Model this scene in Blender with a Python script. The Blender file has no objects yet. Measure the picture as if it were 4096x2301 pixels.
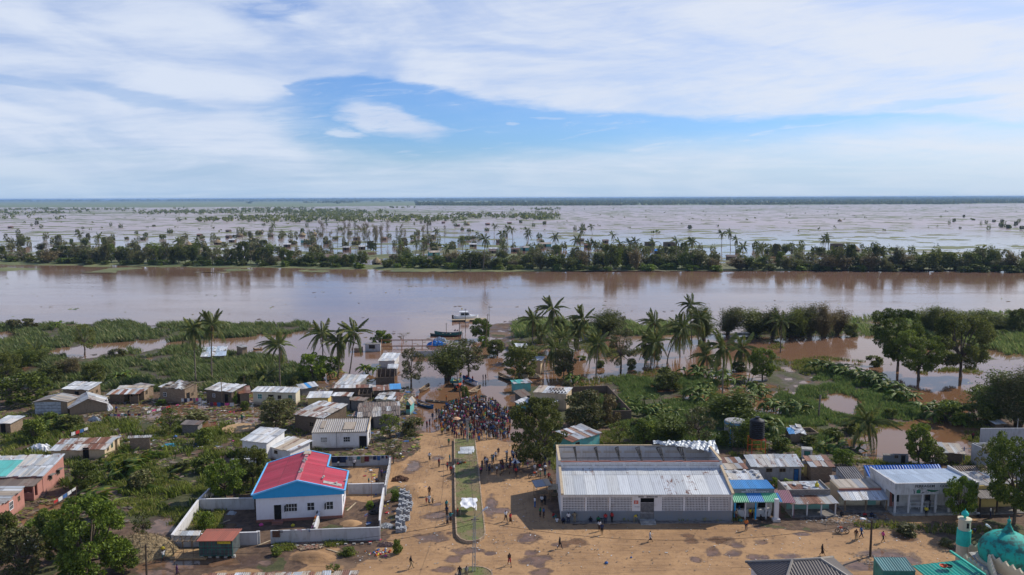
import bpy,bmesh,math,random
import numpy as np
from mathutils import Vector,Matrix,noise as mnoise
R=math.radians
random.seed(7);rng=np.random.default_rng(7)
scene=bpy.context.scene
COL=scene.collection
# ------------------------------------------------------------------ camera
CAMH=46.0;FPX=3154.0;PITCH=6.50;ROLL=-0.17
cam_d=bpy.data.cameras.new('camera');cam=bpy.data.objects.new('camera',cam_d);COL.objects.link(cam)
cam_d.sensor_width=36.0;cam_d.lens=36.0*FPX/4096.0
cam_d.clip_start=0.5;cam_d.clip_end=90000
CM=Matrix.Translation((0,0,CAMH))@Matrix.Rotation(R(90-PITCH),4,'X')@Matrix.Rotation(R(ROLL),4,'Z')
cam.matrix_world=CM
scene.camera=cam
scene.render.resolution_x=1024;scene.render.resolution_y=575
# ------------------------------------------------------------------ sun, exposure
SUN_EL=40.0;SUN_AZ=math.degrees(math.atan2(0.88,0.48))
sd=bpy.data.lights.new('sun','SUN');sun=bpy.data.objects.new('sun',sd);COL.objects.link(sun)
sd.energy=5.0;sd.angle=R(0.5);sd.color=(1.0,0.93,0.82)
sv=Vector((math.sin(R(SUN_AZ))*math.cos(R(SUN_EL)),math.cos(R(SUN_AZ))*math.cos(R(SUN_EL)),math.sin(R(SUN_EL))))
sun.rotation_euler=sv.to_track_quat('Z','Y').to_euler();sun.location=(0,0,200)
scene.view_settings.view_transform='Standard';scene.view_settings.look='None'
scene.view_settings.exposure=-0.16;scene.view_settings.gamma=1.0
try:scene.cycles.max_bounces=6;scene.cycles.transparent_max_bounces=6;scene.cycles.volume_bounces=0
except Exception:pass
# ------------------------------------------------------------------ node helper
class NT:
    def __init__(s,tree):s.t=tree;s.n=tree.nodes;s.l=tree.links
    def put(s,sock,v):
        if v is None:return
        if isinstance(v,bpy.types.NodeSocket):s.l.new(v,sock)
        elif isinstance(v,(tuple,list)):
            sock.default_value=tuple(v)+((1.0,)if len(v)==3 and len(sock.default_value)==4 else())
        else:sock.default_value=v
    def m(s,op,a,b=None,c=None,clamp=False):
        n=s.n.new('ShaderNodeMath');n.operation=op;n.use_clamp=clamp
        s.put(n.inputs[0],a);s.put(n.inputs[1],b);s.put(n.inputs[2],c);return n.outputs[0]
    def vm(s,op,a,b=None,k=None):
        n=s.n.new('ShaderNodeVectorMath');n.operation=op
        s.put(n.inputs[0],a);s.put(n.inputs[1],b)
        if k is not None:s.put(n.inputs[3],k)
        return n.outputs['Value']if op in('LENGTH','DOT_PRODUCT')else n.outputs[0]
    def sep(s,v):n=s.n.new('ShaderNodeSeparateXYZ');s.put(n.inputs[0],v);return n.outputs
    def comb(s,x=0.0,y=0.0,z=0.0):
        n=s.n.new('ShaderNodeCombineXYZ');s.put(n.inputs[0],x);s.put(n.inputs[1],y);s.put(n.inputs[2],z);return n.outputs[0]
    def noise(s,v,scale=1.0,detail=4.0,rough=0.5,dist=0.0,out=0):
        n=s.n.new('ShaderNodeTexNoise');s.put(n.inputs['Vector'],v);s.put(n.inputs['Scale'],scale)
        n.inputs['Detail'].default_value=detail;n.inputs['Roughness'].default_value=rough;n.inputs['Distortion'].default_value=dist
        return n.outputs[out]
    def mix(s,f,a,b,mode='MIX'):
        n=s.n.new('ShaderNodeMixRGB');n.blend_type=mode
        s.put(n.inputs[0],f);s.put(n.inputs[1],a);s.put(n.inputs[2],b);return n.outputs[0]
    def rng(s,v,a,b,c=0.0,d=1.0,smooth=True):
        n=s.n.new('ShaderNodeMapRange');n.interpolation_type='SMOOTHSTEP' if smooth else 'LINEAR'
        s.put(n.inputs[0],v)
        for i,x in enumerate((a,b,c,d)):s.put(n.inputs[1+i],x)
        return n.outputs[0]
    def ramp(s,v,stops,const=False):
        n=s.n.new('ShaderNodeValToRGB');s.put(n.inputs[0],v);cr=n.color_ramp
        if const:cr.interpolation='CONSTANT'
        while len(cr.elements)<len(stops):cr.elements.new(0.5)
        for e,(p,c)in zip(cr.elements,stops):e.position=p;e.color=tuple(c)+(1,)if len(c)==3 else c
        return n.outputs[0]
    def bump(s,h,strength=0.5,dist=0.1):
        n=s.n.new('ShaderNodeBump');n.inputs['Strength'].default_value=strength;n.inputs['Distance'].default_value=dist
        s.put(n.inputs['Height'],h);return n.outputs[0]
def new_mat(name):
    m=bpy.data.materials.new(name);m.use_nodes=True;t=NT(m.node_tree)
    b=m.node_tree.nodes['Principled BSDF'];return m,t,b
# ------------------------------------------------------------------ sky
w=bpy.data.worlds.new('World');scene.world=w;w.use_nodes=True
t=NT(w.node_tree);bg=w.node_tree.nodes['Background']
sky=t.n.new('ShaderNodeTexSky');sky.sky_type='NISHITA';sky.sun_disc=False
sky.sun_elevation=R(SUN_EL);sky.sun_rotation=R(SUN_AZ);sky.altitude=50;sky.air_density=1.0;sky.dust_density=0.6;sky.ozone_density=2.5
SKY_S=0.10
d=t.n.new('ShaderNodeTexCoord').outputs['Generated']
x,y,z=t.sep(d)[:3]
u=t.m('ARCTAN2',x,y);v=t.m('ARCSINE',z)
zz=t.m('ADD',t.m('MAXIMUM',z,0.0),0.10)
pl=t.comb(t.m('DIVIDE',x,zz),t.m('DIVIDE',y,zz),0.0)
wn=t.noise(t.comb(t.m('MULTIPLY',u,1.0),t.m('MULTIPLY',v,4.5),0.0),6.0,5.0,0.6,0.0,1)
ws=t.sep(t.vm('SUBTRACT',wn,(0.5,0.5,0.5)))
uw=t.m('ADD',u,t.m('MULTIPLY',ws[0],0.15));vw=t.m('ADD',v,t.m('MULTIPLY',ws[1],0.034))
CMr=CM.to_3x3()
def uv_of(px,py):
    dv=(CMr@Vector(((px*1.5901-2048)/FPX,-(py*1.5901-1150.5)/FPX,-1))).normalized();return math.atan2(dv.x,dv.y),math.asin(dv.z)
def curve(pts):
    """elevation of a cloud edge as a function of azimuth"""
    q=[uv_of(*p)for p in pts];return t.m('MULTIPLY',t.ramp(t.m('ADD',t.m('MULTIPLY',uw,.5),.5),[(a_*.5+.5,(b_*2,)*3)for a_,b_ in q]),.5)
def ell(px,py,rx,ry,slope=0.0,amp=1.0,e0=.45):
    cu,cv=uv_of(px,py);ru,rv=rx/1984,ry/1984
    a=t.m('DIVIDE',t.m('SUBTRACT',uw,cu),ru);b=t.m('DIVIDE',t.m('SUBTRACT',t.m('SUBTRACT',vw,cv),t.m('MULTIPLY',t.m('SUBTRACT',uw,cu),slope)),rv)
    return t.m('MULTIPLY',t.rng(t.m('SQRT',t.m('ADD',t.m('MULTIPLY',a,a),t.m('MULTIPLY',b,b))),e0,1.1,1.0,0.0),amp)
upper=curve([(560,250),(740,225),(800,188),(900,172),(1000,184),(1100,212),(1220,236),(1400,262),(1650,275),(1900,284),(2200,280),(2560,300)])
lower=curve([(560,260),(700,330),(800,385),(900,410),(1050,415),(1180,402),(1300,388),(1450,378),(1650,362),(1850,342),(2050,324),(2300,306),(2560,305)])
n1=t.noise(t.vm('MULTIPLY',pl,(0.55,0.9,1)),1.1,7.0,0.55,0.9)
n2=t.noise(t.comb(t.m('MULTIPLY',u,3.0),t.m('ADD',t.m('MULTIPLY',v,9.0),t.m('MULTIPLY',u,1.0)),0),1.5,8.0,0.55,0.9)
n3=t.noise(t.comb(t.m('MULTIPLY',u,2.2),t.m('ADD',t.m('MULTIPLY',v,16.0),t.m('MULTIPLY',u,-1.5)),3.0),6.0,8.0,0.68,0.7)
gap=t.m('MULTIPLY',t.rng(t.m('SUBTRACT',upper,vw),-.002,.009),t.rng(t.m('SUBTRACT',vw,lower),-.030,.016))
gap=t.m('MULTIPLY',gap,t.rng(t.m('ADD',u,t.m('MULTIPLY',n3,.22)),-.26,-.10))
for e in[(690,20,120,34,.1,.7),(330,240,190,20,-.12,.45),(60,215,120,16,-.1,.35),(1250,125,260,12,0,.22),(2330,262,190,14,.1,.40),(300,395,260,18,0,.22)]:
    gap=t.m('MAXIMUM',gap,ell(*e))
puff=t.m('MAXIMUM',ell(985,300,130,46,-.25,1.0),ell(880,330,75,14,0,.8))
for e in[(1375,265,52,6,0,.6),(1385,296,55,5,0,.5),(1255,402,80,10,.1,.6),(1290,317,30,5,0,.5)]:puff=t.m('MAXIMUM',puff,ell(*e))
puff=t.m('MULTIPLY',puff,t.rng(n3,.34,.52,.55,1.0))
dens=t.m('ADD',t.m('MULTIPLY',n1,0.38),t.m('ADD',t.m('MULTIPLY',n2,0.40),t.m('MULTIPLY',n3,0.22)))
cov=t.m('MULTIPLY',t.rng(dens,0.36,0.58,0.60,1.0),t.rng(v,.26,.62,1.0,.12))
cl=t.m('MULTIPLY',cov,t.m('SUBTRACT',1.0,t.m('MULTIPLY',gap,t.m('MULTIPLY',t.rng(dens,0.42,0.74,.96,0.7),t.rng(n3,.54,.72,1.0,.6)))))
cl=t.m('MAXIMUM',cl,t.m('MULTIPLY',puff,.92))
hz=t.rng(v,0.0,0.075,0.85,0.0)
ccol=t.ramp(t.m('ADD',t.m('MULTIPLY',n2,0.55),t.m('MULTIPLY',n1,0.45)),[(0.34,(5.7,6.9,9.5)),(0.60,(8.1,8.9,10.4))])
ccol=t.mix(t.rng(u,-.4,.6),ccol,(8.8,9.3,10.3))
base=t.mix(1.0,sky.outputs[0],(0.66,0.98,1.52),'MULTIPLY')
base=t.mix(hz,base,(4.6,6.7,9.2))
fin=t.mix(t.m('MULTIPLY',cl,t.rng(v,0.0,0.07,0.45,0.93)),base,ccol)
t.put(bg.inputs[0],fin);bg.inputs[1].default_value=SKY_S
# ------------------------------------------------------------------ picture point -> place on a level
def P(p,z=0.3):
    dv=CMr@Vector(((p[0]-2048)/FPX,-(p[1]-1150.5)/FPX,-1))
    k=(z-CAMH)/dv.z
    return Vector((dv.x*k,dv.y*k,z))
def proj(v):
    q=CM.inverted()@Vector(v);return(2048+FPX*q.x/-q.z,1150.5-FPX*q.y/-q.z)
TY={'a':1200,'b':1726,'c':740}
def tile(row,col):return lambda x,y:(col*1024+x/2.515625,TY[row]+y/2.515625)
a0,a1,a2,a3=[tile('a',i)for i in range(4)]
b0,b1,b2,b3=[tile('b',i)for i in range(4)]
c0,c1,c2,c3=[tile('c',i)for i in range(4)]
def o(x,y):return(x*1.5901,y*1.5901)
def tall(base,top,z=0.3):
    """height of an upright thing whose foot is seen at base and whose top is at picture row top"""
    q=P(base,z);lo,hi=0.0,60.0
    for _ in range(30):
        mid=(lo+hi)/2
        if proj((q.x,q.y,z+mid))[1]>top:lo=mid
        else:hi=mid
    return lo
# ------------------------------------------------------------------ value noise (numpy)
def vnoise(x,y,seed=0):
    xi=np.floor(x).astype(np.int64);yi=np.floor(y).astype(np.int64);xf=x-xi;yf=y-yi
    def h(a,b):
        n=(a*374761393+b*668265263+seed*974634777)&0x7fffffff
        n=((n^(n>>13))*1274126177)&0x7fffffff
        return((n^(n>>16))&0xffff)/65535.0
    u_=xf*xf*(3-2*xf);v_=yf*yf*(3-2*yf)
    return(h(xi,yi)*(1-u_)+h(xi+1,yi)*u_)*(1-v_)+(h(xi,yi+1)*(1-u_)+h(xi+1,yi+1)*u_)*v_
def fbm(x,y,oct=4,seed=0):
    s=0;a=0.5;tot=0
    for i in range(oct):s=s+a*vnoise(x*2**i+17.3*i,y*2**i+5.1*i,seed+i);tot+=a;a*=0.5
    return s/tot
def sdist(px,py,poly):
    """signed distance to polygon, positive inside"""
    px=np.asarray(px,float);py=np.asarray(py,float)
    d2=np.full(px.shape,1e18);ins=np.zeros(px.shape,bool);n=len(poly)
    for i in range(n):
        x1,y1=poly[i];x2,y2=poly[(i+1)%n];ex,ey=x2-x1,y2-y1;L=ex*ex+ey*ey+1e-9
        tt=np.clip(((px-x1)*ex+(py-y1)*ey)/L,0,1)
        d2=np.minimum(d2,(px-x1-tt*ex)**2+(py-y1-tt*ey)**2)
        if y1!=y2:ins^=((y1>py)!=(y2>py))&(px<(x2-x1)*(py-y1)/(y2-y1)+x1)
    return np.where(ins,1,-1)*np.sqrt(d2)
def wpoly(pts,f=o):return[tuple(P(f(*p),0.1)[:2])for p in pts]
# ------------------------------------------------------------------ objects
def tag(ob,label=None,cat=None,group=None,kind=None):
    if label:ob['label']=label
    if cat:ob['category']=cat
    if group:ob['group']=group
    if kind:ob['kind']=kind
    return ob
def link(name,data,parent=None,loc=None,rz=None,sc=None):
    ob=bpy.data.objects.new(name,data);COL.objects.link(ob)
    if parent is not None:ob.parent=parent
    if loc is not None:ob.location=loc
    if rz is not None:ob.rotation_euler=(0,0,rz)
    if sc is not None:ob.scale=(sc,sc,sc)if isinstance(sc,(int,float))else sc
    return ob
def thing(name,label,cat,loc=(0,0,0),rz=0.0,group=None,sc=None):
    ob=link(name,None,None,loc,rz,sc);ob.empty_display_size=0.3
    return tag(ob,label,cat,group)
def np_mesh(name,V,F,mats=(),smooth=False,uv=None,fmat=None,attrs=None):
    V=np.asarray(V,np.float32);F=np.asarray(F,np.int32);k=F.shape[1]
    me=bpy.data.meshes.new(name);me.vertices.add(len(V));me.vertices.foreach_set('co',V.ravel())
    me.loops.add(F.size);me.loops.foreach_set('vertex_index',F.ravel())
    me.polygons.add(len(F));me.polygons.foreach_set('loop_start',np.arange(0,F.size,k,dtype=np.int32))
    me.polygons.foreach_set('loop_total',np.full(len(F),k,np.int32))
    if smooth:me.polygons.foreach_set('use_smooth',np.ones(len(F),bool))
    if fmat is not None:me.polygons.foreach_set('material_index',np.asarray(fmat,np.int32))
    for m in mats:me.materials.append(m)
    if attrs:
        for an,arr in attrs.items():
            a=me.color_attributes.new(an,'FLOAT_COLOR','POINT');a.data.foreach_set('color',np.asarray(arr,np.float32).ravel())
    me.update(calc_edges=True)
    return me
class MB:
    """collects simple solids into one mesh"""
    def __init__(s):s.v=[];s.f=[];s.m=[];s.uv=[]
    def quad(s,a,b,c,d,m=0,uv=None):
        i=len(s.v);s.v+=[tuple(a),tuple(b),tuple(c),tuple(d)];s.f.append((i,i+1,i+2,i+3));s.m.append(m)
        s.uv.append(uv or[(0,0),(1,0),(1,1),(0,1)])
    def poly(s,pts,m=0,uv=None):
        i=len(s.v);s.v+=[tuple(p)for p in pts];s.f.append(tuple(range(i,i+len(pts))));s.m.append(m)
        s.uv.append(uv or[(p[0],p[1])for p in pts])
    def hexa(s,b,t_,m=0):
        """solid from 4 bottom points and 4 top points (both counter-clockwise seen from above)"""
        i=len(s.v);s.v+=[tuple(p)for p in b]+[tuple(p)for p in t_]
        fs=[(3,2,1,0),(4,5,6,7),(0,1,5,4),(1,2,6,5),(2,3,7,6),(3,0,4,7)]
        for f in fs:
            q=[s.v[i+k]for k in f];s.f.append(tuple(i+k for k in f));s.m.append(m)
            L=math.dist(q[0],q[1]);Hh=math.dist(q[1],q[2]);s.uv.append([(0,0),(L,0),(L,Hh),(0,Hh)])
    def box(s,x0,x1,y0,y1,z0,z1,m=0):
        s.hexa([(x0,y0,z0),(x1,y0,z0),(x1,y1,z0),(x0,y1,z0)],[(x0,y0,z1),(x1,y0,z1),(x1,y1,z1),(x0,y1,z1)],m)
    def bar(s,p,q,r1=0.05,r2=None,m=0,n=4):
        p=Vector(p);q=Vector(q);r2=r1 if r2 is None else r2;dv=q-p
        if dv.length<1e-6:return
        qt=dv.to_track_quat('Z','Y');i=len(s.v)
        for c,r in((p,r1),(q,r2)):
            for k in range(n):
                an=2*math.pi*(k+0.5)/n;s.v.append(tuple(c+qt@Vector((r*math.cos(an),r*math.sin(an),0))))
        for k in range(n):
            k2=(k+1)%n;s.f.append((i+k,i+k2,i+n+k2,i+n+k));s.m.append(m);s.uv.append([(0,0),(1,0),(1,1),(0,1)])
        s.f.append(tuple(i+k for k in reversed(range(n))));s.m.append(m);s.uv.append([(0,0)]*n)
        s.f.append(tuple(i+n+k for k in range(n)));s.m.append(m);s.uv.append([(0,0)]*n)
    def tube(s,pts,rad,n=6,m=0,cap=True):
        i=len(s.v);pts=[Vector(p)for p in pts];K=len(pts)
        for j,p in enumerate(pts):
            dv=(pts[min(j+1,K-1)]-pts[max(j-1,0)]);qt=dv.to_track_quat('Z','Y')
            r=rad[j]if isinstance(rad,(list,tuple))else rad
            for k in range(n):
                an=2*math.pi*k/n;s.v.append(tuple(p+qt@Vector((r*math.cos(an),r*math.sin(an),0))))
        for j in range(K-1):
            for k in range(n):
                k2=(k+1)%n;s.f.append((i+j*n+k,i+j*n+k2,i+(j+1)*n+k2,i+(j+1)*n+k));s.m.append(m);s.uv.append([(0,0),(1,0),(1,1),(0,1)])
        if cap:
            s.f.append(tuple(i+k for k in reversed(range(n))));s.m.append(m);s.uv.append([(0,0)]*n)
            s.f.append(tuple(i+(K-1)*n+k for k in range(n)));s.m.append(m);s.uv.append([(0,0)]*n)
    def lathe(s,prof,c=(0,0,0),n=16,m=0,sx=1.0,sy=1.0):
        i=len(s.v)
        for r,z in prof:
            for k in range(n):
                an=2*math.pi*k/n;s.v.append((c[0]+sx*r*math.cos(an),c[1]+sy*r*math.sin(an),c[2]+z))
        for j in range(len(prof)-1):
            for k in range(n):
                k2=(k+1)%n;s.f.append((i+j*n+k,i+j*n+k2,i+(j+1)*n+k2,i+(j+1)*n+k));s.m.append(m)
                s.uv.append([(k/n*6,prof[j][1]),((k+1)/n*6,prof[j][1]),((k+1)/n*6,prof[j+1][1]),(k/n*6,prof[j+1][1])])
    def mesh(s,name,mats,smooth=False):
        me=bpy.data.meshes.new(name);me.from_pydata(s.v,[],s.f)
        for m in(mats if isinstance(mats,(list,tuple))else[mats]):me.materials.append(m)
        me.polygons.foreach_set('material_index',np.array(s.m,np.int32))
        ul=me.uv_layers.new(name='UVMap');ul.data.foreach_set('uv',np.array([c for q in s.uv for c in q],np.float32).ravel())
        if smooth:me.polygons.foreach_set('use_smooth',np.ones(len(s.f),bool))
        me.update();return me
    def build(s,name,mats,parent=None,loc=None,rz=None,smooth=False):
        return link(name,s.mesh(name,mats,smooth),parent,loc,rz)
def copy_tree(ob,parent=None):
    c=ob.copy();COL.objects.link(c)
    if parent is not None:c.parent=parent
    for ch in list(ob.children):copy_tree(ch,c)
    return c
# ------------------------------------------------------------------ materials
M={}
def plain(name,c,rough=0.8,var=0.25,sc=2.0,metal=0.0,bump=0.0,c2=None,lo=0.42,hi=0.62,spec=0.3):
    m,t,b=new_mat(name);tc=t.n.new('ShaderNodeTexCoord').outputs['Object']
    n=t.noise(tc,sc,6,0.6)
    dark=c2 if c2 else tuple(x*(1-var)for x in c)
    t.put(b.inputs['Base Color'],t.mix(t.rng(n,lo,hi),c,dark))
    b.inputs['Roughness'].default_value=rough;b.inputs['Metallic'].default_value=metal
    b.inputs['Specular IOR Level'].default_value=spec
    if bump:t.put(b.inputs['Normal'],t.bump(t.noise(tc,sc*6,4),0.6,bump))
    M[name]=m;return m
def wallm(name,c,stain=(0.16,0.11,0.07),base=0.5,amt=0.5,sc=0.7,brick=False):
    """rendered or block wall: blotches, streaks and a mud line near the foot"""
    m,t,b=new_mat(name);tc=t.n.new('ShaderNodeTexCoord').outputs['Object'];g=t.n.new('ShaderNodeNewGeometry').outputs['Position']
    col=c
    uvn=t.n.new('ShaderNodeTexCoord').outputs['UV']
    if brick:
        br=t.n.new('ShaderNodeTexBrick');t.put(br.inputs['Vector'],uvn);br.inputs['Scale'].default_value=1.0
        br.inputs['Brick Width'].default_value=0.42;br.inputs['Row Height'].default_value=0.21;br.inputs['Mortar Size'].default_value=0.022
        t.put(br.inputs['Color1'],c);t.put(br.inputs['Color2'],tuple(x*0.72 for x in c));t.put(br.inputs['Mortar'],tuple(x*0.45 for x in c))
        col=br.outputs[0]
    n=t.noise(tc,sc,7,0.65,0.6);n2=t.noise(t.vm('MULTIPLY',tc,(3,3,0.5)),1.2,5,0.6)
    z=t.sep(g)[2]
    low=t.m('MULTIPLY',t.rng(t.m('ADD',z,t.m('MULTIPLY',n,1.0)),base+0.35,base+1.2,1.0,0.0),0.85)
    f=t.m('MAXIMUM',t.m('MULTIPLY',t.rng(t.m('MULTIPLY',t.m('ADD',n,n2),0.5),0.46,0.66),amt),low)
    t.put(b.inputs['Base Color'],t.mix(f,col,stain));b.inputs['Roughness'].default_value=0.9;b.inputs['Specular IOR Level'].default_value=0.2
    t.put(b.inputs['Normal'],t.bump(t.noise(tc,9,4),0.4,0.03))
    M[name]=m;return m
def roofm(name,cols,rust=0.0,dirt=0.3,rough=0.55,metal=0.0,sheet=(0.85,2.6),rustc=(0.20,0.075,0.035),seed=0.0,wave=0.0,dirtc=(0.12,0.095,0.075),grad=0.0):
    """sheet roofing: uv in metres, every sheet its own tone"""
    m,t,b=new_mat(name);uv=t.n.new('ShaderNodeTexCoord').outputs['UV'];s=t.sep(uv)
    oi=t.n.new('ShaderNodeObjectInfo').outputs['Random']
    su=t.m('FLOOR',t.m('DIVIDE',s[0],sheet[0]));sv_=t.m('FLOOR',t.m('DIVIDE',s[1],sheet[1]))
    wn_=t.n.new('ShaderNodeTexWhiteNoise');wn_.noise_dimensions='3D';t.put(wn_.inputs[0],t.comb(su,sv_,t.m('ADD',t.m('MULTIPLY',oi,9.0),seed)))
    k=len(cols);col=t.ramp(wn_.outputs[0],[(i/k,c)for i,c in enumerate(cols)],True)
    jit=t.rng(t.sep(wn_.outputs[1])[1],0,1,0.86,1.06)
    col=t.mix(1.0,col,t.comb(jit,jit,jit),'MULTIPLY')
    p=t.comb(s[0],s[1],t.m('MULTIPLY',oi,31.0))
    n=t.noise(t.vm('MULTIPLY',p,(2.2,0.45,1)),1.0,7,0.68,0.4);n2=t.noise(p,0.9,7,0.7,0.8)
    dz=t.m('MULTIPLY',t.rng(n,0.48,0.72),dirt)
    col=t.mix(dz,col,dirtc)
    if rust>0:
        sh=t.m('MULTIPLY',t.m('SUBTRACT',t.sep(wn_.outputs[1])[2],0.5),0.30)
        f=t.rng(t.m('ADD',t.m('ADD',t.m('MULTIPLY',n2,0.6),t.m('MULTIPLY',n,0.4)),sh),0.66-0.24*rust,0.76-0.24*rust)
        col=t.mix(t.m('MULTIPLY',f,0.9),col,t.mix(n,rustc,tuple(x*0.55 for x in rustc)))
    # lap lines between sheets, fastener rows
    fr=t.m('FRACT',t.m('DIVIDE',s[0],sheet[0]));fv=t.m('FRACT',t.m('DIVIDE',s[1],sheet[1]))
    ln=t.m('MAXIMUM',t.m('LESS_THAN',fr,0.05),t.m('LESS_THAN',fv,0.03))
    col=t.mix(t.m('MULTIPLY',ln,0.35),col,(0.05,0.045,0.04))
    t.put(b.inputs['Base Color'],col);b.inputs['Roughness'].default_value=rough;b.inputs['Metallic'].default_value=metal
    b.inputs['Specular IOR Level'].default_value=0.35
    M[name]=m;return m
def leafm(name,c1,c2,c3=None,rough=0.55,trans=0.25,sc=0.35):
    m,t,b=new_mat(name);gi=t.n.new('ShaderNodeNewGeometry');oi=t.n.new('ShaderNodeObjectInfo').outputs['Random']
    tc=t.n.new('ShaderNodeTexCoord').outputs['Object']
    n=t.noise(t.vm('ADD',tc,t.comb(t.m('MULTIPLY',oi,50),0,0)),sc,3,0.6)
    f=t.rng(t.m('ADD',t.m('MULTIPLY',gi.outputs['Random Per Island'],0.5),t.m('MULTIPLY',n,0.7)),0.3,0.9)
    col=t.mix(f,c1,c2)
    if c3:col=t.mix(t.m('MULTIPLY',t.m('GREATER_THAN',gi.outputs['Random Per Island'],0.86),0.8),col,c3)
    jit=t.rng(oi,0,1,0.78,1.2)
    col=t.mix(1.0,col,t.comb(jit,jit,jit),'MULTIPLY')
    t.put(b.inputs['Base Color'],col);b.inputs['Roughness'].default_value=rough;b.inputs['Specular IOR Level'].default_value=0.25
    if trans:
        tr=t.n.new('ShaderNodeBsdfTranslucent');t.put(tr.inputs[0],col);mx=t.n.new('ShaderNodeMixShader');mx.inputs[0].default_value=trans
        out=m.node_tree.nodes['Material Output'];t.l.new(b.outputs[0],mx.inputs[1]);t.l.new(tr.outputs[0],mx.inputs[2]);t.l.new(mx.outputs[0],out.inputs[0])
    M[name]=m;return m
# walls
wallm('wall_white',(0.70,0.69,0.68),(0.34,0.26,0.19),0.3,0.35)
wallm('wall_house',(0.72,0.71,0.74),(0.46,0.38,0.32),0.25,0.22)
wallm('wall_grey',(0.33,0.33,0.33),(0.14,0.13,0.12),0.0,0.6)
wallm('wall_concrete',(0.44,0.45,0.46),(0.22,0.20,0.18),0.0,0.5)
wallm('wall_pale',(0.56,0.55,0.54),(0.22,0.20,0.17),0.25,0.6)
wallm('wall_cream',(0.62,0.56,0.42),(0.28,0.22,0.15),0.3,0.3)
wallm('wall_yellow',(0.66,0.50,0.18),(0.35,0.26,0.12),0.3,0.3)
wallm('wall_buff',(0.55,0.43,0.28),(0.20,0.15,0.10),0.3,0.4)
wallm('wall_pink',(0.42,0.20,0.16),(0.22,0.12,0.09),0.3,0.4)
wallm('wall_mud',(0.34,0.25,0.17),(0.18,0.12,0.08),0.1,0.4,brick=True)
wallm('wall_darkmud',(0.19,0.14,0.10),(0.10,0.07,0.05),0.1,0.4,brick=True)
wallm('wall_block',(0.27,0.25,0.23),(0.12,0.10,0.09),0.1,0.5,brick=True)
wallm('wall_dark',(0.12,0.105,0.095),(0.06,0.05,0.04),0.1,0.5)
wallm('wall_teal',(0.13,0.42,0.40),(0.20,0.22,0.18),0.3,0.5)
wallm('wall_slate',(0.19,0.215,0.24),(0.26,0.22,0.18),0.1,0.35)
wallm('wall_blue',(0.04,0.34,0.66),(0.03,0.26,0.50),-3,0.3)
wallm('wall_shopgreen',(0.20,0.42,0.38),(0.22,0.28,0.24),0.3,0.3)
wallm('wall_reed',(0.25,0.19,0.13),(0.12,0.09,0.06),0.1,0.6,sc=3.0)
wallm('cream_trim',(0.62,0.55,0.40),(0.42,0.36,0.26),-3,0.4)
wallm('plinth_red',(0.30,0.12,0.09),(0.20,0.12,0.09),0.2,0.4)
plain('frame_white',(0.75,0.75,0.75),0.6,0.1)
plain('glass_dark',(0.03,0.035,0.04),0.15,0.3,spec=0.6)
plain('opening',(0.012,0.011,0.010),0.95,0.2)  # near-black colour standing in for the unlit interior behind openings
plain('wood_dark',(0.09,0.065,0.045),0.85,0.4,4)
plain('wood',(0.25,0.18,0.11),0.85,0.4,4)
plain('wood_pale',(0.48,0.38,0.25),0.85,0.35,3)
plain('steel_dark',(0.055,0.05,0.045),0.6,0.4,3)
plain('steel_rust',(0.30,0.14,0.07),0.8,0.4,3)
plain('steel_grey',(0.42,0.42,0.42),0.5,0.3,3)
plain('lamp_shell',(0.62,0.66,0.70),0.4,0.1)
plain('concrete',(0.40,0.39,0.36),0.9,0.35,1.5)
plain('concrete_dark',(0.22,0.20,0.18),0.9,0.4,1.5)
plain('kerb',(0.40,0.29,0.19),0.9,0.35,1.5)
plain('paver_grey',(0.36,0.37,0.38),0.9,0.3,4)
plain('thatch',(0.36,0.27,0.15),0.95,0.45,3,bump=0.1)
plain('sand_heap',(0.46,0.30,0.15),0.95,0.3,2,bump=0.05)
plain('rubble',(0.24,0.17,0.12),0.95,0.5,5)
plain('tarp_white',(0.74,0.74,0.74),0.6,0.15,1)
plain('tarp_grey',(0.40,0.44,0.48),0.5,0.3,2)
plain('tarp_blue',(0.03,0.22,0.62),0.5,0.3,1)
plain('net_blue',(0.05,0.30,0.42),0.7,0.4,1)
plain('tank_black',(0.012,0.012,0.014),0.45,0.3,1)
plain('dome_green',(0.015,0.36,0.28),0.7,0.3,1.3,c2=(0.035,0.12,0.10),lo=0.46,hi=0.62)
plain('trim_green',(0.03,0.45,0.34),0.6,0.25,1)
plain('teal_band',(0.03,0.55,0.46),0.6,0.2,1)
plain('door_green',(0.04,0.20,0.16),0.7,0.3,1)
plain('letter',(0.02,0.02,0.025),0.8,0.1)
plain('letter_white',(0.72,0.74,0.76),0.7,0.1)
plain('sign_red',(0.62,0.09,0.03),0.6,0.15)
plain('paint_green',(0.03,0.20,0.10),0.7,0.2)
plain('boat_dark',(0.035,0.075,0.085),0.6,0.3,2)
plain('boat_teal',(0.03,0.14,0.14),0.6,0.3,2)
plain('boat_blue',(0.02,0.12,0.30),0.6,0.3,2)
plain('boat_red',(0.22,0.035,0.03),0.6,0.3,2)
plain('boat_wood',(0.30,0.20,0.12),0.8,0.4,3)
plain('boat_white',(0.78,0.79,0.80),0.3,0.08,1)
plain('rubber',(0.02,0.02,0.02),0.8,0.2)
plain('bark',(0.13,0.10,0.075),0.95,0.4,3,bump=0.05)
plain('bark_pale',(0.22,0.18,0.14),0.95,0.4,3,bump=0.05)
plain('skin',(0.060,0.032,0.020),0.6,0.1)
plain('hair',(0.008,0.007,0.006),0.9,0.1)
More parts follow.
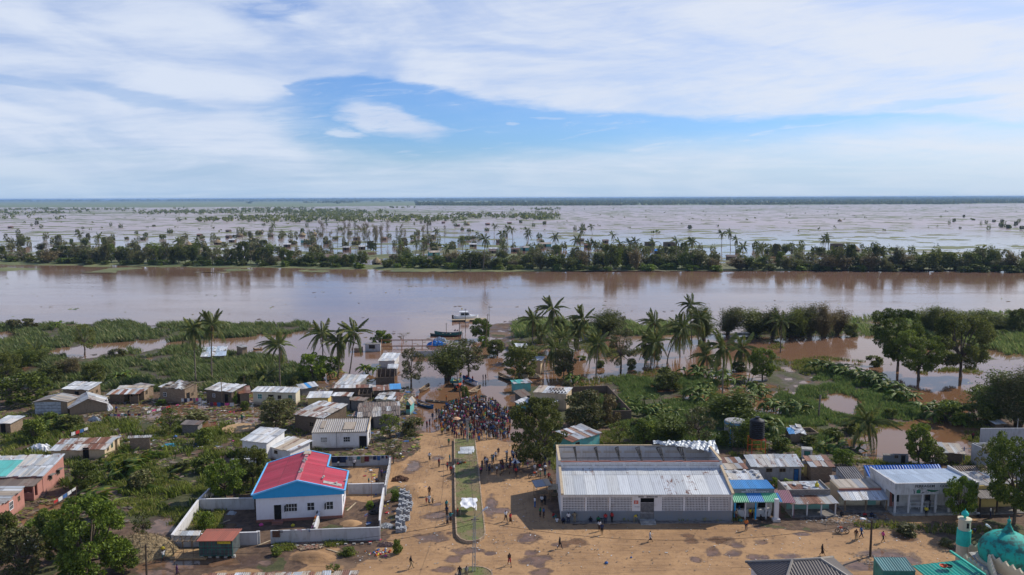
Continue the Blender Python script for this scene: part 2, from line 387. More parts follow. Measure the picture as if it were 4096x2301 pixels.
# roofs
SIL=[(0.50,0.53,0.55),(0.42,0.45,0.47),(0.58,0.60,0.61),(0.35,0.37,0.38),(0.50,0.47,0.42)]
roofm('roof_market',[(0.55,0.57,0.57),(0.59,0.61,0.61),(0.50,0.52,0.53),(0.60,0.61,0.59)],0.06,0.35,0.5,sheet=(1.6,5.0))
roofm('roof_silver',SIL,0.22,0.45)
roofm('roof_white',[(0.62,0.64,0.65),(0.50,0.53,0.55),(0.70,0.71,0.70),(0.42,0.44,0.46),(0.56,0.54,0.50)],0.15,0.45,0.5)
roofm('roof_oldsilver',[(0.42,0.41,0.38),(0.34,0.33,0.31),(0.50,0.50,0.48),(0.38,0.34,0.29)],0.35,0.5)
roofm('roof_patchrust',[(0.48,0.46,0.42),(0.40,0.36,0.30),(0.24,0.11,0.06),(0.54,0.52,0.48)],0.75,0.4)
roofm('roof_rust',[(0.26,0.12,0.07),(0.20,0.09,0.055),(0.36,0.24,0.17),(0.23,0.11,0.07)],0.7,0.4)
roofm('roof_brownold',[(0.19,0.145,0.11),(0.15,0.115,0.09),(0.23,0.18,0.14),(0.17,0.13,0.10)],0.30,0.4)
roofm('roof_asbestos',[(0.27,0.24,0.20),(0.24,0.21,0.18),(0.30,0.27,0.23)],0.0,0.35)
roofm('roof_darkasb',[(0.15,0.13,0.115),(0.13,0.11,0.10),(0.18,0.155,0.135)],0.0,0.4)
roofm('roof_buff',[(0.46,0.38,0.28),(0.40,0.33,0.25),(0.32,0.33,0.34),(0.48,0.41,0.32)],0.2,0.4,sheet=(1.7,6))
roofm('roof_red',[(0.47,0.050,0.075),(0.44,0.046,0.068),(0.50,0.056,0.085)],0.0,0.45,0.5,dirtc=(0.36,0.13,0.13),sheet=(1.0,3.4))
roofm('roof_rustred',[(0.30,0.085,0.05),(0.26,0.075,0.045)],0.3,0.25)
roofm('roof_blue',[(0.03,0.16,0.55),(0.04,0.19,0.60),(0.03,0.14,0.50)],0.0,0.18,0.3,sheet=(0.9,9))
roofm('roof_skyblue',[(0.07,0.30,0.62),(0.09,0.34,0.66)],0.0,0.25,0.45)
roofm('roof_bluegreen',[(0.04,0.25,0.60),(0.10,0.42,0.24)],0.0,0.2,0.45,sheet=(2.2,9))
roofm('roof_maroon',[(0.20,0.06,0.10)],0.2,0.3)
roofm('roof_turq',[(0.10,0.42,0.38),(0.12,0.46,0.42)],0.0,0.35,0.5)
roofm('roof_teal',[(0.10,0.24,0.23),(0.12,0.27,0.26)],0.0,0.45,0.5)
roofm('roof_green',[(0.015,0.27,0.20),(0.02,0.31,0.24)],0.0,0.4,0.3,sheet=(1.0,9))
roofm('roof_ferr',[(0.44,0.52,0.60),(0.47,0.55,0.63),(0.42,0.50,0.58)],0.0,0.25,0.4,sheet=(0.9,4.5))
# leaves
leafm('leaf_dark',(0.056,0.074,0.016),(0.205,0.220,0.046),None,.55,.35)
leafm('leaf_mid',(0.062,0.095,0.014),(0.215,0.255,0.036))
leafm('leaf_bright',(0.080,0.130,0.014),(0.235,0.310,0.034))
leafm('leaf_olive',(0.080,0.088,0.028),(0.200,0.200,0.065),(0.22,0.16,0.08))
leafm('leaf_brown',(0.140,0.105,0.045),(0.260,0.200,0.085),(0.12,0.13,0.045))
leafm('leaf_palm',(0.068,0.100,0.022),(0.215,0.245,0.060),(0.26,0.22,0.06),0.40)
leafm('leaf_palmdead',(0.30,0.21,0.07),(0.42,0.31,0.11))
leafm('leaf_banana',(0.060,0.105,0.015),(0.170,0.235,0.030),(0.34,0.29,0.05),0.55,0.35)
leafm('leaf_reed',(0.080,0.120,0.035),(0.235,0.300,0.085),(0.36,0.33,0.14),0.5,0.35,0.08)
leafm('leaf_crop',(0.065,0.105,0.028),(0.165,0.235,0.062),(0.26,0.26,0.09),0.5,0.35,0.08)
leafm('leaf_grass',(0.095,0.125,0.022),(0.260,0.285,0.050),(0.30,0.26,0.10),0.6,0.35,0.1)
leafm('leaf_fargrass',(0.11,0.13,0.035),(0.20,0.21,0.06),None,0.6,0.1,0.02)
def shirt_mats():
    cs={'red':(0.42,0.03,0.03),'dark blue':(0.018,0.028,0.075),'blue':(0.05,0.13,0.32),'white':(0.62,0.62,0.62),'black':(0.015,0.015,0.018),'green':(0.03,0.22,0.09),
          'yellow':(0.62,0.50,0.04),'pink':(0.60,0.08,0.26),'orange':(0.60,0.17,0.03),'purple':(0.10,0.04,0.11),'teal':(0.03,0.20,0.21),'brown':(0.12,0.06,0.035),
          'grey':(0.20,0.20,0.21),'khaki':(0.28,0.23,0.14),'maroon':(0.14,0.02,0.03)}
    for k,c in cs.items():plain('cloth_'+k,c,0.85,0.35,7)
shirt_mats()
# ------------------------------------------------------------------ ground
LAND=0.30
SHORE=wpoly([(-900,1700),(-900,822),(0,818),(150,815),(270,812),(440,817),(560,813),(790,812),(806,824),(830,835),(1190,832),(1205,815),(1260,808),(1300,803),(1500,812),
               (1700,818),(1860,826),(2000,818),(2110,808),(2190,800),(2300,795),(2700,780),(3300,780),(3300,1700)])
WATERS=[wpoly(q)for q in[
    [(800,822),(1222,818),(1228,850),(1240,880),(1262,930),(1290,960),(1300,1100),(1270,1110),(1240,1085),(1200,1066),(1130,1068),(1078,1086),(1052,1070),(1040,1030),(1030,975),
     (960,985),(900,965),(865,950),(850,960),(800,960),(762,930),(700,890),(620,884),(520,876),(480,862),(560,850),(700,842),(770,836)],
    [(-80,832),(60,834),(70,850),(20,860),(-80,862)],
    [(95,884),(170,874),(250,862),(330,856),(420,858),(480,862),(500,872),(420,874),(330,886),(280,884),(180,900),(110,898)],
    [(320,1018),(450,1004),(640,984),(690,1000),(660,1050),(640,1075),(560,1070),(500,1085),(450,1062),(350,1048)],
    [(60,1305),(130,1250),(230,1240),(240,1268),(140,1320),(100,1360),(30,1340)],
    [(1290,905),(1360,880),(1420,880),(1520,900),(1600,880),(1660,868),(1760,862),(1900,875),(1900,945),(1800,955),(1680,935),(1560,952),(1480,965),(1400,980),(1300,960)],
    [(1640,880),(1600,900),(1560,905),(1500,870),(1540,850),(1640,845),(1700,842),(1800,850),(1900,858),(1980,862),(1960,890),(1900,895),(1800,890)],
    [(1930,862),(1960,848),(2080,845),(2230,845),(2290,870),(2350,900),(2330,920),(2200,915),(2080,905),(2000,905),(1950,890)],
    [(2080,920),(2250,915),(2440,905),(2460,925),(2330,945),(2200,950),(2100,940)],
    [(2230,950),(2330,940),(2450,930),(2600,925),(2700,960),(2500,980),(2440,1010),(2420,1050),(2330,1020),(2260,990)],
    [(2440,880),(2500,878),(2560,890),(2520,900),(2460,895)],
    [(2470,912),(2700,900),(2700,960),(2520,960),(2460,935)],
    [(1760,1000),(1800,975),(1870,972),(1930,985),(1990,1020),(1985,1060),(1930,1050),(1800,1020)],
    [(2050,990),(2120,985),(2190,1010),(2160,1035),(2080,1045),(2050,1020)],
    [(2160,1105),(2200,1068),(2300,1056),(2440,1062),(2460,1085),(2440,1150),(2370,1160),(2240,1165),(2140,1155),(2080,1140)],
]]
SANDS=[wpoly(q)for q in[
    [(860,1560),(880,1420),(960,1395),(1010,1330),(1000,1230),(1000,1180),(1045,1130),(1060,1092),(1120,1074),(1240,1080),(1300,1100),(1310,1170),(1385,1240),(1400,1312),(1560,1318),
     (1840,1316),(1990,1330),(2050,1342),(2200,1330),(2330,1350),(2400,1400),(2380,1460),(2300,1560)],
    [(520,1450),(700,1432),(870,1425),(900,1560),(500,1560)],[(730,1395),(840,1385),(870,1410),(800,1425),(720,1418)],
    [(880,1150),(980,1140),(1000,1200),(940,1280),(880,1250)],[(2080,1300),(2250,1290),(2440,1300),(2430,1322),(2230,1320),(2100,1318)]]]
GREENS=[wpoly(q)for q in[
    [(380,1160),(520,1165),(610,1190),(560,1250),(480,1310),(420,1320),(330,1290),(300,1240),(320,1190)],
    [(380,1075),(500,1070),(560,1100),(540,1125),(450,1140),(330,1120)],[(0,1150),(120,1130),(180,1160),(120,1190),(0,1190)],
    [(500,1180),(540,1230),(560,1180)],[(640,1090),(760,1090),(760,1110)],
    [(500,1310),(560,1300),(560,1330),(490,1335)],[(1445,1300),(1840,1298),(1840,1312),(1445,1314)],[(700,1385),(800,1378),(860,1372),(860,1385),(780,1400),(680,1395)],
    [(2100,1330),(2200,1318),(2260,1330),(2180,1345)],[(-900,1050),(-900,818),(790,812),(770,900),(860,960),(640,985),(300,985),(140,985),(-100,1010)],
    [(1300,960),(1300,800),(3300,780),(3300,1070),(2460,1060),(2160,1060),(2160,1140),(1800,1130),(1650,1115),(1430,1080),(1320,1000)]]]
PUD=[]
for f,L_ in((b2,[(155,1080,95,40),(250,1290,120,40),(670,1115,80,30),(490,1140,70,28),(2090,1095,105,30),(2260,1145,60,25),(2005,1210,60,38),(2230,1230,70,28),(2415,1265,65,28),
                    (2540,1268,50,20),(1850,1290,40,25),(1800,1095,60,25),(2520,1115,55,22),(1770,1045,50,16),(300,1415,85,32),(190,1220,60,28),(270,1352,40,18)]),
              (b1,[(1770,1070,120,38),(1990,1280,62,35),(2130,1205,120,26),(2355,1230,45,14),(1900,1385,90,32),(2360,750,45,90),(2480,795,60,24),(1810,845,100,32),(1570,360,60,50),
                    (1830,270,60,22),(1810,735,40,13),(90,1320,70,34),(1940,1025,25,12)]),
              (b3,[(1360,1075,85,28),(1200,1240,200,40),(210,1260,110,28),(350,1035,60,15),(950,1350,160,40),(1420,1290,110,40)]),
              (b0,[(1620,960,150,85),(1700,412,170,16),(1700,1330,420,48),(2200,1310,330,50),(1560,1420,250,30),(2250,970,120,50)])):
    for(px,py,rx,ry)in L_:
        c=P(f(px,py),LAND);e=P(f(px+rx,py),LAND);n_=P(f(px,py-ry),LAND);s_=P(f(px,py+ry),LAND)
        PUD.append((c.x,(n_.y+s_.y)/2,abs(e.x-c.x),abs(n_.y-s_.y)/2))
HEAPS=[]
for f,L_ in((b1,[(560,1275,230,55,.9),(1590,610,150,90,.9),(960,935,120,30,.6),(1440,350,90,30,.35)]),(b3,[(1000,900,160,30,.35),(1150,850,100,25,.3)])):
    for(px,py,rx,ry,hh)in L_:
        c=P(f(px,py),LAND);e=P(f(px+rx,py),LAND);n_=P(f(px,py-ry),LAND);s_=P(f(px,py+ry),LAND)
        HEAPS.append((c.x,(n_.y+s_.y)/2,abs(e.x-c.x),abs(n_.y-s_.y)/2,hh))
def terrain(X,Y,full=False):
    X=np.atleast_1d(np.asarray(X,float));Y=np.atleast_1d(np.asarray(Y,float))
    sc=np.clip(Y/150,0.6,2.0)
    wob=(fbm(X/9,Y/9,4,3)-0.5)*10*np.clip((Y-110)/80,0.15,1);wob2=(fbm(X/2.2,Y/2.2,3,9)-0.5)*2.5
    s=sdist(X,Y,SHORE)+wob+wob2
    inside=s.copy()
    for q in WATERS:
        d_=sdist(X,Y,q)+wob*0.7+wob2;inside=np.minimum(inside,-d_)
    rt_=np.clip((X-12)/8,0,1);marsh=np.clip((Y-165+16*rt_)/30,0,1)
    h=np.clip(inside*0.14,-0.8,LAND)-marsh*(0.22+.03*rt_)*np.clip(inside,0,1)
    h=h+(fbm(X/3.5,Y/3.5,4,21)-0.5)*(0.06+(0.34+.10*rt_)*marsh)
    sand=np.full(X.shape,-99.0)
    for q in SANDS:sand=np.maximum(sand,sdist(X,Y,q))
    sand=sand+(fbm(X/3,Y/3,4,33)-0.5)*5
    sandw=np.clip(sand/1.4+0.5,0,1)
    gr=np.full(X.shape,-99.0)
    for q in GREENS:gr=np.maximum(gr,sdist(X,Y,q))
    gr=gr+(fbm(X/4,Y/4,4,41)-0.5)*7
    grw=np.clip(gr/2.0+0.5,0,1)*np.clip((fbm(X/3,Y/3,4,44)-.38)*7+np.clip((Y-165)/20,0,1),0,1)
    scat=np.clip((fbm(X/5,Y/5,4,55)-0.56)*8,0,1)*(1-sandw)
    grw=np.maximum(grw,scat*0.8)*(1-sandw*0.95)
    wet=np.zeros(X.shape);pud=np.zeros(X.shape)
    for(cx,cy,rx,ry)in PUD:
        near=(np.abs(X-cx)<rx*2.2+1)&(np.abs(Y-cy)<ry*2.2+1)
        if not near.any():continue
        l=np.sqrt(((X-cx)/rx)**2+((Y-cy)/ry)**2)+(fbm(X/1.1,Y/0.8,4,77)-0.5)*1.7
        pud=np.maximum(pud,np.where(near,np.clip((1.05-l)*2.2,0,1),0));wet=np.maximum(wet,np.where(near,np.clip((1.85-l)*1.0,0,1),0))
    h=h-pud*0.10
    wet=np.maximum(wet,np.clip(1-(h-0.0)/0.16,0,1))
    for(cx,cy,rx,ry,hh)in HEAPS:
        l=np.sqrt(((X-cx)/rx)**2+((Y-cy)/ry)**2)+(fbm(X/1.5,Y/1.5,3,87)-0.5)*0.5
        a=np.clip(1-l,0,1);h=h+hh*np.sin(a*math.pi/2)*(a>0);sandw=np.maximum(sandw,np.clip(a*5,0,1));grw=grw*(1-np.clip(a*5,0,1))
        wet=wet*(1-np.clip(a*4,0,1))
    if full:return h,sandw,grw,wet,inside
    return h
def TZ(x,y):return float(terrain(x,y)[0])
def G(p):
    """point of the ground under picture point p"""
    q=P(p,0.3);z=max(TZ(q.x,q.y),0.0)if 55<q.y<320 else 0.0
    q=P(p,z);return Vector((q.x,q.y,z))
def grid_mesh(name,Ys,ratios,fn,mat,zoff=0.0):
    A,B=np.meshgrid(ratios,Ys);X=A*B;Y=B
    h,c1_,c2_,c3_=fn(X.ravel(),Y.ravel())
    V=np.stack([X.ravel(),Y.ravel(),h+zoff],1);nr,nc=A.shape
    idx=np.arange(nr*nc).reshape(nr,nc)
    F=np.stack([idx[:-1,:-1].ravel(),idx[:-1,1:].ravel(),idx[1:,1:].ravel(),idx[1:,:-1].ravel()],1)
    at=np.stack([c1_,c2_,c3_,np.ones_like(c1_)],1)
    return np_mesh(name,V,F,[mat],True,attrs={'cover':at})
# near ground material
m,t,b=new_mat('ground');at=t.n.new('ShaderNodeVertexColor');at.layer_name='cover';ac=t.sep(at.outputs[0])
g=t.n.new('ShaderNodeNewGeometry').outputs['Position']
na=t.noise(g,0.12,8,0.62,0.5);nb=t.noise(g,1.1,6,0.65,0.3);nc_=t.noise(g,7.0,4,0.6)
nt=t.noise(t.vm('MULTIPLY',g,(0.25,1.6,1)),0.9,6,0.6,1.2)
sandc=t.mix(t.rng(na,0.35,0.65),(0.420,0.252,0.122),(0.320,0.188,0.090))
sandc=t.mix(t.m('MULTIPLY',t.rng(nb,0.50,0.70),0.55),sandc,(0.20,0.118,0.062))
sandc=t.mix(t.m('MULTIPLY',t.rng(nt,0.52,0.68),0.30),sandc,(0.43,0.28,0.16))
sandc=t.mix(t.m('MULTIPLY',t.rng(nc_,0.58,0.72),0.25),sandc,(0.22,0.14,0.08))
gx_=t.sep(g);trk=t.noise(t.vm('MULTIPLY',g,(0.05,1.5,1)),1.0,5,0.6,0.5);trk2=t.noise(t.vm('MULTIPLY',g,(1.5,0.05,1)),1.0,5,0.6,0.5)
tr_=t.mix(t.rng(gx_[1],103,112),trk,trk2);rut=t.m('MULTIPLY',t.rng(t.m('ABSOLUTE',t.m('SUBTRACT',tr_,0.5)),0.0,0.035,1.0,0.0),t.rng(na,.40,.58))
sandc=t.mix(t.m('MULTIPLY',rut,0.55),sandc,(0.17,0.10,0.055))
sandc=t.mix(t.m('MULTIPLY',t.rng(t.noise(g,0.35,8,0.75,1.0),0.56,0.66),0.55),sandc,(0.185,0.110,0.060))
mudc=t.mix(t.rng(nb,0.38,0.62),(0.140,0.088,0.055),(0.075,0.047,0.031))
mudc=t.mix(t.m('MULTIPLY',t.rng(na,0.5,0.7),0.7),mudc,(0.23,0.15,0.09))
grc=t.mix(t.rng(nb,0.35,0.68),(0.042,0.050,0.018),(0.088,0.088,0.034))
grc=t.mix(t.m('MULTIPLY',t.rng(nc_,0.52,0.68),0.6),grc,(0.14,0.11,0.055))
col=t.mix(t.rng(t.m('ADD',ac[0],t.m('MULTIPLY',t.m('SUBTRACT',nb,0.5),0.9)),0.35,0.65),mudc,sandc)
col=t.mix(t.rng(t.m('ADD',ac[1],t.m('MULTIPLY',t.m('SUBTRACT',nb,0.5),1.2)),0.45,0.62),col,grc)
wetf=t.rng(t.m('ADD',ac[2],t.m('MULTIPLY',t.m('SUBTRACT',nb,0.5),0.8)),0.25,0.75)
col=t.mix(t.m('MULTIPLY',wetf,0.72),col,(0.085,0.050,0.032))
t.put(b.inputs['Base Color'],col);t.put(b.inputs['Roughness'],t.rng(wetf,0,1,0.95,0.5));b.inputs['Specular IOR Level'].default_value=0.3
t.put(b.inputs['Normal'],t.bump(t.m('ADD',nb,t.m('MULTIPLY',nc_,0.4)),0.7,0.12));M['ground']=m
Ys=np.exp(np.arange(math.log(56),math.log(330),0.0036));rat=np.arange(-1.0,1.0001,0.0036)
def f_near(X,Y):
    h,s_,g_,w_,ins=terrain(X,Y,True);return h,s_,g_,w_
tag(link('ground',grid_mesh('ground',Ys,rat,f_near,M['ground'])),kind='structure')
# bed of the river and the plain: one sheet out to the horizon
bm_=MB();bm_.quad((-70000,-2000,-1.6),(70000,-2000,-1.6),(70000,70000,-1.6),(-70000,70000,-1.6))
plain('river_bed',(0.12,0.08,0.05),0.95);tag(bm_.build('river_bed',M['river_bed']),kind='structure')
# ------------------------------------------------------------------ water
m,t,b=new_mat('flood_water');g=t.n.new('ShaderNodeNewGeometry').outputs['Position'];yy=t.sep(g)[1]
w1=t.noise(t.vm('MULTIPLY',g,(0.006,0.02,1)),1.0,6,0.6,0.8);w2=t.noise(t.vm('MULTIPLY',g,(0.0012,0.004,1)),1.0,4,0.5)
wc=t.mix(t.rng(w1,0.35,0.65),(0.250,0.148,0.098),(0.200,0.116,0.076))
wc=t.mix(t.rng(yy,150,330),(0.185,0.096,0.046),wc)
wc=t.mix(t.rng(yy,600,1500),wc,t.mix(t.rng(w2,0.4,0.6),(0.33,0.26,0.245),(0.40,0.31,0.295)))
stn=t.noise(t.vm('MULTIPLY',g,(0.05,0.22,1)),1.0,7,0.7,1.5)
wc=t.mix(t.m('MULTIPLY',t.rng(stn,0.54,0.62),0.7),wc,(0.20,0.10,0.055))
t.put(b.inputs['Base Color'],wc);b.inputs['IOR'].default_value=1.33
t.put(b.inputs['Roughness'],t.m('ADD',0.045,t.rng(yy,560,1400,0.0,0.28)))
r1=t.noise(t.vm('MULTIPLY',g,(0.35,1.1,1)),1.0,5,0.6,0.6);r2=t.noise(t.vm('MULTIPLY',g,(0.03,0.12,1)),1.0,5,0.6,1.5)
riv=t.rng(yy,150,330,0.035,1.0)
r3=t.noise(t.vm('MULTIPLY',g,(0.12,0.9,1)),1.0,6,0.7,0.8)
hgt=t.m('MULTIPLY',t.m('ADD',t.m('MULTIPLY',r1,0.35),t.m('ADD',t.m('MULTIPLY',r2,.8),t.m('MULTIPLY',t.rng(t.noise(t.vm('MULTIPLY',g,(0.008,0.03,1)),1.0,4),.45,.6),t.m('MULTIPLY',r3,.8)))),riv)
t.put(b.inputs['Normal'],t.bump(hgt,0.17,0.30));M['flood_water']=m
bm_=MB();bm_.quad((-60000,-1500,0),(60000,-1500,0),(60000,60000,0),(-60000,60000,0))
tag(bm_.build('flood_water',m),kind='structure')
# puddles on the square
m,t,b=new_mat('puddle_water');tc=t.n.new('ShaderNodeNewGeometry').outputs['Position']
t.put(b.inputs['Base Color'],t.mix(t.rng(t.noise(tc,0.8,5),0.4,0.6),(0.19,0.11,0.065),(0.12,0.07,0.04)))
b.inputs['Roughness'].default_value=0.12;b.inputs['IOR'].default_value=1.33;M['puddle_water']=m
for ip,(cx,cy,rx,ry)in enumerate(PUD):
    q=MB();pts=[]
    for k in range(28):
        an=2*math.pi*k/28;rr=1.6+0.12*math.sin(3*an+cx)
        pts.append((cx+rx*rr*math.cos(an),cy+ry*rr*math.sin(an),0.258+0.0007*(ip%12)))
    q.poly(pts);tag(q.build('puddle',m),kind='structure')
# ------------------------------------------------------------------ far bank, flooded plain
BANK=wpoly([(-700,662),(0,664),(100,668),(300,668),(420,672),(560,672),(700,674),(950,678),(1150,682),(1400,684),(1700,685),(1850,684),(2000,683),(2150,683),(2300,686),(2600,688),
              (3300,690),(3300,668),(2500,664),(2300,662),(2100,660),(1900,664),(1700,660),(1400,662),(1100,665),(900,666),(700,658),(560,648),(400,645),(260,640),(100,650),(-700,648)],o)
def zone(X,Y,x0,x1,y0,y1,e=40):
    return np.clip(np.minimum(np.minimum(X/Y-x0,x1-X/Y)*800/e,np.minimum(Y-y0,y1-Y)/e),0,1)
def f_far(X,Y):
    r=X/Y
    bk=sdist(X,Y,BANK)+(fbm(X/14,Y/14,4,61)-0.5)*16
    h=np.clip(bk*0.12,-0.6,0.45)
    # islets of grass in the flooded village and fields: drawn out east-west
    n_=fbm(X/26,Y/20,5,63)
    village=np.clip(1-np.abs(Y-640)/170,0,1)
    h=np.maximum(h,np.clip((n_-0.62+0.055*village)*4,-0.6,0.30))
    st=fbm(X/90,Y/34,5,67)*0.55+fbm(X/260,Y/60,4,68)*0.45
    fld=np.clip((Y-850)/200,0,1)*np.clip((5200-Y)/800,0,1)
    left=np.clip((0.10-r)*6,0,1)
    th=0.69-0.05*np.clip((Y-1400)/1500,0,1)*left
    right_f=np.clip((r-0.05)*4,0,1)*np.clip((Y-850)/150,0,1)*np.clip((1700-Y)/400,0,1)
    th=th-0.02*right_f
    h=np.maximum(h,np.where(fld>0.3,np.clip((st-th-.025*np.clip((Y-900)/300,0,1)*np.clip((2000-Y)/600,0,1))*5,-0.6,0.30),-0.6))
    # green northern plain and wooded shore
    lim=np.interp(r,[-0.7,-0.3,-0.1,0.0,0.3,0.55,0.7],[4300,4300,4700,4400,4600,4700,5200])
    nth=(Y-lim)/150+(fbm(X/500,Y/300,5,69)-0.5)*6
    h=np.maximum(h,np.clip(nth,-0.6,0.5))
    mid=(1-np.abs(Y-2650)/900)*1.5*np.clip((0.02-r)*8,0,1)+(st-0.62)*14
    h=np.maximum(h,np.clip(np.where(np.abs(Y-2650)<1000,mid*0.3,-1),-0.6,0.3))
    gn=fbm(X/60,Y/60,4,71);z=np.zeros_like(X)
    return h,np.clip((Y-450)/4000,0,1),gn,np.clip(1-h/0.1,0,1)
m,t,b=new_mat('plain_ground');at=t.n.new('ShaderNodeVertexColor');at.layer_name='cover';ac=t.sep(at.outputs[0])
g=t.n.new('ShaderNodeNewGeometry').outputs['Position'];n=t.noise(g,0.05,6,0.6)
c_=t.mix(t.rng(n,0.35,0.65),(0.085,0.105,0.030),(0.155,0.165,0.055));c_=t.mix(t.m('MULTIPLY',t.rng(ac[1],0.5,0.7),0.5),c_,(0.13,0.10,0.055))
t.put(b.inputs['Base Color'],t.mix(t.m('MULTIPLY',ac[0],0.9),c_,(0.15,0.18,0.07)));b.inputs['Roughness'].default_value=0.95;M['plain_ground']=m
Yf=np.exp(np.arange(math.log(490),math.log(11000),0.0065));rf=np.arange(-0.78,0.7801,0.0028)
tag(link('plain',grid_mesh('plain',Yf,rf,f_far,m)),kind='structure')
q=MB();q.quad((-9000,11000,0.45),(9000,11000,0.45),(50000,58000,0.45),(-50000,58000,0.45));tag(q.build('far_plain',m),kind='structure')
# haze: a closed box round camera and scene
hm=bpy.data.materials.new('haze');hm.use_nodes=True;nn=hm.node_tree.nodes;nn.remove(nn['Principled BSDF'])
pv=nn.new('ShaderNodeVolumePrincipled');pv.inputs['Color'].default_value=(0.42,0.66,1.0,1);pv.inputs['Density'].default_value=6e-5
hm.node_tree.links.new(pv.outputs[0],nn['Material Output'].inputs['Volume'])
q=MB();q.box(-71000,71000,-2500,71000,-2.6,52);tag(q.build('haze',hm),kind='stuff')
# ------------------------------------------------------------------ building kit
def sheet(mb,p00,p10,p11,p01,period=0.25,amp=0.03,m=0,thick=0.035,u0=0.0):
    """one corrugated sheet: p00->p10 along the eave, p00->p01 up the slope"""
    p00,p10,p11,p01=[Vector(p)for p in(p00,p10,p11,p01)]
    L=(p10-p00).length;S=(p01-p00).length;nrm=(p10-p00).cross(p01-p00).normalized()
    n=max(2,int(L/period*4))if amp>0 else 1
    i=len(mb.v)
    for k in range(n+1):
        f=k/n;o_=nrm*(amp*math.sin(2*math.pi*(f*L+u0)/period))if amp>0 else Vector()
        mb.v.append(tuple(p00.lerp(p10,f)+o_));mb.v.append(tuple(p01.lerp(p11,f)+o_))
    for k in range(n):
        a=i+2*k;mb.f.append((a,a+2,a+3,a+1));mb.m.append(m)
        u=u0+k/n*L;u2=u0+(k+1)/n*L;mb.uv.append([(u,0),(u2,0),(u2,S),(u,S)])
    dn=nrm*(-amp-thick)
    mb.quad(p00+dn,p01+dn,p11+dn,p10+dn,m)
    for a,c in((p00,p10),(p10,p11),(p11,p01),(p01,p00)):mb.quad(a+dn,c+dn,c+nrm*amp*0.2,a+nrm*amp*0.2,m)
def sheets(mb,p00,p10,p11,p01,rg,w=0.95,rows=1,jig=0.05,skip=0.0,period=0.25,amp=0.022,mats=1,over=0.12):
    """loose sheets laid side by side, none quite true"""
    p00,p10,p11,p01=[Vector(p)for p in(p00,p10,p11,p01)]
    L=(p10-p00).length;n=max(1,round(L/w));up=(p10-p00).cross(p01-p00).normalized()
    def at(f,g):return p00.lerp(p10,f).lerp(p01.lerp(p11,f),g)
    for r in range(rows):
        for k in range(n):
            if rg.random()<skip:continue
            f0,f1=k/n,(k+1)/n+0.10/L;g0=r/rows+rg.uniform(-.03,.03);g1=(r+1)/rows+rg.uniform(-.02,.05)
            s_=rg.uniform(-.015,.015);h=[up*(0.012*((k%2)+2*(r%2))+rg.uniform(0,jig))for _ in range(4)]
            sheet(mb,at(f0+s_,g0)+h[0],at(f1+s_,g0)+h[1],at(f1-s_,g1)+h[2],at(f0-s_,g1)+h[3],period,amp,rg.randrange(mats),u0=rg.uniform(0,40))
def solve_h(A,row,zg=LAND,ov=0.3):
    lo,hi=0.5,12.0
    for _ in range(24):
        mid=(lo+hi)/2;q=P(A,zg+mid)
        if proj((q.x,q.y+ov,zg))[1]<row:lo=mid
        else:hi=mid
    return lo
def frame_of(A,B,z):
    a=P(A,z);b_=P(B,z);ang=math.atan2(b_.y-a.y,b_.x-a.x);return a,(b_-a).length,ang
def opening(parent,side,Wd,Dp,x,w,z0,h,kind='window',zg=0.0,bars=1,fm='frame_white',pm='opening',proud=0.03):
    """a window or door on a wall; side f,b,l,r of a footprint Wd by Dp"""
    tr={'f':lambda s_,n_:(s_,-n_),'b':lambda s_,n_:(s_,Dp+n_),'r':lambda s_,n_:(Wd+n_,s_),'l':lambda s_,n_:(-n_,s_)}[side]
    def bx(mb,s0,s1,za,zb,n0,n1,m=0):
        (xa,ya),(xb,yb)=tr(s0,n0),tr(s1,n1);mb.box(min(xa,xb),max(xa,xb),min(ya,yb),max(ya,yb),za,zb,m)
    fr=MB();e=0.06
    bx(fr,x-w/2-e,x-w/2,z0-e,z0+h+e,-.02,proud+.03);bx(fr,x+w/2,x+w/2+e,z0-e,z0+h+e,-.02,proud+.03)
    bx(fr,x-w/2,x+w/2,z0+h,z0+h+e,-.02,proud+.03)
    if kind=='window':
        bx(fr,x-w/2,x+w/2,z0-e,z0,-.02,proud+.06)
        for k in range(1,bars+1):bx(fr,x-w/2+w*k/(bars+1)-.02,x-w/2+w*k/(bars+1)+.02,z0,z0+h,-.02,proud+.022)
        if bars:bx(fr,x-w/2,x+w/2,z0+h*.5-.02,z0+h*.5+.02,-.02,proud+.018)
    o1=fr.build(kind,M[fm],parent);pn=MB();bx(pn,x-w/2,x+w/2,z0,z0+h,-.02,proud);pn.build('pane_or_dark_fill' if kind=='window' else 'leaf_or_dark_fill',M[pm],o1)  # solid fill; its default colour paints the dark room behind
    return o1
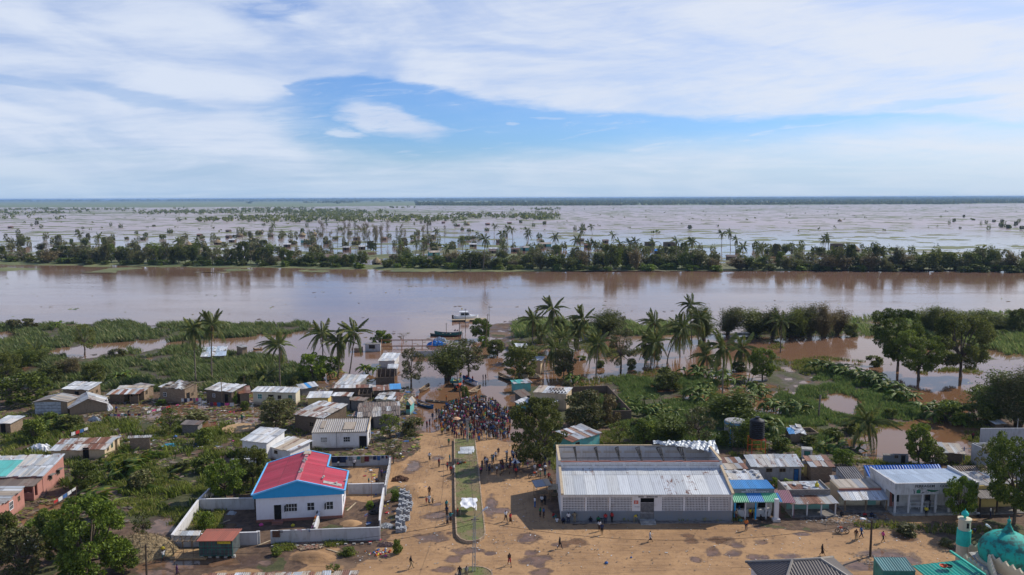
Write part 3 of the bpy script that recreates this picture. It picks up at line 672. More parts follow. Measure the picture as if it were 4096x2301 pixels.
def house(name,label,A,B,C=None,D=None,depth=None,base=None,h1=2.4,h2=None,rise=0.0,roof='mono',rm=('roof_silver',),wm='wall_block',zg=LAND,ov=0.3,sk=0.0,jig=0.04,
          rows=1,ops=(),group=None,cat='house',period=0.25,amp=0.022,loose=True,beams=False,seed=1,plinth=None,ridge_f=0.5,ovs=None,sheetw=0.95):
    rg=random.Random(seed+int(A[0])*3)
    if base is not None:h1=solve_h(A,base,zg,ov)
    if h2 is None:h2=h1+rise
    a,L,ang=frame_of(A,B,zg+h1);vx,vy=-math.sin(ang),math.cos(ang)
    if depth is None:
        q=P(C or D,zg+(h1 if roof!='mono' else h2));depth=abs((q.x-a.x)*vx+(q.y-a.y)*vy)
    th=thing(name,label,cat,(a.x,a.y,zg),ang,group)
    os_=ov if ovs is None else ovs
    W0,W1,D0,D1=os_,L-os_,ov,depth-ov
    # local frame: wall box between (W0,D0) and (W1,D1); put into own coordinates starting at the wall corner
    Wd,Dp=W1-W0,D1-D0
    def zt(y):return h1+(h2-h1)*(y/depth)
    r=MB();mats=[M[x]for x in rm]
    wl=MB();mw=[M[wm]]
    zb_=-0.5
    if roof=='mono':
        tk=.045
        if sk<0.99:
            wl.hexa([(W0,D0,zb_),(W1,D0,zb_),(W1,D1,zb_),(W0,D1,zb_)],[(W0,D0,zt(D0)-tk),(W1,D0,zt(D0)-tk),(W1,D1,zt(D1)-tk),(W0,D1,zt(D1)-tk)])if sk<0.15 else None
        if sk>=0.15:
            for(x0,x1,y0,y1)in((W0,W1,D0,D0+.16),(W0,W1,D1-.16,D1),(W0,W0+.16,D0+.16,D1-.16),(W1-.16,W1,D0+.16,D1-.16)):
                wl.hexa([(x0,y0,zb_),(x1,y0,zb_),(x1,y1,zb_),(x0,y1,zb_)],[(x0,y0,zt(y0)-tk),(x1,y0,zt(y0)-tk),(x1,y1,zt(y1)-tk),(x0,y1,zt(y1)-tk)])
        c=[(0,0,h1),(L,0,h1),(L,depth,h2),(0,depth,h2)]
        if sk<0.99:
            if loose:sheets(r,*c,rg,sheetw,rows,jig,sk,period,amp,len(mats))
            else:sheet(r,*c,period,amp)
    elif roof=='gu':
        yr=depth*ridge_f;hr=h2
        wl.hexa([(W0,D0,zb_),(W1,D0,zb_),(W1,D1,zb_),(W0,D1,zb_)],[(W0,D0,h1),(W1,D0,h1),(W1,D1,h1),(W0,D1,h1)])
        for xx in(W0,W1-.15):wl.hexa([(xx,D0,h1),(xx+.15,D0,h1),(xx+.15,D1,h1),(xx,D1,h1)],[(xx,yr-.05,hr-.12),(xx+.15,yr-.05,hr-.12),(xx+.15,yr+.05,hr-.12),(xx,yr+.05,hr-.12)])
        for c in([(0,0,h1),(L,0,h1),(L,yr,hr),(0,yr,hr)],[(L,depth,h1),(0,depth,h1),(0,yr,hr),(L,yr,hr)]):
            if loose:sheets(r,*c,rg,sheetw,rows,jig,sk,period,amp,len(mats))
            else:sheet(r,*c,period,amp)
    elif roof=='gv':
        xr=L*ridge_f;hr=h2
        wl.hexa([(W0,D0,zb_),(W1,D0,zb_),(W1,D1,zb_),(W0,D1,zb_)],[(W0,D0,h1),(W1,D0,h1),(W1,D1,h1),(W0,D1,h1)])
        for yy in(D0,D1-.15):wl.hexa([(W0,yy,h1),(W1,yy,h1),(W1,yy+.15,h1),(W0,yy+.15,h1)],[(xr-.05,yy,hr-.12),(xr+.05,yy,hr-.12),(xr+.05,yy+.15,hr-.12),(xr-.05,yy+.15,hr-.12)])
        for c in([(0,depth,h1),(0,0,h1),(xr,0,hr),(xr,depth,hr)],[(L,0,h1),(L,depth,h1),(xr,depth,hr),(xr,0,hr)]):
            if loose:sheets(r,*c,rg,sheetw,rows,jig,sk,period,amp,len(mats))
            else:sheet(r,*c,period,amp)
    wl.build('wall',mw,th)
    if r.f:r.build('roof',mats,th)
    if beams:
        bm2=MB();n=max(2,int(L/1.2))
        for k in range(n+1):x=W0+(W1-W0)*k/n;bm2.bar((x,D0,zt(D0)+.02),(x,D1,zt(D1)+.02),.06)
        for k in range(4):y=D0+(D1-D0)*k/3;bm2.bar((W0,y,zt(y)+.12),(W1,y,zt(y)+.12),.045)
        bm2.build('roof_frame',M['wood_dark'],th)
    if plinth:
        pb=MB();pb.box(W0-.04,W1+.04,D0-.04,D1+.04,zb_-.05,.45);pb.build('plinth',M[plinth],th)
    if ops:
        hold=[]
        for op in ops:
            side,x,w_,z0,hh=op[:5];kw=op[5]if len(op)>5 else{}
            if x<=1.0:x=x*(Wd if side in 'fb' else Dp)
            ob=opening(th,side,Wd,Dp,x,w_,z0,hh,**kw)
            ob.location=(W0,D0,0)
    th['_d']=1;del th['_d']
    return th,dict(L=L,depth=depth,h1=h1,h2=h2,a=a,ang=ang,W=(W0,W1),D=(D0,D1),zt=zt)
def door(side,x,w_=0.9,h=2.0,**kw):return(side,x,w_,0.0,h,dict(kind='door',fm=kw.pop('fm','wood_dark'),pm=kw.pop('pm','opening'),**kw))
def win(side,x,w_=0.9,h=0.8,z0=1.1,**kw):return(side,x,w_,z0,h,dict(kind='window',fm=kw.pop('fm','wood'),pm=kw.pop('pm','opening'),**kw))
def wall_line(label,pts,f,h=1.8,th_=0.18,wm='wall_concrete',zg=LAND,cap=None,pillars=0,name='boundary_wall',pw=0.3,cat='wall',group=None):
    """free-standing wall whose top edge runs through the picture points"""
    W=[P(f(*p),zg+h)for p in pts];c=W[0]
    th=thing(name,label,cat,(c.x,c.y,zg),0,group);mb=MB();cp=MB();pl=MB()
    for i in range(len(W)-1):
        p,q=W[i]-c,W[i+1]-c;dv=Vector((q.x-p.x,q.y-p.y,0)).normalized();n_=Vector((-dv.y,dv.x,0))*th_/2
        if i:p=p-dv*0.0+dv*(th_*.5+.002)
        def hx(M_,p,q,n_,z0,z1):M_.hexa([(p.x-n_.x,p.y-n_.y,z0),(q.x-n_.x,q.y-n_.y,z0),(q.x+n_.x,q.y+n_.y,z0),(p.x+n_.x,p.y+n_.y,z0)],
                                             [(p.x-n_.x,p.y-n_.y,z1),(q.x-n_.x,q.y-n_.y,z1),(q.x+n_.x,q.y+n_.y,z1),(p.x+n_.x,p.y+n_.y,z1)])
        hx(mb,p,q,n_,-.6,h)
        if cap:hx(cp,p,q,n_*1.35,h,h+.08)
        if pillars:
            L=(q-p).length;k=max(1,round(L/pillars))
            for j in range(k+1):
                s=p+dv*(L*j/k);pp=s-dv*pw/2;qq=s+dv*pw/2;hx(pl,pp,qq,n_*1.6,-.6,h+.005+(.09 if cap else 0.03))
    mb.build('wall',M[wm],th)
    if cp.f:cp.build('coping',M[cap],th)
    if pl.f:pl.build('pillar',M[wm],th)
    return th
def text_mesh(s,size,depth=0.02):
    cu=bpy.data.curves.new('t','FONT');cu.body=s;cu.size=size;cu.extrude=depth;cu.resolution_u=2;cu.offset=size*0.012
    ob=bpy.data.objects.new('t',cu);COL.objects.link(ob);dg=bpy.context.evaluated_depsgraph_get();dg.update()
    me=bpy.data.meshes.new_from_object(ob.evaluated_get(dg));bpy.data.objects.remove(ob);bpy.data.curves.remove(cu)
    xs=[v.co.x for v in me.vertices];me['w']=max(xs)if xs else 1.0
    return me
def lettering(name,s,size,m,parent,x,y,z,width=None,label=None):
    """upright lettering facing -y"""
    me=text_mesh(s,size);me.materials.clear();me.materials.append(M[m]);sx=width/me['w']if width else 1.0
    ob=link(name,me,parent,(x,y,z));ob.rotation_euler=(R(90),0,0);ob.scale=(sx,1,1)
    return ob
# ------------------------------------------------------------------ market hall
fl=P(b2(495,908),LAND);fr=P(b2(2216,905),LAND)
MW=(fr-fl).length;mk=thing('market_hall','long white market hall with pierced block walls and half its roof torn away','market hall',(fl.x,fl.y,LAND),math.atan2(fr.y-fl.y,fr.x-fl.x))
EV,CB,CT,Y1,Y2=4.1,5.6,6.7,6.3,13.6
wl=MB();T=0.2
bays=[(510,735),(752,975),(992,1208),(1507,1720),(1740,1968),(1987,2200)]
def mx(px):return(px-495)/(2216-495)*MW
# front wall: sill band, posts, lintel
dr=(mx(1290),mx(1428))
wl.box(0,dr[0],0,T,-.5,1.55,1);wl.box(dr[1],MW,0,T,-.5,1.55,1)
edges=[0.0]
for a_,c_ in bays[:3]:edges+=[mx(a_),mx(c_)]
edges.append(dr[0])
for i in range(0,len(edges),2):wl.box(edges[i],edges[i+1],0,T,1.55,EV-.05)
edges=[dr[1]]
for a_,c_ in bays[3:]:edges+=[mx(a_),mx(c_)]
edges.append(MW)
for i in range(0,len(edges),2):wl.box(edges[i],edges[i+1],0,T,1.55,EV-.05)
for a_,c_ in bays:wl.box(mx(a_),mx(c_),0,T,3.55,EV-.05);wl.box(mx(a_),mx(c_),T+1.2,T+1.25,-.3,3.9,2)  # dark backing sheet paints the unlit hall seen through the lattice
wl.box(dr[0],dr[1],0,T,3.45,EV-.05);wl.box(dr[0]-.1,dr[1]+.1,T+.5,T+.55,-.3,3.5,2)  # same dark backing behind the gate
# gable side walls follow the lower roof then step up
for x0 in(0.001,MW-.25):
    x1=x0+.25
    wl.hexa([(x0,T,-.5),(x1,T,-.5),(x1,Y1,-.5),(x0,Y1,-.5)],[(x0,T,EV+.1),(x1,T,EV+.1),(x1,Y1,CB+.3),(x0,Y1,CB+.3)])
    wl.box(x0,x1,Y1+.001,Y2+.2,-.5,CT)
wl.box(.251,MW-.251,Y2,Y2+.2,-.5,CT-.02)
wl.box(.251,MW-.251,Y1,Y1+.2,4.6,CB+.25);wl.box(.251,MW-.251,Y1,Y1+.2,CB+.72,CT-.15)
nb=5
for k in range(nb+1):x=.251+(MW-.9)*k/nb;wl.box(x,x+.4,Y1+.002,Y1+.198,CB+.25,CB+.72)
wl.box(.26,MW-.26,Y1+.9,Y1+.95,CB-.5,CB+.3,2)  # dark sheet painted as shade behind the clerestory lattice
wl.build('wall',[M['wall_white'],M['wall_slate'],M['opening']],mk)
cap_=MB()
for x0 in(-.06,MW-.29):
    cap_.hexa([(x0,-.45,EV+.02),(x0+.36,-.45,EV+.02),(x0+.36,Y1,CB+.3),(x0,Y1,CB+.3)],[(x0,-.45,EV+.22),(x0+.36,-.45,EV+.22),(x0+.36,Y1,CB+.5),(x0,Y1,CB+.5)])
    cap_.box(x0,x0+.36,Y1+.01,Y2+.25,CT,CT+.12)
cap_.box(.30,MW-.30,Y2-.03,Y2+.25,CT-.018,CT+.10)
cap_.build('coping',M['wall_buff'],mk)
rc=MB();rg=random.Random(3);x=.31
while x<MW-.8:w_=rg.uniform(.5,1.1);rc.box(x,min(x+w_,MW-.35),Y1+rg.uniform(-.08,.0),Y1+.22+rg.uniform(0,.08),CT-.148,CT-.148+rg.uniform(.05,.14));x+=w_*1.02
rc.build('brick_edging',M['plinth_red'],mk)
# pierced block panels: real lattice
def lattice(x0,x1,z0,z1,y0,y1,nx,nz,r=0.42):
    L=MB();dx=(x1-x0)/nx;dz=(z1-z0)/nz;bw=dx*r/2;bh=dz*r/2
    for k in range(nx+1):xx=x0+k*dx;L.box(max(xx-bw,x0),min(xx+bw,x1),y0,y1,z0,z1)
    for k in range(nz+1):zz=z0+k*dz;L.box(x0,x1,y0+.004,y1-.004,max(zz-bh,z0),min(zz+bh,z1))
    return L
for a_,c_ in bays:
    lattice(mx(a_)+.002,mx(c_)-.002,1.552,3.548,.03,.16,15,8,.30).build('lattice_panel',M['wall_white'],mk)
for k in range(nb):
    x0=.251+(MW-.9)*k/nb+.402;x1=.251+(MW-.9)*(k+1)/nb-.002
    lattice(x0,x1,CB+.252,CB+.718,Y1+.03,Y1+.16,26,2).build('lattice_panel',M['wall_white'],mk)
vt=MB()
for k in range(7):
    for i in range(22):
        for j in range(2):x=1.0+k*3.25+i*.13;vt.box(x,x+.085,Y2-.015,Y2+.01,5.55+j*.2,5.68+j*.2)if x<MW-.5 else None
vt.build('vent_holes',M['wall_buff'],mk)
r=MB();sheet(r,(.30,-.42,EV-.02),(MW-.30,-.42,EV-.02),(MW-.30,Y1-.02,CB+.02),(.30,Y1-.02,CB+.02),0.30,.010)
r.build('roof',M['roof_market'],mk)
# bare trusses over the open nave
for k in range(6):
    tb=MB();x=mx(690+k*232);x+=.0
    za,zb2=CT-.45,CT+.25
    tb.bar((x,Y1+.25,za),(x,Y2-.02,za),.07);tb.bar((x,Y1+.25,za+.1),(x,(Y1+Y2)/2,CT+1.0),.07);tb.bar((x,(Y1+Y2)/2,CT+1.0),(x,Y2-.02,za+.1),.07)
    for j in range(1,6):
        y=Y1+(Y2-Y1)*j/6;zz=za+.1+(CT+1.0-za-.1)*(1-abs(j-3)/3);y2=Y1+(Y2-Y1)*(j+(1 if j<3 else-1))/6
        tb.bar((x,y,za),(x,y,zz),.05);tb.bar((x,y,zz),(x,y2,za),.045)
    tb.build('roof_truss',M['steel_dark'],mk)
pu=MB();pu.bar((.3,Y1+2.6,CT-.40),(MW-.3,Y1+2.6,CT-.40),.06);pu.bar((.3,Y2-1.0,CT+.1),(mx(700),Y2-1,CT+.1),.06)
pu.bar((mx(1470),Y2-1.2,CT+.2),(mx(1900),Y2-1.2,CT+.2),.06);pu.bar((.4,Y1+.6,CT-.2),(mx(590),Y1+.3,CB+.6),.05);pu.build('purlin',M['steel_dark'],mk)
# crumpled roofing thrown back at the right
rg=random.Random(5)
cr=MB();nx,ny=46,12
gx=[[None]*(ny+1)for _ in range(nx+1)]
for i in range(nx+1):
    for j in range(ny+1):
        f,g_=i/nx,j/ny;X_=mx(1585)+(MW+1.0-mx(1585))*f;Y_=Y2+.7-2.6*g_*(0.30+.85*f)+.25*math.sin(i*.6)
        Z_=CT+.30+.25*(1-g_)+.15*math.sin(i*1.7+j*.7)*rg.uniform(.2,1)+rg.uniform(-.09,.09)-0.9*g_*f*f
        gx[i][j]=(X_,Y_,Z_)
for i in range(nx):
    for j in range(ny):cr.quad(gx[i][j+1],gx[i+1][j+1],gx[i+1][j],gx[i][j])
plain('crumpled_metal',(0.46,0.49,0.51),0.45,0.3,2,metal=0.2);cr.build('torn_roofing',M['crumpled_metal'],mk)
# gate, sign and lettering
gt=MB()
for k in range(17):x=dr[0]+.08+(dr[1]-dr[0]-.16)*k/16;gt.box(x-.02,x+.02,.06,.10,.12,2.75)
for zz in(.12,1.2,2.72):gt.box(dr[0]+.02,dr[1]-.02,.055,.105,zz,zz+.06)
gt.build('gate',M['steel_grey'],mk)
st=MB();st.box(dr[0]-.1,dr[1]+.1,-.9,-.002,-.3,.38);st.box(dr[0]-.1,dr[1]+.1,-1.3,-.902,-.3,.20);st.build('step',M['concrete'],mk)
pv_=MB();pv_.box(.3,dr[0]-.12,-.75,-.003,-.3,.12);pv_.box(dr[1]+.12,MW-.2,-.75,-.003,-.3,.12);pv_.build('plinth',M['concrete_dark'],mk)
sg=MB();sg.box(mx(1225),mx(1268),-.06,-.01,2.62,3.10);s_=sg.build('sign',M['sign_red'],mk)
lg=MB();cx,cz=mx(1246),2.86
for k in range(16):
    a1_,a2_=math.pi*2*k/16*.82-.35,math.pi*2*(k+1)/16*.82-.35
    lg.bar((cx+.16*math.cos(a1_),-.07,cz+.16*math.sin(a1_)),(cx+.16*math.cos(a2_),-.07,cz+.16*math.sin(a2_)),.018)
for x0,z0,x1,z1 in((-.08,-.1,-.08,.07),(-.08,.07,0,-.02),(0,-.02,.08,.07),(.08,.07,.08,-.1)):lg.bar((cx+x0,-.07,cz+z0),(cx+x1,-.07,cz+z1),.022)
lg.build('emblem',M['letter_white'],s_)
lettering('lettering','MERCADO',.26,'letter',mk,mx(1268),-.02,3.54,mx(1322)-mx(1268));lettering('lettering','CENTRAL DO BUZI',.26,'letter',mk,mx(1348),-.02,3.54,mx(1460)-mx(1348))
lettering('lettering','PROIBIDO',.16,'steel_grey',mk,mx(1230),-.02,2.12,mx(1285)-mx(1230))
# ------------------------------------------------------------------ white house, red roof
A_=P(b0(2530,640),4.65+LAND*0);B_=P(b1(892,597),4.55);ang=math.atan2(B_.y-A_.y,B_.x-A_.x);WH=(B_-A_).length
wh=thing('house','white house with blue gable and large red sheet roof inside a grey wall','house',(A_.x,A_.y,0),ang)
bk=P(b1(565,188),6.35);DV=-(bk.x-A_.x)*math.sin(ang)+(bk.y-A_.y)*math.cos(ang)
ap=P(b1(415,500),6.35);RX=(ap.x-A_.x)*math.cos(ang)+(ap.y-A_.y)*math.sin(ang)
nt_=P(b1(945,400),4.55);NY=-(nt_.x-A_.x)*math.sin(ang)+(nt_.y-A_.y)*math.cos(ang)
HE,HR=4.55,6.30;sl=(HR-HE)/(WH-RX);NX=RX+3.4;zN=HR-sl*3.4
wl=MB();x0,x1,y0,y1=.45,WH-.45,.55,DV-.5
wl.hexa([(x0,y0,-.3),(x1,y0,-.3),(x1,NY-.45,-.3),(x0,NY-.45,-.3)],[(x0,y0,HE-.25),(x1,y0,HE-.25),(x1,NY-.45,HE-.25),(x0,NY-.45,HE-.25)])
wl.box(x0,NX-.45,NY-.448,y1,-.3,HE-.25);wl.build('wall',M['wall_house'],wh)
pb=MB();pb.box(x0-.03,x1+.03,y0-.03,NY-.42,-.32,.72);pb.build('plinth',M['plinth_red'],wh)
fa=MB()
fa.hexa([(.1,.30,HE-.62),(WH-.1,.30,HE-.62),(WH-.1,y0-.004,HE-.62),(.1,y0-.004,HE-.62)],[(.1,.30,HE-.08),(WH-.1,.30,HE-.08),(WH-.1,y0-.004,HE-.08),(.1,y0-.004,HE-.08)])
fa.hexa([(.1,.30,HE-.079),(WH-.1,.30,HE-.079),(WH-.1,y0-.004,HE-.079),(.1,y0-.004,HE-.079)],[(RX-.05,.30,HR-.12),(RX+.05,.30,HR-.12),(RX+.05,y0-.004,HR-.12),(RX-.05,y0-.004,HR-.12)])
fa.build('gable',M['wall_blue'],wh)
plain('trim_sky',(0.16,0.50,0.85),0.5,0.1,1)
tr=MB()
def trim(p,q):tr.bar(p,q,.15,n=4)
trim((0,.12,HE),(RX,.12,HR+.05));trim((RX,.12,HR+.05),(WH,.12,HE));trim((0,.12,HE),(0,DV,HE));trim((WH,.12,HE),(WH,NY,HE));trim((WH,NY,HE),(NX,NY,zN))
trim((NX,NY,zN),(NX,DV,zN));trim((NX,DV,zN),(RX,DV,HR));trim((RX,DV,HR),(0,DV,HE));tr.build('fascia',M['trim_sky'],wh)
r=MB();sheet(r,(.1,DV-.1,HE+.03),(.1,.2,HE+.03),(RX,.2,HR),(RX,DV-.1,HR),.33,.018);sheet(r,(WH-.1,.2,HE+.03),(WH-.1,NY-.1,HE+.03),(RX,NY-.1,HR),(RX,.2,HR),.33,.018)
sheet(r,(NX-.1,NY-.098,zN+.02),(NX-.1,DV-.1,zN+.02),(RX,DV-.1,HR),(RX,NY-.098,HR),.33,.018);r.build('roof',M['roof_red'],wh)
plain('ridge_pink',(0.55,0.17,0.19),0.6,0.25,2)
rd=MB();rd.box(RX-.25,RX+.25,.25,DV-2.2,HR-.02,HR+.09);rd.build('ridge_cap',M['ridge_pink'],wh)
rd=MB();rd.box(RX-.55,RX+.55,DV-2.1,DV-.35,HR+.02,HR+.14);rd.build('ridge_patch',M['roof_buff'],wh)
pt=MB();sheet(pt,(RX+3.4,1.2,HR-sl*3.4+.07),(RX+6.0,1.2,HR-sl*6+.07),(RX+6.0,2.2,HR-sl*6+.07),(RX+3.4,2.2,HR-sl*3.4+.07),.3,0);pt.build('roof_patch',M['concrete'],wh)
for(s,x,w_,z0,hh,kw)in[('f',2.95,1.0,.35,2.15,dict(kind='door',fm='frame_white',pm='opening')),('f',4.85,1.55,1.45,1.1,dict(bars=3,pm='glass_dark')),('f',7.55,.95,1.45,1.1,dict(bars=1,pm='glass_dark')),
                               ('f',10.2,.9,1.45,1.1,dict(bars=1,pm='glass_dark')),('r',2.2,.9,1.45,1.1,dict(bars=1,pm='glass_dark')),('r',5.2,.9,1.45,1.1,dict(bars=1,pm='glass_dark'))]:
    ob=opening(wh,s,x1-x0,NY-.45-y0,x,w_,z0-.0+.3,hh,**kw);ob.location=(x0,y0,0)
for k,xs in enumerate((4.2,9.75)):
    q=MB();q.box(0,.04,-.55,0,0,1.1);q.box(-.005,.045,-.50,-.05,.08,1.02,1);ob=q.build('shutter',[M['frame_white'],M['glass_dark']],wh,(x0+xs-.1,y0-.05,1.75),R(-25))
st=MB();st.box(x0+2.2,x0+3.7,y0-.75,y0-.035,-.3,.6);st.box(x0+2.2,x0+3.7,y0-1.15,y0-.752,-.3,.35);st.build('step',M['plinth_red'],wh)
bl=MB();bl.box(-.2,.2,-.1,.1,0,.2);blk=bl.mesh('concrete_block',M['concrete'])
WHM=Matrix.Translation((A_.x,A_.y,0))@Matrix.Rotation(ang,4,'Z')
rg=random.Random(8)
for i,(dx,dy)in enumerate([(.0,9.3),(.15,8.9),(-.1,8.3),(.05,7.9),(.1,10.4),(0,4.6),(.1,3.9),(-.05,3.3),(3.2,2.7),(3.3,3.4),(5.2,1.9),(6.4,3.6)]):
    p=WHM@Vector((RX+dx,dy,HR-sl*max(dx,0)+.10));ob=link('concrete_block',blk,None,p,rg.uniform(0,3));ob.rotation_euler[1]=0.0
    tag(ob,'grey concrete block weighing down the ridge of the red roof' if abs(dx)<1 else 'grey concrete block on the right slope of the red roof','block','blocks on the red roof ridge' if abs(dx)<1 else 'blocks on the right slope of the red roof')
# ------------------------------------------------------------------ houses of the flooded quarter (left)
def add_patch(hd,mt,x0,x1,y0,y1,name='roof_patch',lift=.09):
    th,i=hd;q=MB();sheet(q,(x0,y0,i['zt'](y0)+lift),(x1,y0,i['zt'](y0)+lift),(x1,y1,i['zt'](y1)+lift),(x0,y1,i['zt'](y1)+lift),.25,.02);q.build(name,M[mt],th)
def crumple(f,px,py,w_,d_,h_,mt,label,name='tarpaulin',cat='tarpaulin',z=LAND,seed=1,group=None):
    c=P(f(px,py),z);rg=random.Random(seed);n=14;q=MB();g_={}
    for i in range(n+1):
        for j in range(n+1):
            x,y=(i/n-.5)*w_,(j/n-.5)*d_;e=max(abs(i/n-.5),abs(j/n-.5))*2
            g_[i,j]=(x*(1+.12*math.sin(j*1.7+seed)),y*(1+.12*math.sin(i*2.1)),max(.02,(1-e**2)*h_+rg.uniform(-.5,.5)*h_*.45))
    for i in range(n):
        for j in range(n):q.quad(g_[i,j],g_[i+1,j],g_[i+1,j+1],g_[i,j+1])
    return tag(q.build(name,M[mt],None,c),label,cat,group)
hA=house('house','mud block house under loose crumpled white sheets, left of the tarpaulin hut',a0(610,902),a0(890,908),D=a0(950,830),base=a0(0,1005)[1],rise=.55,rm=('roof_white',),wm='wall_mud',rows=2,jig=.16,
      ops=[door('f',.55),win('r',.3,.6,.6),win('r',.7,.6,.6)])
hB=house('hut','pole hut with a grey tarpaulin over its front gable',a0(320,1032),a0(685,1030),D=a0(782,968),base=a0(0,1150)[1],h2=3.4,roof='gv',ridge_f=.48,rm=('roof_oldsilver','roof_oldsilver','roof_buff'),wm='wall_reed',ov=.4)
th,i=hB;q=MB();W0,W1=i['W'];y=i['D'][0]-.05
q.box(W0-.05,W0+(W1-W0)*.8,y-.03,y,.0,i['h1']);
for zz in(.5,1.2,1.9):q.box(W0-.06,W0+(W1-W0)*.81,y-.06,y-.03,zz,zz+.05,1)
q.build('tarpaulin',[M['tarp_grey'],M['wood_dark']],th)
hC=house('house','low pole and reed house with a lean-to of blue-grey sheets and a white tarpaulin',a0(680,1098),a0(1095,1050),D=a0(1212,965),base=a0(0,1165)[1],h2=3.3,roof='gv',ridge_f=.5,rm=('roof_oldsilver','roof_silver'),wm='wall_reed',ov=.35,ops=[door('r',.4)])
crumple(a0,1040,1110,3.6,1.6,1.9,'tarp_white','white tarpaulin hanging over the front of the low reed house',seed=3)
hD=house('house','mud house with bright two-step silver roof and a veranda, by the flooded yard',a0(1145,918),a0(1455,915),D=a0(1485,860),base=a0(0,1010)[1],rise=.5,rm=('roof_silver','roof_buff'),wm='wall_mud',rows=2,ops=[door('f',.5),win('f',.8,.9,.9),win('r',.5)])
th,i=hD;q=MB();L=i['L'];sheets(q,(-.6,-2.3,2.0),(L-.4,-2.0,1.95),(L-.2,.25,2.5),(-.3,.25,2.5),random.Random(4),mats=2);q.build('veranda_roof',[M['roof_silver'],M['roof_rust']],th)
q=MB();[q.bar((x,-2.0,-.3),(x,-2.0,2.0),.06)for x in(0,L*.33,L*.66,L-.6)];q.box(0,L*.45,-1.95,-1.8,-.3,1.9,1);q.box(L*.62,L-.6,-1.95,-1.8,-.3,1.4,1);q.build('veranda',[M['wood'],M['wall_darkmud']],th)
house('shed','small grey shed behind the two-step silver roof',a0(1485,880),a0(1560,855),depth=4,h1=2.3,rise=.3,rm=('roof_oldsilver',),wm='wall_mud')
hE=house('house','mud block house whose roof sheets lie jumbled with planks on top',a0(1585,885),a0(1860,908),D=a0(1985,838),base=a0(0,1010)[1],rise=.5,rm=('roof_oldsilver','roof_darkasb','roof_silver'),wm='wall_mud',rows=3,sk=.10,jig=.45,beams=True,ops=[win('f',.2,.8,.8,fm='frame_white'),win('r',.6,.6,.6),door('r',.25)])
q=MB();th,i=hE;rg=random.Random(4)
for k in range(9):x=rg.uniform(0,i['L']);y=rg.uniform(0,i['depth']);an=rg.uniform(-1,1);q=MB();q.bar((x,y,i['zt'](y)+.35),(x+2.4*math.cos(an),y+2.4*math.sin(an),i['zt'](y)+.5),.06);q.build('plank',M['wood_pale'],th)
hF=house('house','dark mud house with white and grey sheets beside the drying washing',a0(2055,905),a0(2330,932),D=a0(2445,855),base=a0(0,1015)[1],rise=.6,rm=('roof_white','roof_silver','roof_oldsilver'),wm='wall_darkmud',rows=2,jig=.12,ops=[win('f',.3,.6,.7,fm='frame_white'),door('f',.8)])
house('shed','brick shed with rusty lean-to roof right of the dark mud house',a0(2400,945),a0(2520,935),D=a0(2560,862),base=a0(0,1030)[1],rise=.2,rm=('roof_rust',),wm='wall_mud')
house('shed','long brown shed with blue-white roof standing in the reeds by the river',a0(2015,575),a0(2270,560),D=a0(2435,455),base=a0(0,620)[1],rise=.5,rm=('roof_silver','roof_white','roof_ferr'),wm='wall_mud',rows=2,zg=0,ops=[door('r',.5)])
house('shed','grey annexe of the reed-side shed, standing in water',a0(2432,480),a0(2500,470),depth=4,base=a0(0,570)[1],rise=.1,rm=('roof_oldsilver',),wm='wall_mud',zg=0)
house('house','brick house half hidden by trees at the left edge',a0(-20,845),a0(125,840),D=a0(130,795),base=a0(0,1000)[1],rise=.4,rm=('roof_white','roof_oldsilver'),wm='wall_darkmud',jig=.1)
house('hut','small hut with bright white roof at the left edge',a0(-70,1240),a0(105,1245),D=a0(112,1165),base=a0(0,1345)[1],rise=.4,rm=('roof_white',),wm='wall_mud',ops=[door('f',.5)])
hG=house('house','long grey house with a broad rust-striped roof',b0(485,198),b0(1062,182),D=b0(1112,60),base=b0(0,288)[1],rise=.7,rm=('roof_patchrust','roof_rust','roof_silver'),wm='wall_buff',rows=2,ops=[door('f',.65),win('r',.3,.6,.6),win('r',.7,.5,.8,fm='door_green')])
house('house','narrow buff rear wing behind the rust-striped roof',b0(1085,75),b0(1190,72),D=b0(1210,42),h1=2.2,rise=.1,rm=('roof_buff',),wm='wall_buff')
crumple(b0,400,190,4.2,2.4,1.1,'tarp_white','white and grey tarpaulin heap at the left end of the rust-striped roof',seed=4)
hK=house('kiosk','small tin kiosk with a ribbed lean-to roof, right of the rust-striped roof',b0(1282,72),b0(1520,62),D=b0(1540,35),base=b0(0,190)[1],rise=.35,rm=('roof_oldsilver',),wm='wall_mud',amp=.05,period=.3,ops=[win('f',.45,1.3,.6,1.3)])
th,i=hK;q=MB();q.box(.5,2.4,.22,.28,.7,1.4);q.build('tin_panel',M['roof_oldsilver'],th)
house('shed','small roofless-looking block shed with sagging dark sheets in the garden',a0(1810,1258),a0(1995,1262),D=a0(2045,1215),base=a0(0,1338)[1],rise=.2,rm=('roof_brownold','roof_darkasb'),wm='wall_block',jig=.1)
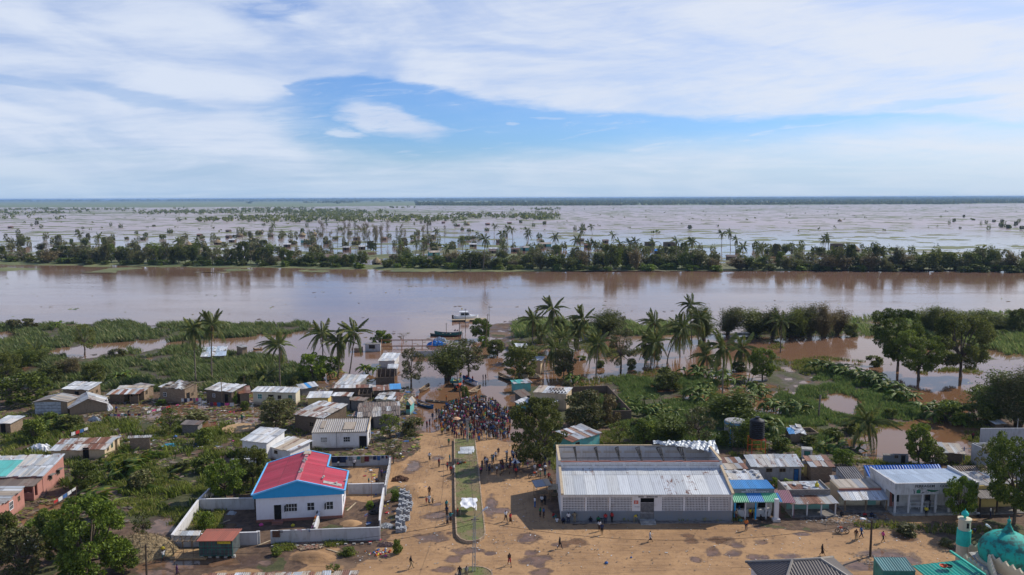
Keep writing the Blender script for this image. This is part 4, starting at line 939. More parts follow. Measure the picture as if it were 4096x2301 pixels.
# pink houses, bottom left
hP=house('house','pink house with a turquoise and grey roof at the left edge',b0(-320,470),b0(432,448),D=b0(622,232),h1=3.0,rise=1.1,rm=('roof_silver',),wm='wall_pink',rows=2,ov=.15,jig=.01,ops=[win('r',.35,.8,.7,1.5),win('r',.72,.8,.7,1.5)])
add_patch(hP,'roof_turq',-1.0,hP[1]['L']-5.6,.1,hP[1]['depth']-1.6,'turquoise_roofing',.07)
th,i=hP;L=i['L'];q=MB();q.hexa([(L-7.5,-2.6,-.5),(L-.2,-2.6,-.5),(L-.2,.14,-.5),(L-7.5,.14,-.5)],[(L-7.5,-2.6,.5),(L-.2,-2.6,.5),(L-.2,.14,.5),(L-7.5,.14,.5)])
q.box(L-.45,L-.2,-2.55,-2.25,.501,2.4);q.box(L-7.4,L-5.8,-2.55,-2.35,.501,2.4);q.box(L-2.4,L-.46,-2.55,-2.4,.501,1.3);q.box(L-.4,L-.22,-1.4,.14,.501,2.4);q.build('porch',M['wall_pink'],th)
q=MB();sheet(q,(L-7.7,-2.9,2.42),(L,-2.9,2.42),(L,.1,2.75),(L-7.7,.1,2.75),.3,.0,thick=.12);q.build('porch_roof',M['roof_brownold'],th)
q=MB();
for k,y in enumerate((.32,.68)):yy=.1+y*i['depth'];q=MB();q.box(L-.10,L+.55,yy-.6,yy+.6,2.35,2.43);q.build('window_hood',M['concrete_dark'],th)
hQ=house('house','smaller pink house with a buff ribbed roof in the bottom left flood',b0(0,752),b0(262,556),depth=9.0,h1=3.0,rise=.5,rm=('roof_oldsilver','roof_buff','roof_silver'),wm='wall_pink',ov=.25,jig=.02,rows=1,ops=[win('f',.45,1.0,1.1,1.2,fm='frame_white',pm='glass_dark',bars=2),win('f',.78,.5,.6,1.6)])
# ------------------------------------------------------------------ centre cluster
hR=house('house','cream house with green shutters and three roof pieces',a0(2530,925),a1(405,935),D=a1(465,880),base=a1(0,1040)[1],rise=.5,rm=('roof_white','roof_silver'),wm='wall_cream',rows=1,jig=.10,ov=.25,
      ops=[win('f',.16,.9,1.0,1.1,fm='frame_white',pm='door_green'),win('f',.42,1.1,.9,1.1,fm='wood_dark',bars=6),win('f',.62,.7,.7,1.2),win('f',.87,.8,.9,1.1,pm='door_green')])
house('shed','grey shed with steep blue-white roof behind the cream house',a1(455,900),a1(632,868),D=a1(636,812),base=a1(0,965)[1],rise=.7,rm=('roof_white','roof_skyblue','roof_silver'),wm='wall_block')
house('house','yellow walled house with a plain white sheet roof',a1(502,988),a1(735,985),D=a1(775,920),base=a1(0,1065)[1],rise=.4,rm=('roof_white',),wm='wall_yellow',jig=.01)
house('house','large block house with pale peeling roof strewn with rusty offcuts',a1(368,1150),a1(672,1190),D=a1(785,1032),base=a1(0,1300)[1],rise=.7,rm=('roof_oldsilver','roof_patchrust','roof_silver'),wm='wall_darkmud',rows=3,jig=.06,ops=[win('f',.6,.9,.8)])
house('shed','grey block shed with sandbagged flat roof between the yellow house and the rusty roof',a1(752,968),a1(950,972),D=a1(985,932),base=a1(0,1110)[1],rise=.2,rm=('roof_white','roof_patchrust'),wm='wall_block',jig=.08)
house('shed','low block shed with rubble-covered roof in front of the leaning tin roof',a1(938,1012),a1(1085,1020),D=a1(1112,982),base=a1(0,1112)[1],rise=.1,rm=('roof_patchrust','roof_brownold'),wm='wall_block',jig=.1)
house('house','shed with plain silver roof beside three tall palms',a1(792,852),a1(1032,858),D=a1(1072,752),base=a1(0,900)[1],rise=.8,rm=('roof_silver',),wm='wall_block',rows=1)
house('house','long low row house with rusted and white roof strip',a1(762,892),a1(1170,885),D=a1(1175,852),base=a1(0,960)[1],rise=.3,rm=('roof_patchrust','roof_white','roof_rust'),wm='wall_darkmud',jig=.08)
house('house','roofless house showing bare roof timbers',a1(1192,785),a1(1405,778),C=a1(1198,692),base=a1(0,860)[1],rise=.2,sk=1.0,wm='wall_darkmud',beams=True,cat='ruin')
house('house','roofless room of bare rafters beside the blue sheet',a1(1010,955),a1(1172,950),C=a1(1015,885),base=a1(0,1010)[1],rise=.1,sk=1.0,wm='wall_darkmud',beams=True,cat='ruin')
hS=house('house','grey house with pale blue-white roof at the river edge',a1(1225,614),a1(1402,614),D=a1(1470,532),base=a1(0,695)[1],rise=.5,rm=('roof_white',),wm='wall_pale',zg=0,jig=.01)
house('shed','small lean-to with white roof in front of the river edge house',a1(1318,692),a1(1425,690),C=a1(1335,645),h1=2.0,rise=.5,rm=('roof_white',),wm='wall_block',zg=0)
hT=house('shed','dark shed with pale sheets and a bright blue sheet at its right end',a1(1172,918),a1(1455,905),C=a1(1180,862),base=a1(0,985)[1],rise=.4,rm=('roof_white','roof_patchrust'),wm='wall_darkmud',jig=.1)
add_patch(hT,'roof_skyblue',hT[1]['L']*.62,hT[1]['L']+.2,.2,hT[1]['depth']+.3,'blue_roofing',.14)
house('shed','leaning tin shed with buckled grey sheets and exposed rafters',a1(1190,1005),a1(1440,1012),C=a1(1215,930),base=a1(0,1030)[1],rise=.5,rm=('roof_oldsilver','roof_silver','roof_rust'),wm='wall_cream',jig=.3,sk=.12,beams=True,rows=2)
house('house','wide house with dark brown rusted roof near the boats',a1(1018,1182),a1(1452,1162),D=a1(1500,1022),base=a1(0,1300)[1],rise=.5,rm=('roof_brownold','roof_brownold','roof_oldsilver'),wm='wall_block',rows=3,jig=.05,amp=.05,period=.32,ops=[door('f',.3),win('f',.6,1.0,.7)])
house('lean_to','small pale lean-to at the left corner of the brown rusted roof',a1(958,1172),a1(1050,1175),C=a1(985,1120),h1=2.0,rise=.4,rm=('roof_oldsilver',),wm='wall_block')
hU=house('kiosk','turquoise kiosk under a beige gabled awning by the landed boats',a1(1492,1060),a1(1560,1062),D=a1(1575,1012),base=a1(0,1148)[1],h2=3.0,roof='gv',rm=('roof_buff',),wm='wall_teal',ops=[win('f',.5,.8,.8)])
hV=house('house','white house with strongly ribbed grey-brown asbestos roof',a1(555,1338),a1(1122,1326),D=a1(1150,1188),base=a1(0,1495)[1],rise=1.0,rm=('roof_asbestos',),wm='wall_white',loose=False,amp=.075,period=.38,ov=.25,ovs=.06,
      ops=[win('f',.215,1.15,.9,1.15,fm='frame_white',pm='concrete',bars=2),win('f',.625,1.15,.9,1.15,fm='frame_white',pm='glass_dark',bars=2),door('f',.915,1.2,2.1),win('r',.5,.9,.9)])
add_patch(hV,'roof_buff',1.2,2.1,1.6,4.6,lift=.10);add_patch(hV,'roof_buff',5.6,7.6,.9,3.9,lift=.10)
th,i=hV;q=MB();q.bar((i['L']*.443,.22,0),(i['L']*.443,.22,i['h1']),.035);q.build('downpipe',M['steel_dark'],th)
q=MB();q.hexa([(i['L']-.12,.1,i['h1']+.1),(i['L']+.08,.1,i['h1']+.1),(i['L']+.08,i['depth'],i['h2']+.1),(i['L']-.12,i['depth'],i['h2']+.1)],[(i['L']-.12,.1,i['h1']+.26),(i['L']+.08,.1,i['h1']+.26),(i['L']+.08,i['depth'],i['h2']+.26),(i['L']-.12,i['depth'],i['h2']+.26)]);q.build('parapet',M['wall_buff'],th)
hW=house('house','pale house with broad silver roof left of the ribbed asbestos roof',b0(2412,90),b1(108,118),C=a0(2540,1270),base=b0(0,268)[1],rise=.7,rm=('roof_silver','roof_white'),wm='wall_white',jig=.03,rows=2)
house('house','narrow white house with tilted pale striped roof in front of the broad silver one',b1(98,152),b1(342,205),D=b1(408,62),base=b1(0,262)[1],rise=.5,rm=('roof_buff','roof_silver','roof_white'),wm='wall_white',jig=.04,ops=[win('f',.35,.7,.5)])
# sunken hut, landing walls and wharf frame
house('hut','square concrete hut with a window opening, flooded to its sill',a1(1095,446),a1(1252,444),C=a1(1110,432),base=a1(0,522)[1],rise=.05,rm=('concrete_dark',),wm='wall_concrete',zg=0,ov=.05,loose=False,amp=0,ops=[win('f',.45,1.7,1.0,1.0)])
house('hut','low flooded brick stub left of the square concrete hut',a1(985,486),a1(1060,486),depth=2.5,base=a1(0,528)[1],rise=.05,rm=('concrete_dark',),wm='wall_mud',zg=0,ov=.03,loose=False,amp=0)
def frame_thing(name,label,cat,bars,mt,z=0.0,r=.06):
    c=Vector(bars[0][0]);c.z=z;q=MB()
    for a_,b_ in bars:q.bar(Vector(a_)-c,Vector(b_)-c,r)
    return tag(q.build(name,M[mt],None,c),label,cat)
bars=[]
zt_=2.3
fl_,fr_=P(a1(1262,470),.9),P(a1(1770,468),.9);kl,kr=P(a1(1262,405),1.6),P(a1(1778,402),1.6)
fl_.z=fr_.z=.9;kl.z=kr.z=1.7
bars+=[(fl_,fr_),(kl,kr),(fl_+Vector((0,0,.25)),fr_+Vector((0,0,.25))),(kl-Vector((0,0,.3)),kr-Vector((0,0,.3)))]
for k in range(6):
    f=k/5;a_=fl_.lerp(fr_,f);c_=kl.lerp(kr,f);bars+=[(a_,Vector((a_.x,a_.y,-1))),(c_,Vector((c_.x,c_.y,-1)))]
    if k in(0,2,5):bars.append((a_,c_))
frame_thing('steel_frame','rusty steel frame of a flooded shed on the landing','frame',bars,'steel_rust',r=.10)
wall_line('low grey wall standing in the water by the blue tarpaulin',[(1575,515),(1800,513)],a1,h=1.6,zg=0)
wall_line('short grey wall stub right of the flooded landing wall',[(1806,505),(1832,503)],a1,h=2.0,zg=0)
crumple(a1,1812,455,5.5,2.2,1.3,'tarp_blue','crumpled blue tarpaulin over debris at the flooded landing',z=.2,seed=7)
crumple(a1,1850,425,5.0,2.0,1.5,'tarp_grey','grey-white tarpaulin behind the blue one at the flooded landing',z=.4,seed=8)
# ------------------------------------------------------------------ right-hand side
hX=house('house','buff walled house with pale roof weighted by rows of stones',a2(212,928),a2(552,950),C=a2(165,852),base=a2(0,1095)[1],rise=.15,rm=('roof_buff','roof_silver'),wm='wall_buff',jig=.02,ov=.12)
add_patch(hX,'roof_white',hX[1]['L']*.5,hX[1]['L']*.98,.5,2.6)
house('lean_to','tilted lean-to of pale sheets at the left end of the stone-weighted roof',a2(92,1062),a2(202,1010),C=a2(78,1000),h1=1.6,rise=.6,rm=('roof_white',),wm='wall_teal',jig=.05,ops=[])
house('shed','brown tin shed front leaning beside the stone-weighted roof',a2(98,985),a2(198,958),C=a2(72,905),h1=2.2,rise=1.0,rm=('roof_brownold',),wm='wall_dark',jig=.05)
house('shed','shed with white and turquoise sheets behind the leaning tin shed',a2(20,850),a2(205,835),C=a2(55,808),base=a2(0,930)[1],rise=.2,rm=('roof_white','roof_turq','roof_silver'),wm='wall_teal',jig=.2,rows=2)
house('lean_to','white sheet lean-to on the corner of the house by the big square tree',a2(225,1010),a2(430,1040),C=a2(215,975),h1=2.2,rise=.3,rm=('roof_white',),wm='wall_buff',jig=.05)
crumple(a2,200,775,5,2,1.0,'wood_pale','heap of broken planks and sheets behind the landing houses','debris_heap','debris',seed=9)
house('house','yellow-brown flooded house with silver lean-to between the palms',a2(172,605),a2(296,612),C=a2(182,560),base=a2(0,745)[1],rise=.3,rm=('roof_silver','roof_white'),wm='wall_buff',zg=0)
house('house','flooded house with dark doorway behind the bushy tree by the landing',a2(30,480),a2(160,478),depth=5,h1=2.6,rise=.3,rm=('roof_silver',),wm='wall_dark',zg=0)
wall_line('brown block wall running behind the stone-weighted house to the gardens',[(500,876),(960,862),(1198,1112),(1000,1116)],a2,h=2.2,wm='wall_darkmud')
hY=house('shack','turquoise tin shack with patched rust and silver roof by the big square tree',a2(602,1432),a2(905,1342),D=a2(852,1208),h1=2.5,rise=.6,rm=('roof_silver','roof_rust','roof_white'),wm='wall_teal',rows=2,jig=.05,ops=[door('f',.2)])
# collapsed hut and shacks at right
house('hut','collapsed mud hut with crumpled silver sheets thrown over it',a3(215,1355),a3(385,1360),C=a3(250,1270),h1=1.6,rise=.3,rm=('roof_white','roof_silver','roof_skyblue'),wm='wall_mud',jig=.55,rows=3,sk=.1)
house('hut','open-topped mud room at the right of the crumpled silver sheets',a3(385,1345),a3(535,1340),C=a3(390,1275),base=a3(0,1400)[1],rise=.1,sk=1.0,wm='wall_mud')
house('hut','small brick hut with scrap-covered roof above the right hand pond',a3(2285,1252),a3(2400,1250),D=a3(2440,1212),base=a3(0,1292)[1],rise=.1,rm=('roof_white','roof_patchrust'),wm='wall_darkmud',jig=.2)
house('outhouse','narrow green-doored outhouse with flat concrete roof',b3(342,178),b3(452,185),D=b3(482,160),base=b3(0,292)[1],rise=.1,rm=('concrete',),wm='wall_pale',ov=.08,loose=False,amp=0,ops=[door('f',.5,.9,1.7,pm='door_green'),door('r',.6,.6,1.7,pm='door_green')])
hZ=house('house','grey house with plain silver roof and blue door behind the market',b3(-175,360),b3(362,358),D=b3(322,232),base=b3(0,495)[1],rise=.8,rm=('roof_silver',),wm='wall_grey',ops=[win('f',.35,.9,.5,1.5),win('f',.62,.9,.5,1.5),door('f',.9,.7,1.9,pm='boat_blue')])
house('shed','low shed with pink rusted and pale sheets left of the leafy shrub',b3(425,358),b3(672,360),D=b3(692,250),base=b3(0,500)[1],rise=.5,rm=('roof_rust','roof_patchrust','roof_silver'),wm='wall_mud',rows=2,jig=.12)
house('shed','ochre shed with flat buff roof between grey house and brick shed',b3(345,325),b3(440,335),D=b3(470,290),base=b3(0,450)[1],rise=.1,rm=('roof_buff',),wm='wall_yellow')
house('shed','rusty patched shed touching the right end of the market',b2(2105,385),b2(2375,378),C=b2(2110,262),h1=3.0,rise=.5,rm=('roof_rust','roof_buff','roof_silver'),wm='wall_block',rows=2)
house('outhouse','small blue-grey outhouse at the pond edge beside the slender tree',b3(1165,240),b3(1425,245),C=b3(1175,222),base=b3(0,325)[1],rise=.1,rm=('concrete_dark',),wm='wall_slate',ov=.1,loose=False,amp=0,ops=[win('f',.5,.5,.5),door('f',.78,.6,1.6)])
house('hut','hut with buff striped roof standing at the pond, right of the slender tree',b3(1762,215),b3(1988,228),C=b3(1732,110),base=b3(0,315)[1],rise=.7,rm=('roof_oldsilver','roof_buff'),wm='wall_darkmud',jig=.02)
hAA=house('warehouse','large roofless concrete building with bare rafters at the right edge',b3(2045,115),b3(2470,300),D=b3(2576+360,120),h1=3.6,rise=.0,sk=1.0,wm='wall_concrete',beams=False,ov=.05,ops=[])
th,i=hAA;q=MB();L,Dq=i['L'],i['depth']
for k in range(7):y=.5+(Dq-1)*k/6;q.bar((.1,y,3.6),(L-.1,y,3.7),.10)
for k in range(3):x=L*(k+.5)/3;q.bar((x,.2,3.85),(x,Dq-.2,3.85),.07)
q.build('roof_frame',M['concrete'],th);q=MB();sheets(q,(L*.25,Dq*.62,3.95),(L+3,Dq*.62,3.95),(L+3,Dq*.98,4.05),(L*.25,Dq*.98,4.05),random.Random(2));q.build('roof',M['roof_white'],th)
wall_line('tall grey wall behind the roofless concrete building at the right edge',[(2140,1292),(2700,1288)],a3,h=3.0)
# ------------------------------------------------------------------ shops along the street
house('shop','back building of the blue banca with white roof held down by sacks',b2(2200,500),b2(2540,502),D=b2(2520,395),h1=4.0,rise=.4,rm=('roof_silver','roof_white'),wm='wall_block',jig=.02)
fl=P(b2(2228,885),LAND);fr=P(b3(92,882),LAND);SW=(fr-fl).length
bs=thing('shop','blue roofed banca stall with grey sign board and green striped awning','shop',(fl.x,fl.y,LAND),math.atan2(fr.y-fl.y,fr.x-fl.x))
q=MB();q.box(0,SW,2.2,6.4,-.3,3.6);q.build('wall',M['wall_pale'],bs)
q=MB();q.box(.6,SW,1.5,2.19,3.32,3.95);sb=q.build('sign_board',M['wall_slate'],bs)
lettering('lettering','BANCA',.30,'letter_white',sb,SW*.34,1.49,3.66,1.5);lettering('lettering','MATEUS Z MACHOPA II',.27,'letter_white',sb,SW*.24,1.49,3.38,SW*.62)
q=MB();sheet(q,(.3,1.45,3.97),(SW,1.45,3.97),(SW-.3,4.0,4.35),(.3,4.0,4.35),.26,.04);q.build('roof',M['roof_skyblue'],bs)
q=MB();sheet(q,(-.1,-.35,2.65),(SW+.6,-.35,2.65),(SW+.5,1.49,3.3),(-.1,1.49,3.3),.28,.035);q.build('awning',M['roof_bluegreen'],bs)
for k in range(5):
    q=MB();q.box(-.1,.1,-.1,.1,-.4,2.7);q.build('post',M['wall_blue' if k%2==0 else 'wall_pale'],bs,(.15+(SW-.3)*k/4,0,0))
q=MB();q.box(.4,SW*.4,.9,1.5,-.2,1.0);q.box(SW*.55,SW*.9,.9,1.6,-.2,1.05);q.build('counter',M['frame_white'],bs)
q=MB();q.box(1.0,2.2,2.14,2.19,0,2.1);q.box(4.2,5.4,2.14,2.19,0,2.1);q.build('doorway',M['opening'],bs)  # near-black panels on the wall paint unlit doorways
fl=P(b3(80,905),LAND);pil=MB();pil.box(-.5,.5,-.4,.4,0,.45);pil.box(-.3,.3,-.2,.2,.45,3.3)
tag(pil.build('pillar',M['wall_white'],None,fl),'thick white pillar on a stepped base between two shops','pillar')
q=MB();sheet(q,(0,0,2.35),(2.3,0,2.35),(2.2,2.6,3.3),(-.1,2.6,3.3),.25,.02);[q.bar((x,.1,-.3),(x,.1,2.3),.05)for x in(.1,2.1)]
tag(q.build('awning',M['roof_maroon'],None,P(b3(112,880),LAND)),'maroon ribbed awning between the blue banca and the green shop','awning')
def shop(label,fl,fr,depth,hf,hb,wm,rm,aw,awm,zaw=(2.4,3.0),posts=4,par=None,awd=2.2,aw_over=.5,wallm2=None,base_=True):
    a_=P(fl,LAND);c_=P(fr,LAND);W=(c_-a_).length;s=thing('shop',label,'shop',(a_.x,a_.y,LAND),math.atan2(c_.y-a_.y,c_.x-a_.x))
    q=MB();q.hexa([(0,awd,-.3),(W,awd,-.3),(W,awd+depth,-.3),(0,awd+depth,-.3)],[(0,awd,hf),(W,awd,hf),(W,awd+depth,hb),(0,awd+depth,hb)]);q.build('wall',M[wm],s)
    if wallm2:q=MB();q.box(.05,W-.05,awd-.02,awd-.002,-.2,hf-.55);q.build('painted_front',M[wallm2],s)
    if par:
        q=MB();q.box(-.05,W+.05,awd-.12,awd+.1,hf-.5,hf+.35);q.hexa([(-.05,awd+.101,hf-.2),(.15,awd+.101,hf-.2),(.15,awd+depth,hb-.2),(-.05,awd+depth,hb-.2)],[(-.05,awd+.101,hf+.35),(.15,awd+.101,hf+.35),(.15,awd+depth,hb+.35),(-.05,awd+depth,hb+.35)])
        q.hexa([(W-.15,awd+.101,hf-.2),(W+.05,awd+.101,hf-.2),(W+.05,awd+depth,hb-.2),(W-.15,awd+depth,hb-.2)],[(W-.15,awd+.101,hf+.35),(W+.05,awd+.101,hf+.35),(W+.05,awd+depth,hb+.35),(W-.15,awd+depth,hb+.35)])
        q.build('parapet',M[par],s)
    q=MB();sheets(q,(.16,awd+.11,hf+.05),(W-.16,awd+.11,hf+.05),(W-.16,awd+depth,hb+.05),(.16,awd+depth,hb+.05),random.Random(3),1.0,1,.01,mats=len(rm));q.build('roof',[M[x]for x in rm],s)
    q=MB();sheets(q,(-aw_over,-.3,zaw[0]),(W+aw_over*.6,-.3,zaw[0]),(W+aw_over*.2,awd-.13,zaw[1]),(-aw_over*.8,awd-.13,zaw[1]),random.Random(5),1.0,1,.02,mats=len(aw));q.build('awning',[M[x]for x in aw],s)
    for k in range(posts):q=MB();q.box(-.09,.09,-.09,.09,-.4,zaw[0]+.08);q.build('post',M[awm],s,(.1+(W-.2)*k/(posts-1),0,0))
    if base_:q=MB();q.box(-.2,W+.2,-.4,awd-.02,-.4,.16);q.build('plinth',M['concrete_dark'],s)
    return s,W
s1,W=shop('green walled shop with rust-striped awning on four posts',b3(240,858),b3(682,852),3.6,2.8,2.95,'wall_block',('roof_silver','roof_patchrust'),('roof_patchrust','roof_buff','roof_rust'),'wall_pale',(1.95,2.3),4,'wall_block',2.3,.45,'wall_shopgreen')
s2,W=shop('ochre shop with buff roof and a sagging bright silver awning',b3(765,810),b3(1195,805),3.2,2.75,2.95,'wall_buff',('roof_buff',),('roof_white',),'wood',(1.85,2.45),3,None,2.0,.3,'wall_cream')
q=MB();q.box(.02,W-.02,1.86,1.995,2.5,2.78);q.build('brick_band',M['plinth_red'],s2);q=MB();q.box(.6,3.4,1.92,1.97,1.0,2.1);q.build('window',M['door_green'],s2);q=MB();q.box(4.4,5.6,1.92,1.97,.2,2.3);q.build('notice_board',M['wall_shopgreen'],s2)
house('house','old block house with dark ribbed roof left of the bright blue roof',b3(805,510),b3(1010,508),C=b3(765,352),h1=2.8,rise=.9,rm=('roof_darkasb',),wm='wall_grey',loose=False,amp=.07,period=.36,ov=.05)
house('house','ruined concrete lean-to left of the dark ribbed roof',b3(655,512),b3(790,512),C=b3(600,445),h1=2.2,rise=.5,rm=('roof_buff','roof_brownold'),wm='wall_grey',ov=.1)
house('house','long building with a vivid blue ribbed roof behind the hardware shop',b3(1022,474),b3(1800,462),C=b3(930,342),h1=2.7,rise=1.35,rm=('roof_blue',),wm='wall_grey',loose=False,amp=.06,period=.45,ov=.1)
# hardware shop
fl=P(b3(1268,845),LAND);fr=P(b3(2098,830),LAND);W=(fr-fl).length;hs=thing('shop','large grey hardware shop with painted tools over a pillared veranda','shop',(fl.x,fl.y,LAND),math.atan2(fr.y-fl.y,fr.x-fl.x))
HT=4.75;q=MB();q.box(0,W,2.6,7.4,-.3,4.0);q.box(0,.25,0,2.6,3.0,HT);q.box(W-.25,W,0,2.6,3.0,HT);q.box(.251,W-.251,0,.25,3.05,HT);q.box(.2,W-.2,.26,2.61,3.0,3.1)
for x0 in(-.12,W-.13):q.hexa([(x0,0.0,3.9),(x0+.25,0.0,3.9),(x0+.25,7.5,3.9),(x0,7.5,3.9)],[(x0,0.0,HT+.02),(x0+.25,0,HT+.02),(x0+.25,7.5,HT-.1),(x0,7.5,HT-.1)])
q.build('wall',M['wall_pale'],hs)
q=MB();sheet(q,(.14,.28,HT-.2),(W-.14,.28,HT-.2),(W-.14,7.4,HT-.55),(.14,7.4,HT-.55),.35,.03);q.build('roof',M['roof_ferr'],hs)
for k in range(7):q=MB();q.box(-.12,.12,-.12,.12,-.3,3.06);q.build('pillar',M['wall_pale'],hs,(.13+(W-.26)*k/6,.125,0))
q=MB();q.box(-.2,W+.2,-.35,2.59,-.4,.3);q.build('veranda_floor',M['concrete'],hs)
lb=lettering('lettering','FERRAGEM',.52,'letter',hs,W*.235,-.01,4.12,W*.235);lettering('lettering','COMERCIAL',.52,'letter',hs,W*.535,-.01,4.12,W*.27)
ic=MB();y0=-.02
def flat(pts,m):ic.poly([(W*x,y0,z_)for x,z_ in pts],m);
flat([(.255,3.25),(.305,3.25),(.305,3.75),(.255,3.75)],1);flat([(.275,3.76),(.29,3.76),(.29,3.86),(.275,3.86)],1)
flat([(.385,3.55),(.50,3.52),(.535,3.70),(.42,3.45),(.40,3.80),(.385,3.82)],1);flat([(.41,3.72),(.53,3.66),(.48,3.42),(.43,3.42)],1)
for ccx,ccz,rr,mm in((.385,3.45,.18,0),(.60,3.60,.34,0),(.60,3.60,.27,0),(.60,3.60,.2,0),(.72,3.60,.28,0)):
    for k in range(18):t1,t2=2*math.pi*k/18,2*math.pi*(k+1)/18;ic.bar((W*ccx+rr*math.cos(t1),y0,ccz+rr*math.sin(t1)),(W*ccx+rr*math.cos(t2),y0,ccz+rr*math.sin(t2)),.022,m=mm)
for(x0,z0,x1,z1)in((.215,3.85,.235,3.2),(.235,3.85,.225,3.2),(.29,3.90,.37,3.90),(.32,3.25,.36,3.45),(.34,3.45,.31,3.2)):ic.bar((W*x0,y0,z0),(W*x1,y0,z1),.025,m=0)
ic.build('painted_tools',[M['letter'],M['paint_green']],hs)
q=MB();q.box(W*.05,W*.09,2.55,2.59,.3,2.5);q.box(W*.095,W*.13,2.55,2.59,.3,2.5);q.build('door',M['plinth_red'],hs)
for x0,x1 in((.08,.165),(.49,.55),(.86,.92)):
    q=MB();q.box(W*x0,W*x1,2.52,2.59,1.0,2.5);q.build('window',M['glass_dark'],hs)
q=MB()
for x in(.26,.36,.47,.58):q.box(W*x,W*x+.06,1.4,1.46,.3,1.3);q.box(W*x,W*x+.06,1.9,1.96,.3,1.3)
for zz in(.6,1.25):q.box(W*.26,W*.585,1.38,1.98,zz,zz+.05)
q.build('shelf',M['frame_white'],hs)
house('house','low building with dark ribbed roof right of the hardware shop',b3(1960,475),b3(2500,470),C=b3(1860,345),h1=2.9,rise=1.0,rm=('roof_brownold',),wm='wall_buff',loose=False,amp=.06,period=.36,ov=.1)
s3,W=shop('yellow painted shop in the shade of the big roadside tree',b3(2120,830),b3(2650,815),5,3.4,3.7,'wall_yellow',('roof_oldsilver',),('roof_darkasb',),'wood_dark',(2.4,2.9),4,None,2.0,.2,'wall_yellow')
# ------------------------------------------------------------------ plants: templates
def leaf_quads(C,size,rg_,aspect=0.5,up=0.0,dirs=None,droop=0.0):
    """one small quad per centre; size array"""
    n=len(C);d_=rg_.normal(size=(n,3))if dirs is None else dirs+rg_.normal(size=(n,3))*0.45
    d_[:,2]-=droop;d_/=np.linalg.norm(d_,axis=1)[:,None]+1e-9
    r_=rg_.normal(size=(n,3));r_[:,2]+=up;s_=np.cross(d_,r_);s_/=np.linalg.norm(s_,axis=1)[:,None]+1e-9
    a=d_*size[:,None];b_=s_*(size*aspect)[:,None]
    V=np.stack([C-a,C-b_*.9+a*.1,C+a,C+b_*.9+a*.1],1).reshape(-1,3)
    F=np.arange(4*n).reshape(n,4);return V,F
def crown_points(blobs,per,rg_,fill=0.35):
    P_=[];D_=[]
    for(x,y,z,r,f)in blobs:
        n=int(per*r*r);v_=rg_.normal(size=(n,3));v_/=np.linalg.norm(v_,axis=1)[:,None]
        rad=r*(1-fill*rg_.random(n)**1.5);P_.append(np.array([x,y,z])+v_*rad[:,None]*np.array([1,1,f]));D_.append(v_)
    return np.concatenate(P_),np.concatenate(D_)
def limb(mb,p,q,r1,r2,rg,bend=.15,k=4):
    p,q=Vector(p),Vector(q);L=(q-p).length;pts=[];off=Vector((rg.uniform(-1,1),rg.uniform(-1,1),rg.uniform(-.3,.6)))*L*bend
    for i in range(k+1):t_=i/k;pts.append(p.lerp(q,t_)+off*math.sin(math.pi*t_))
    mb.tube(pts,[r1+(r2-r1)*i/k for i in range(k+1)],6)
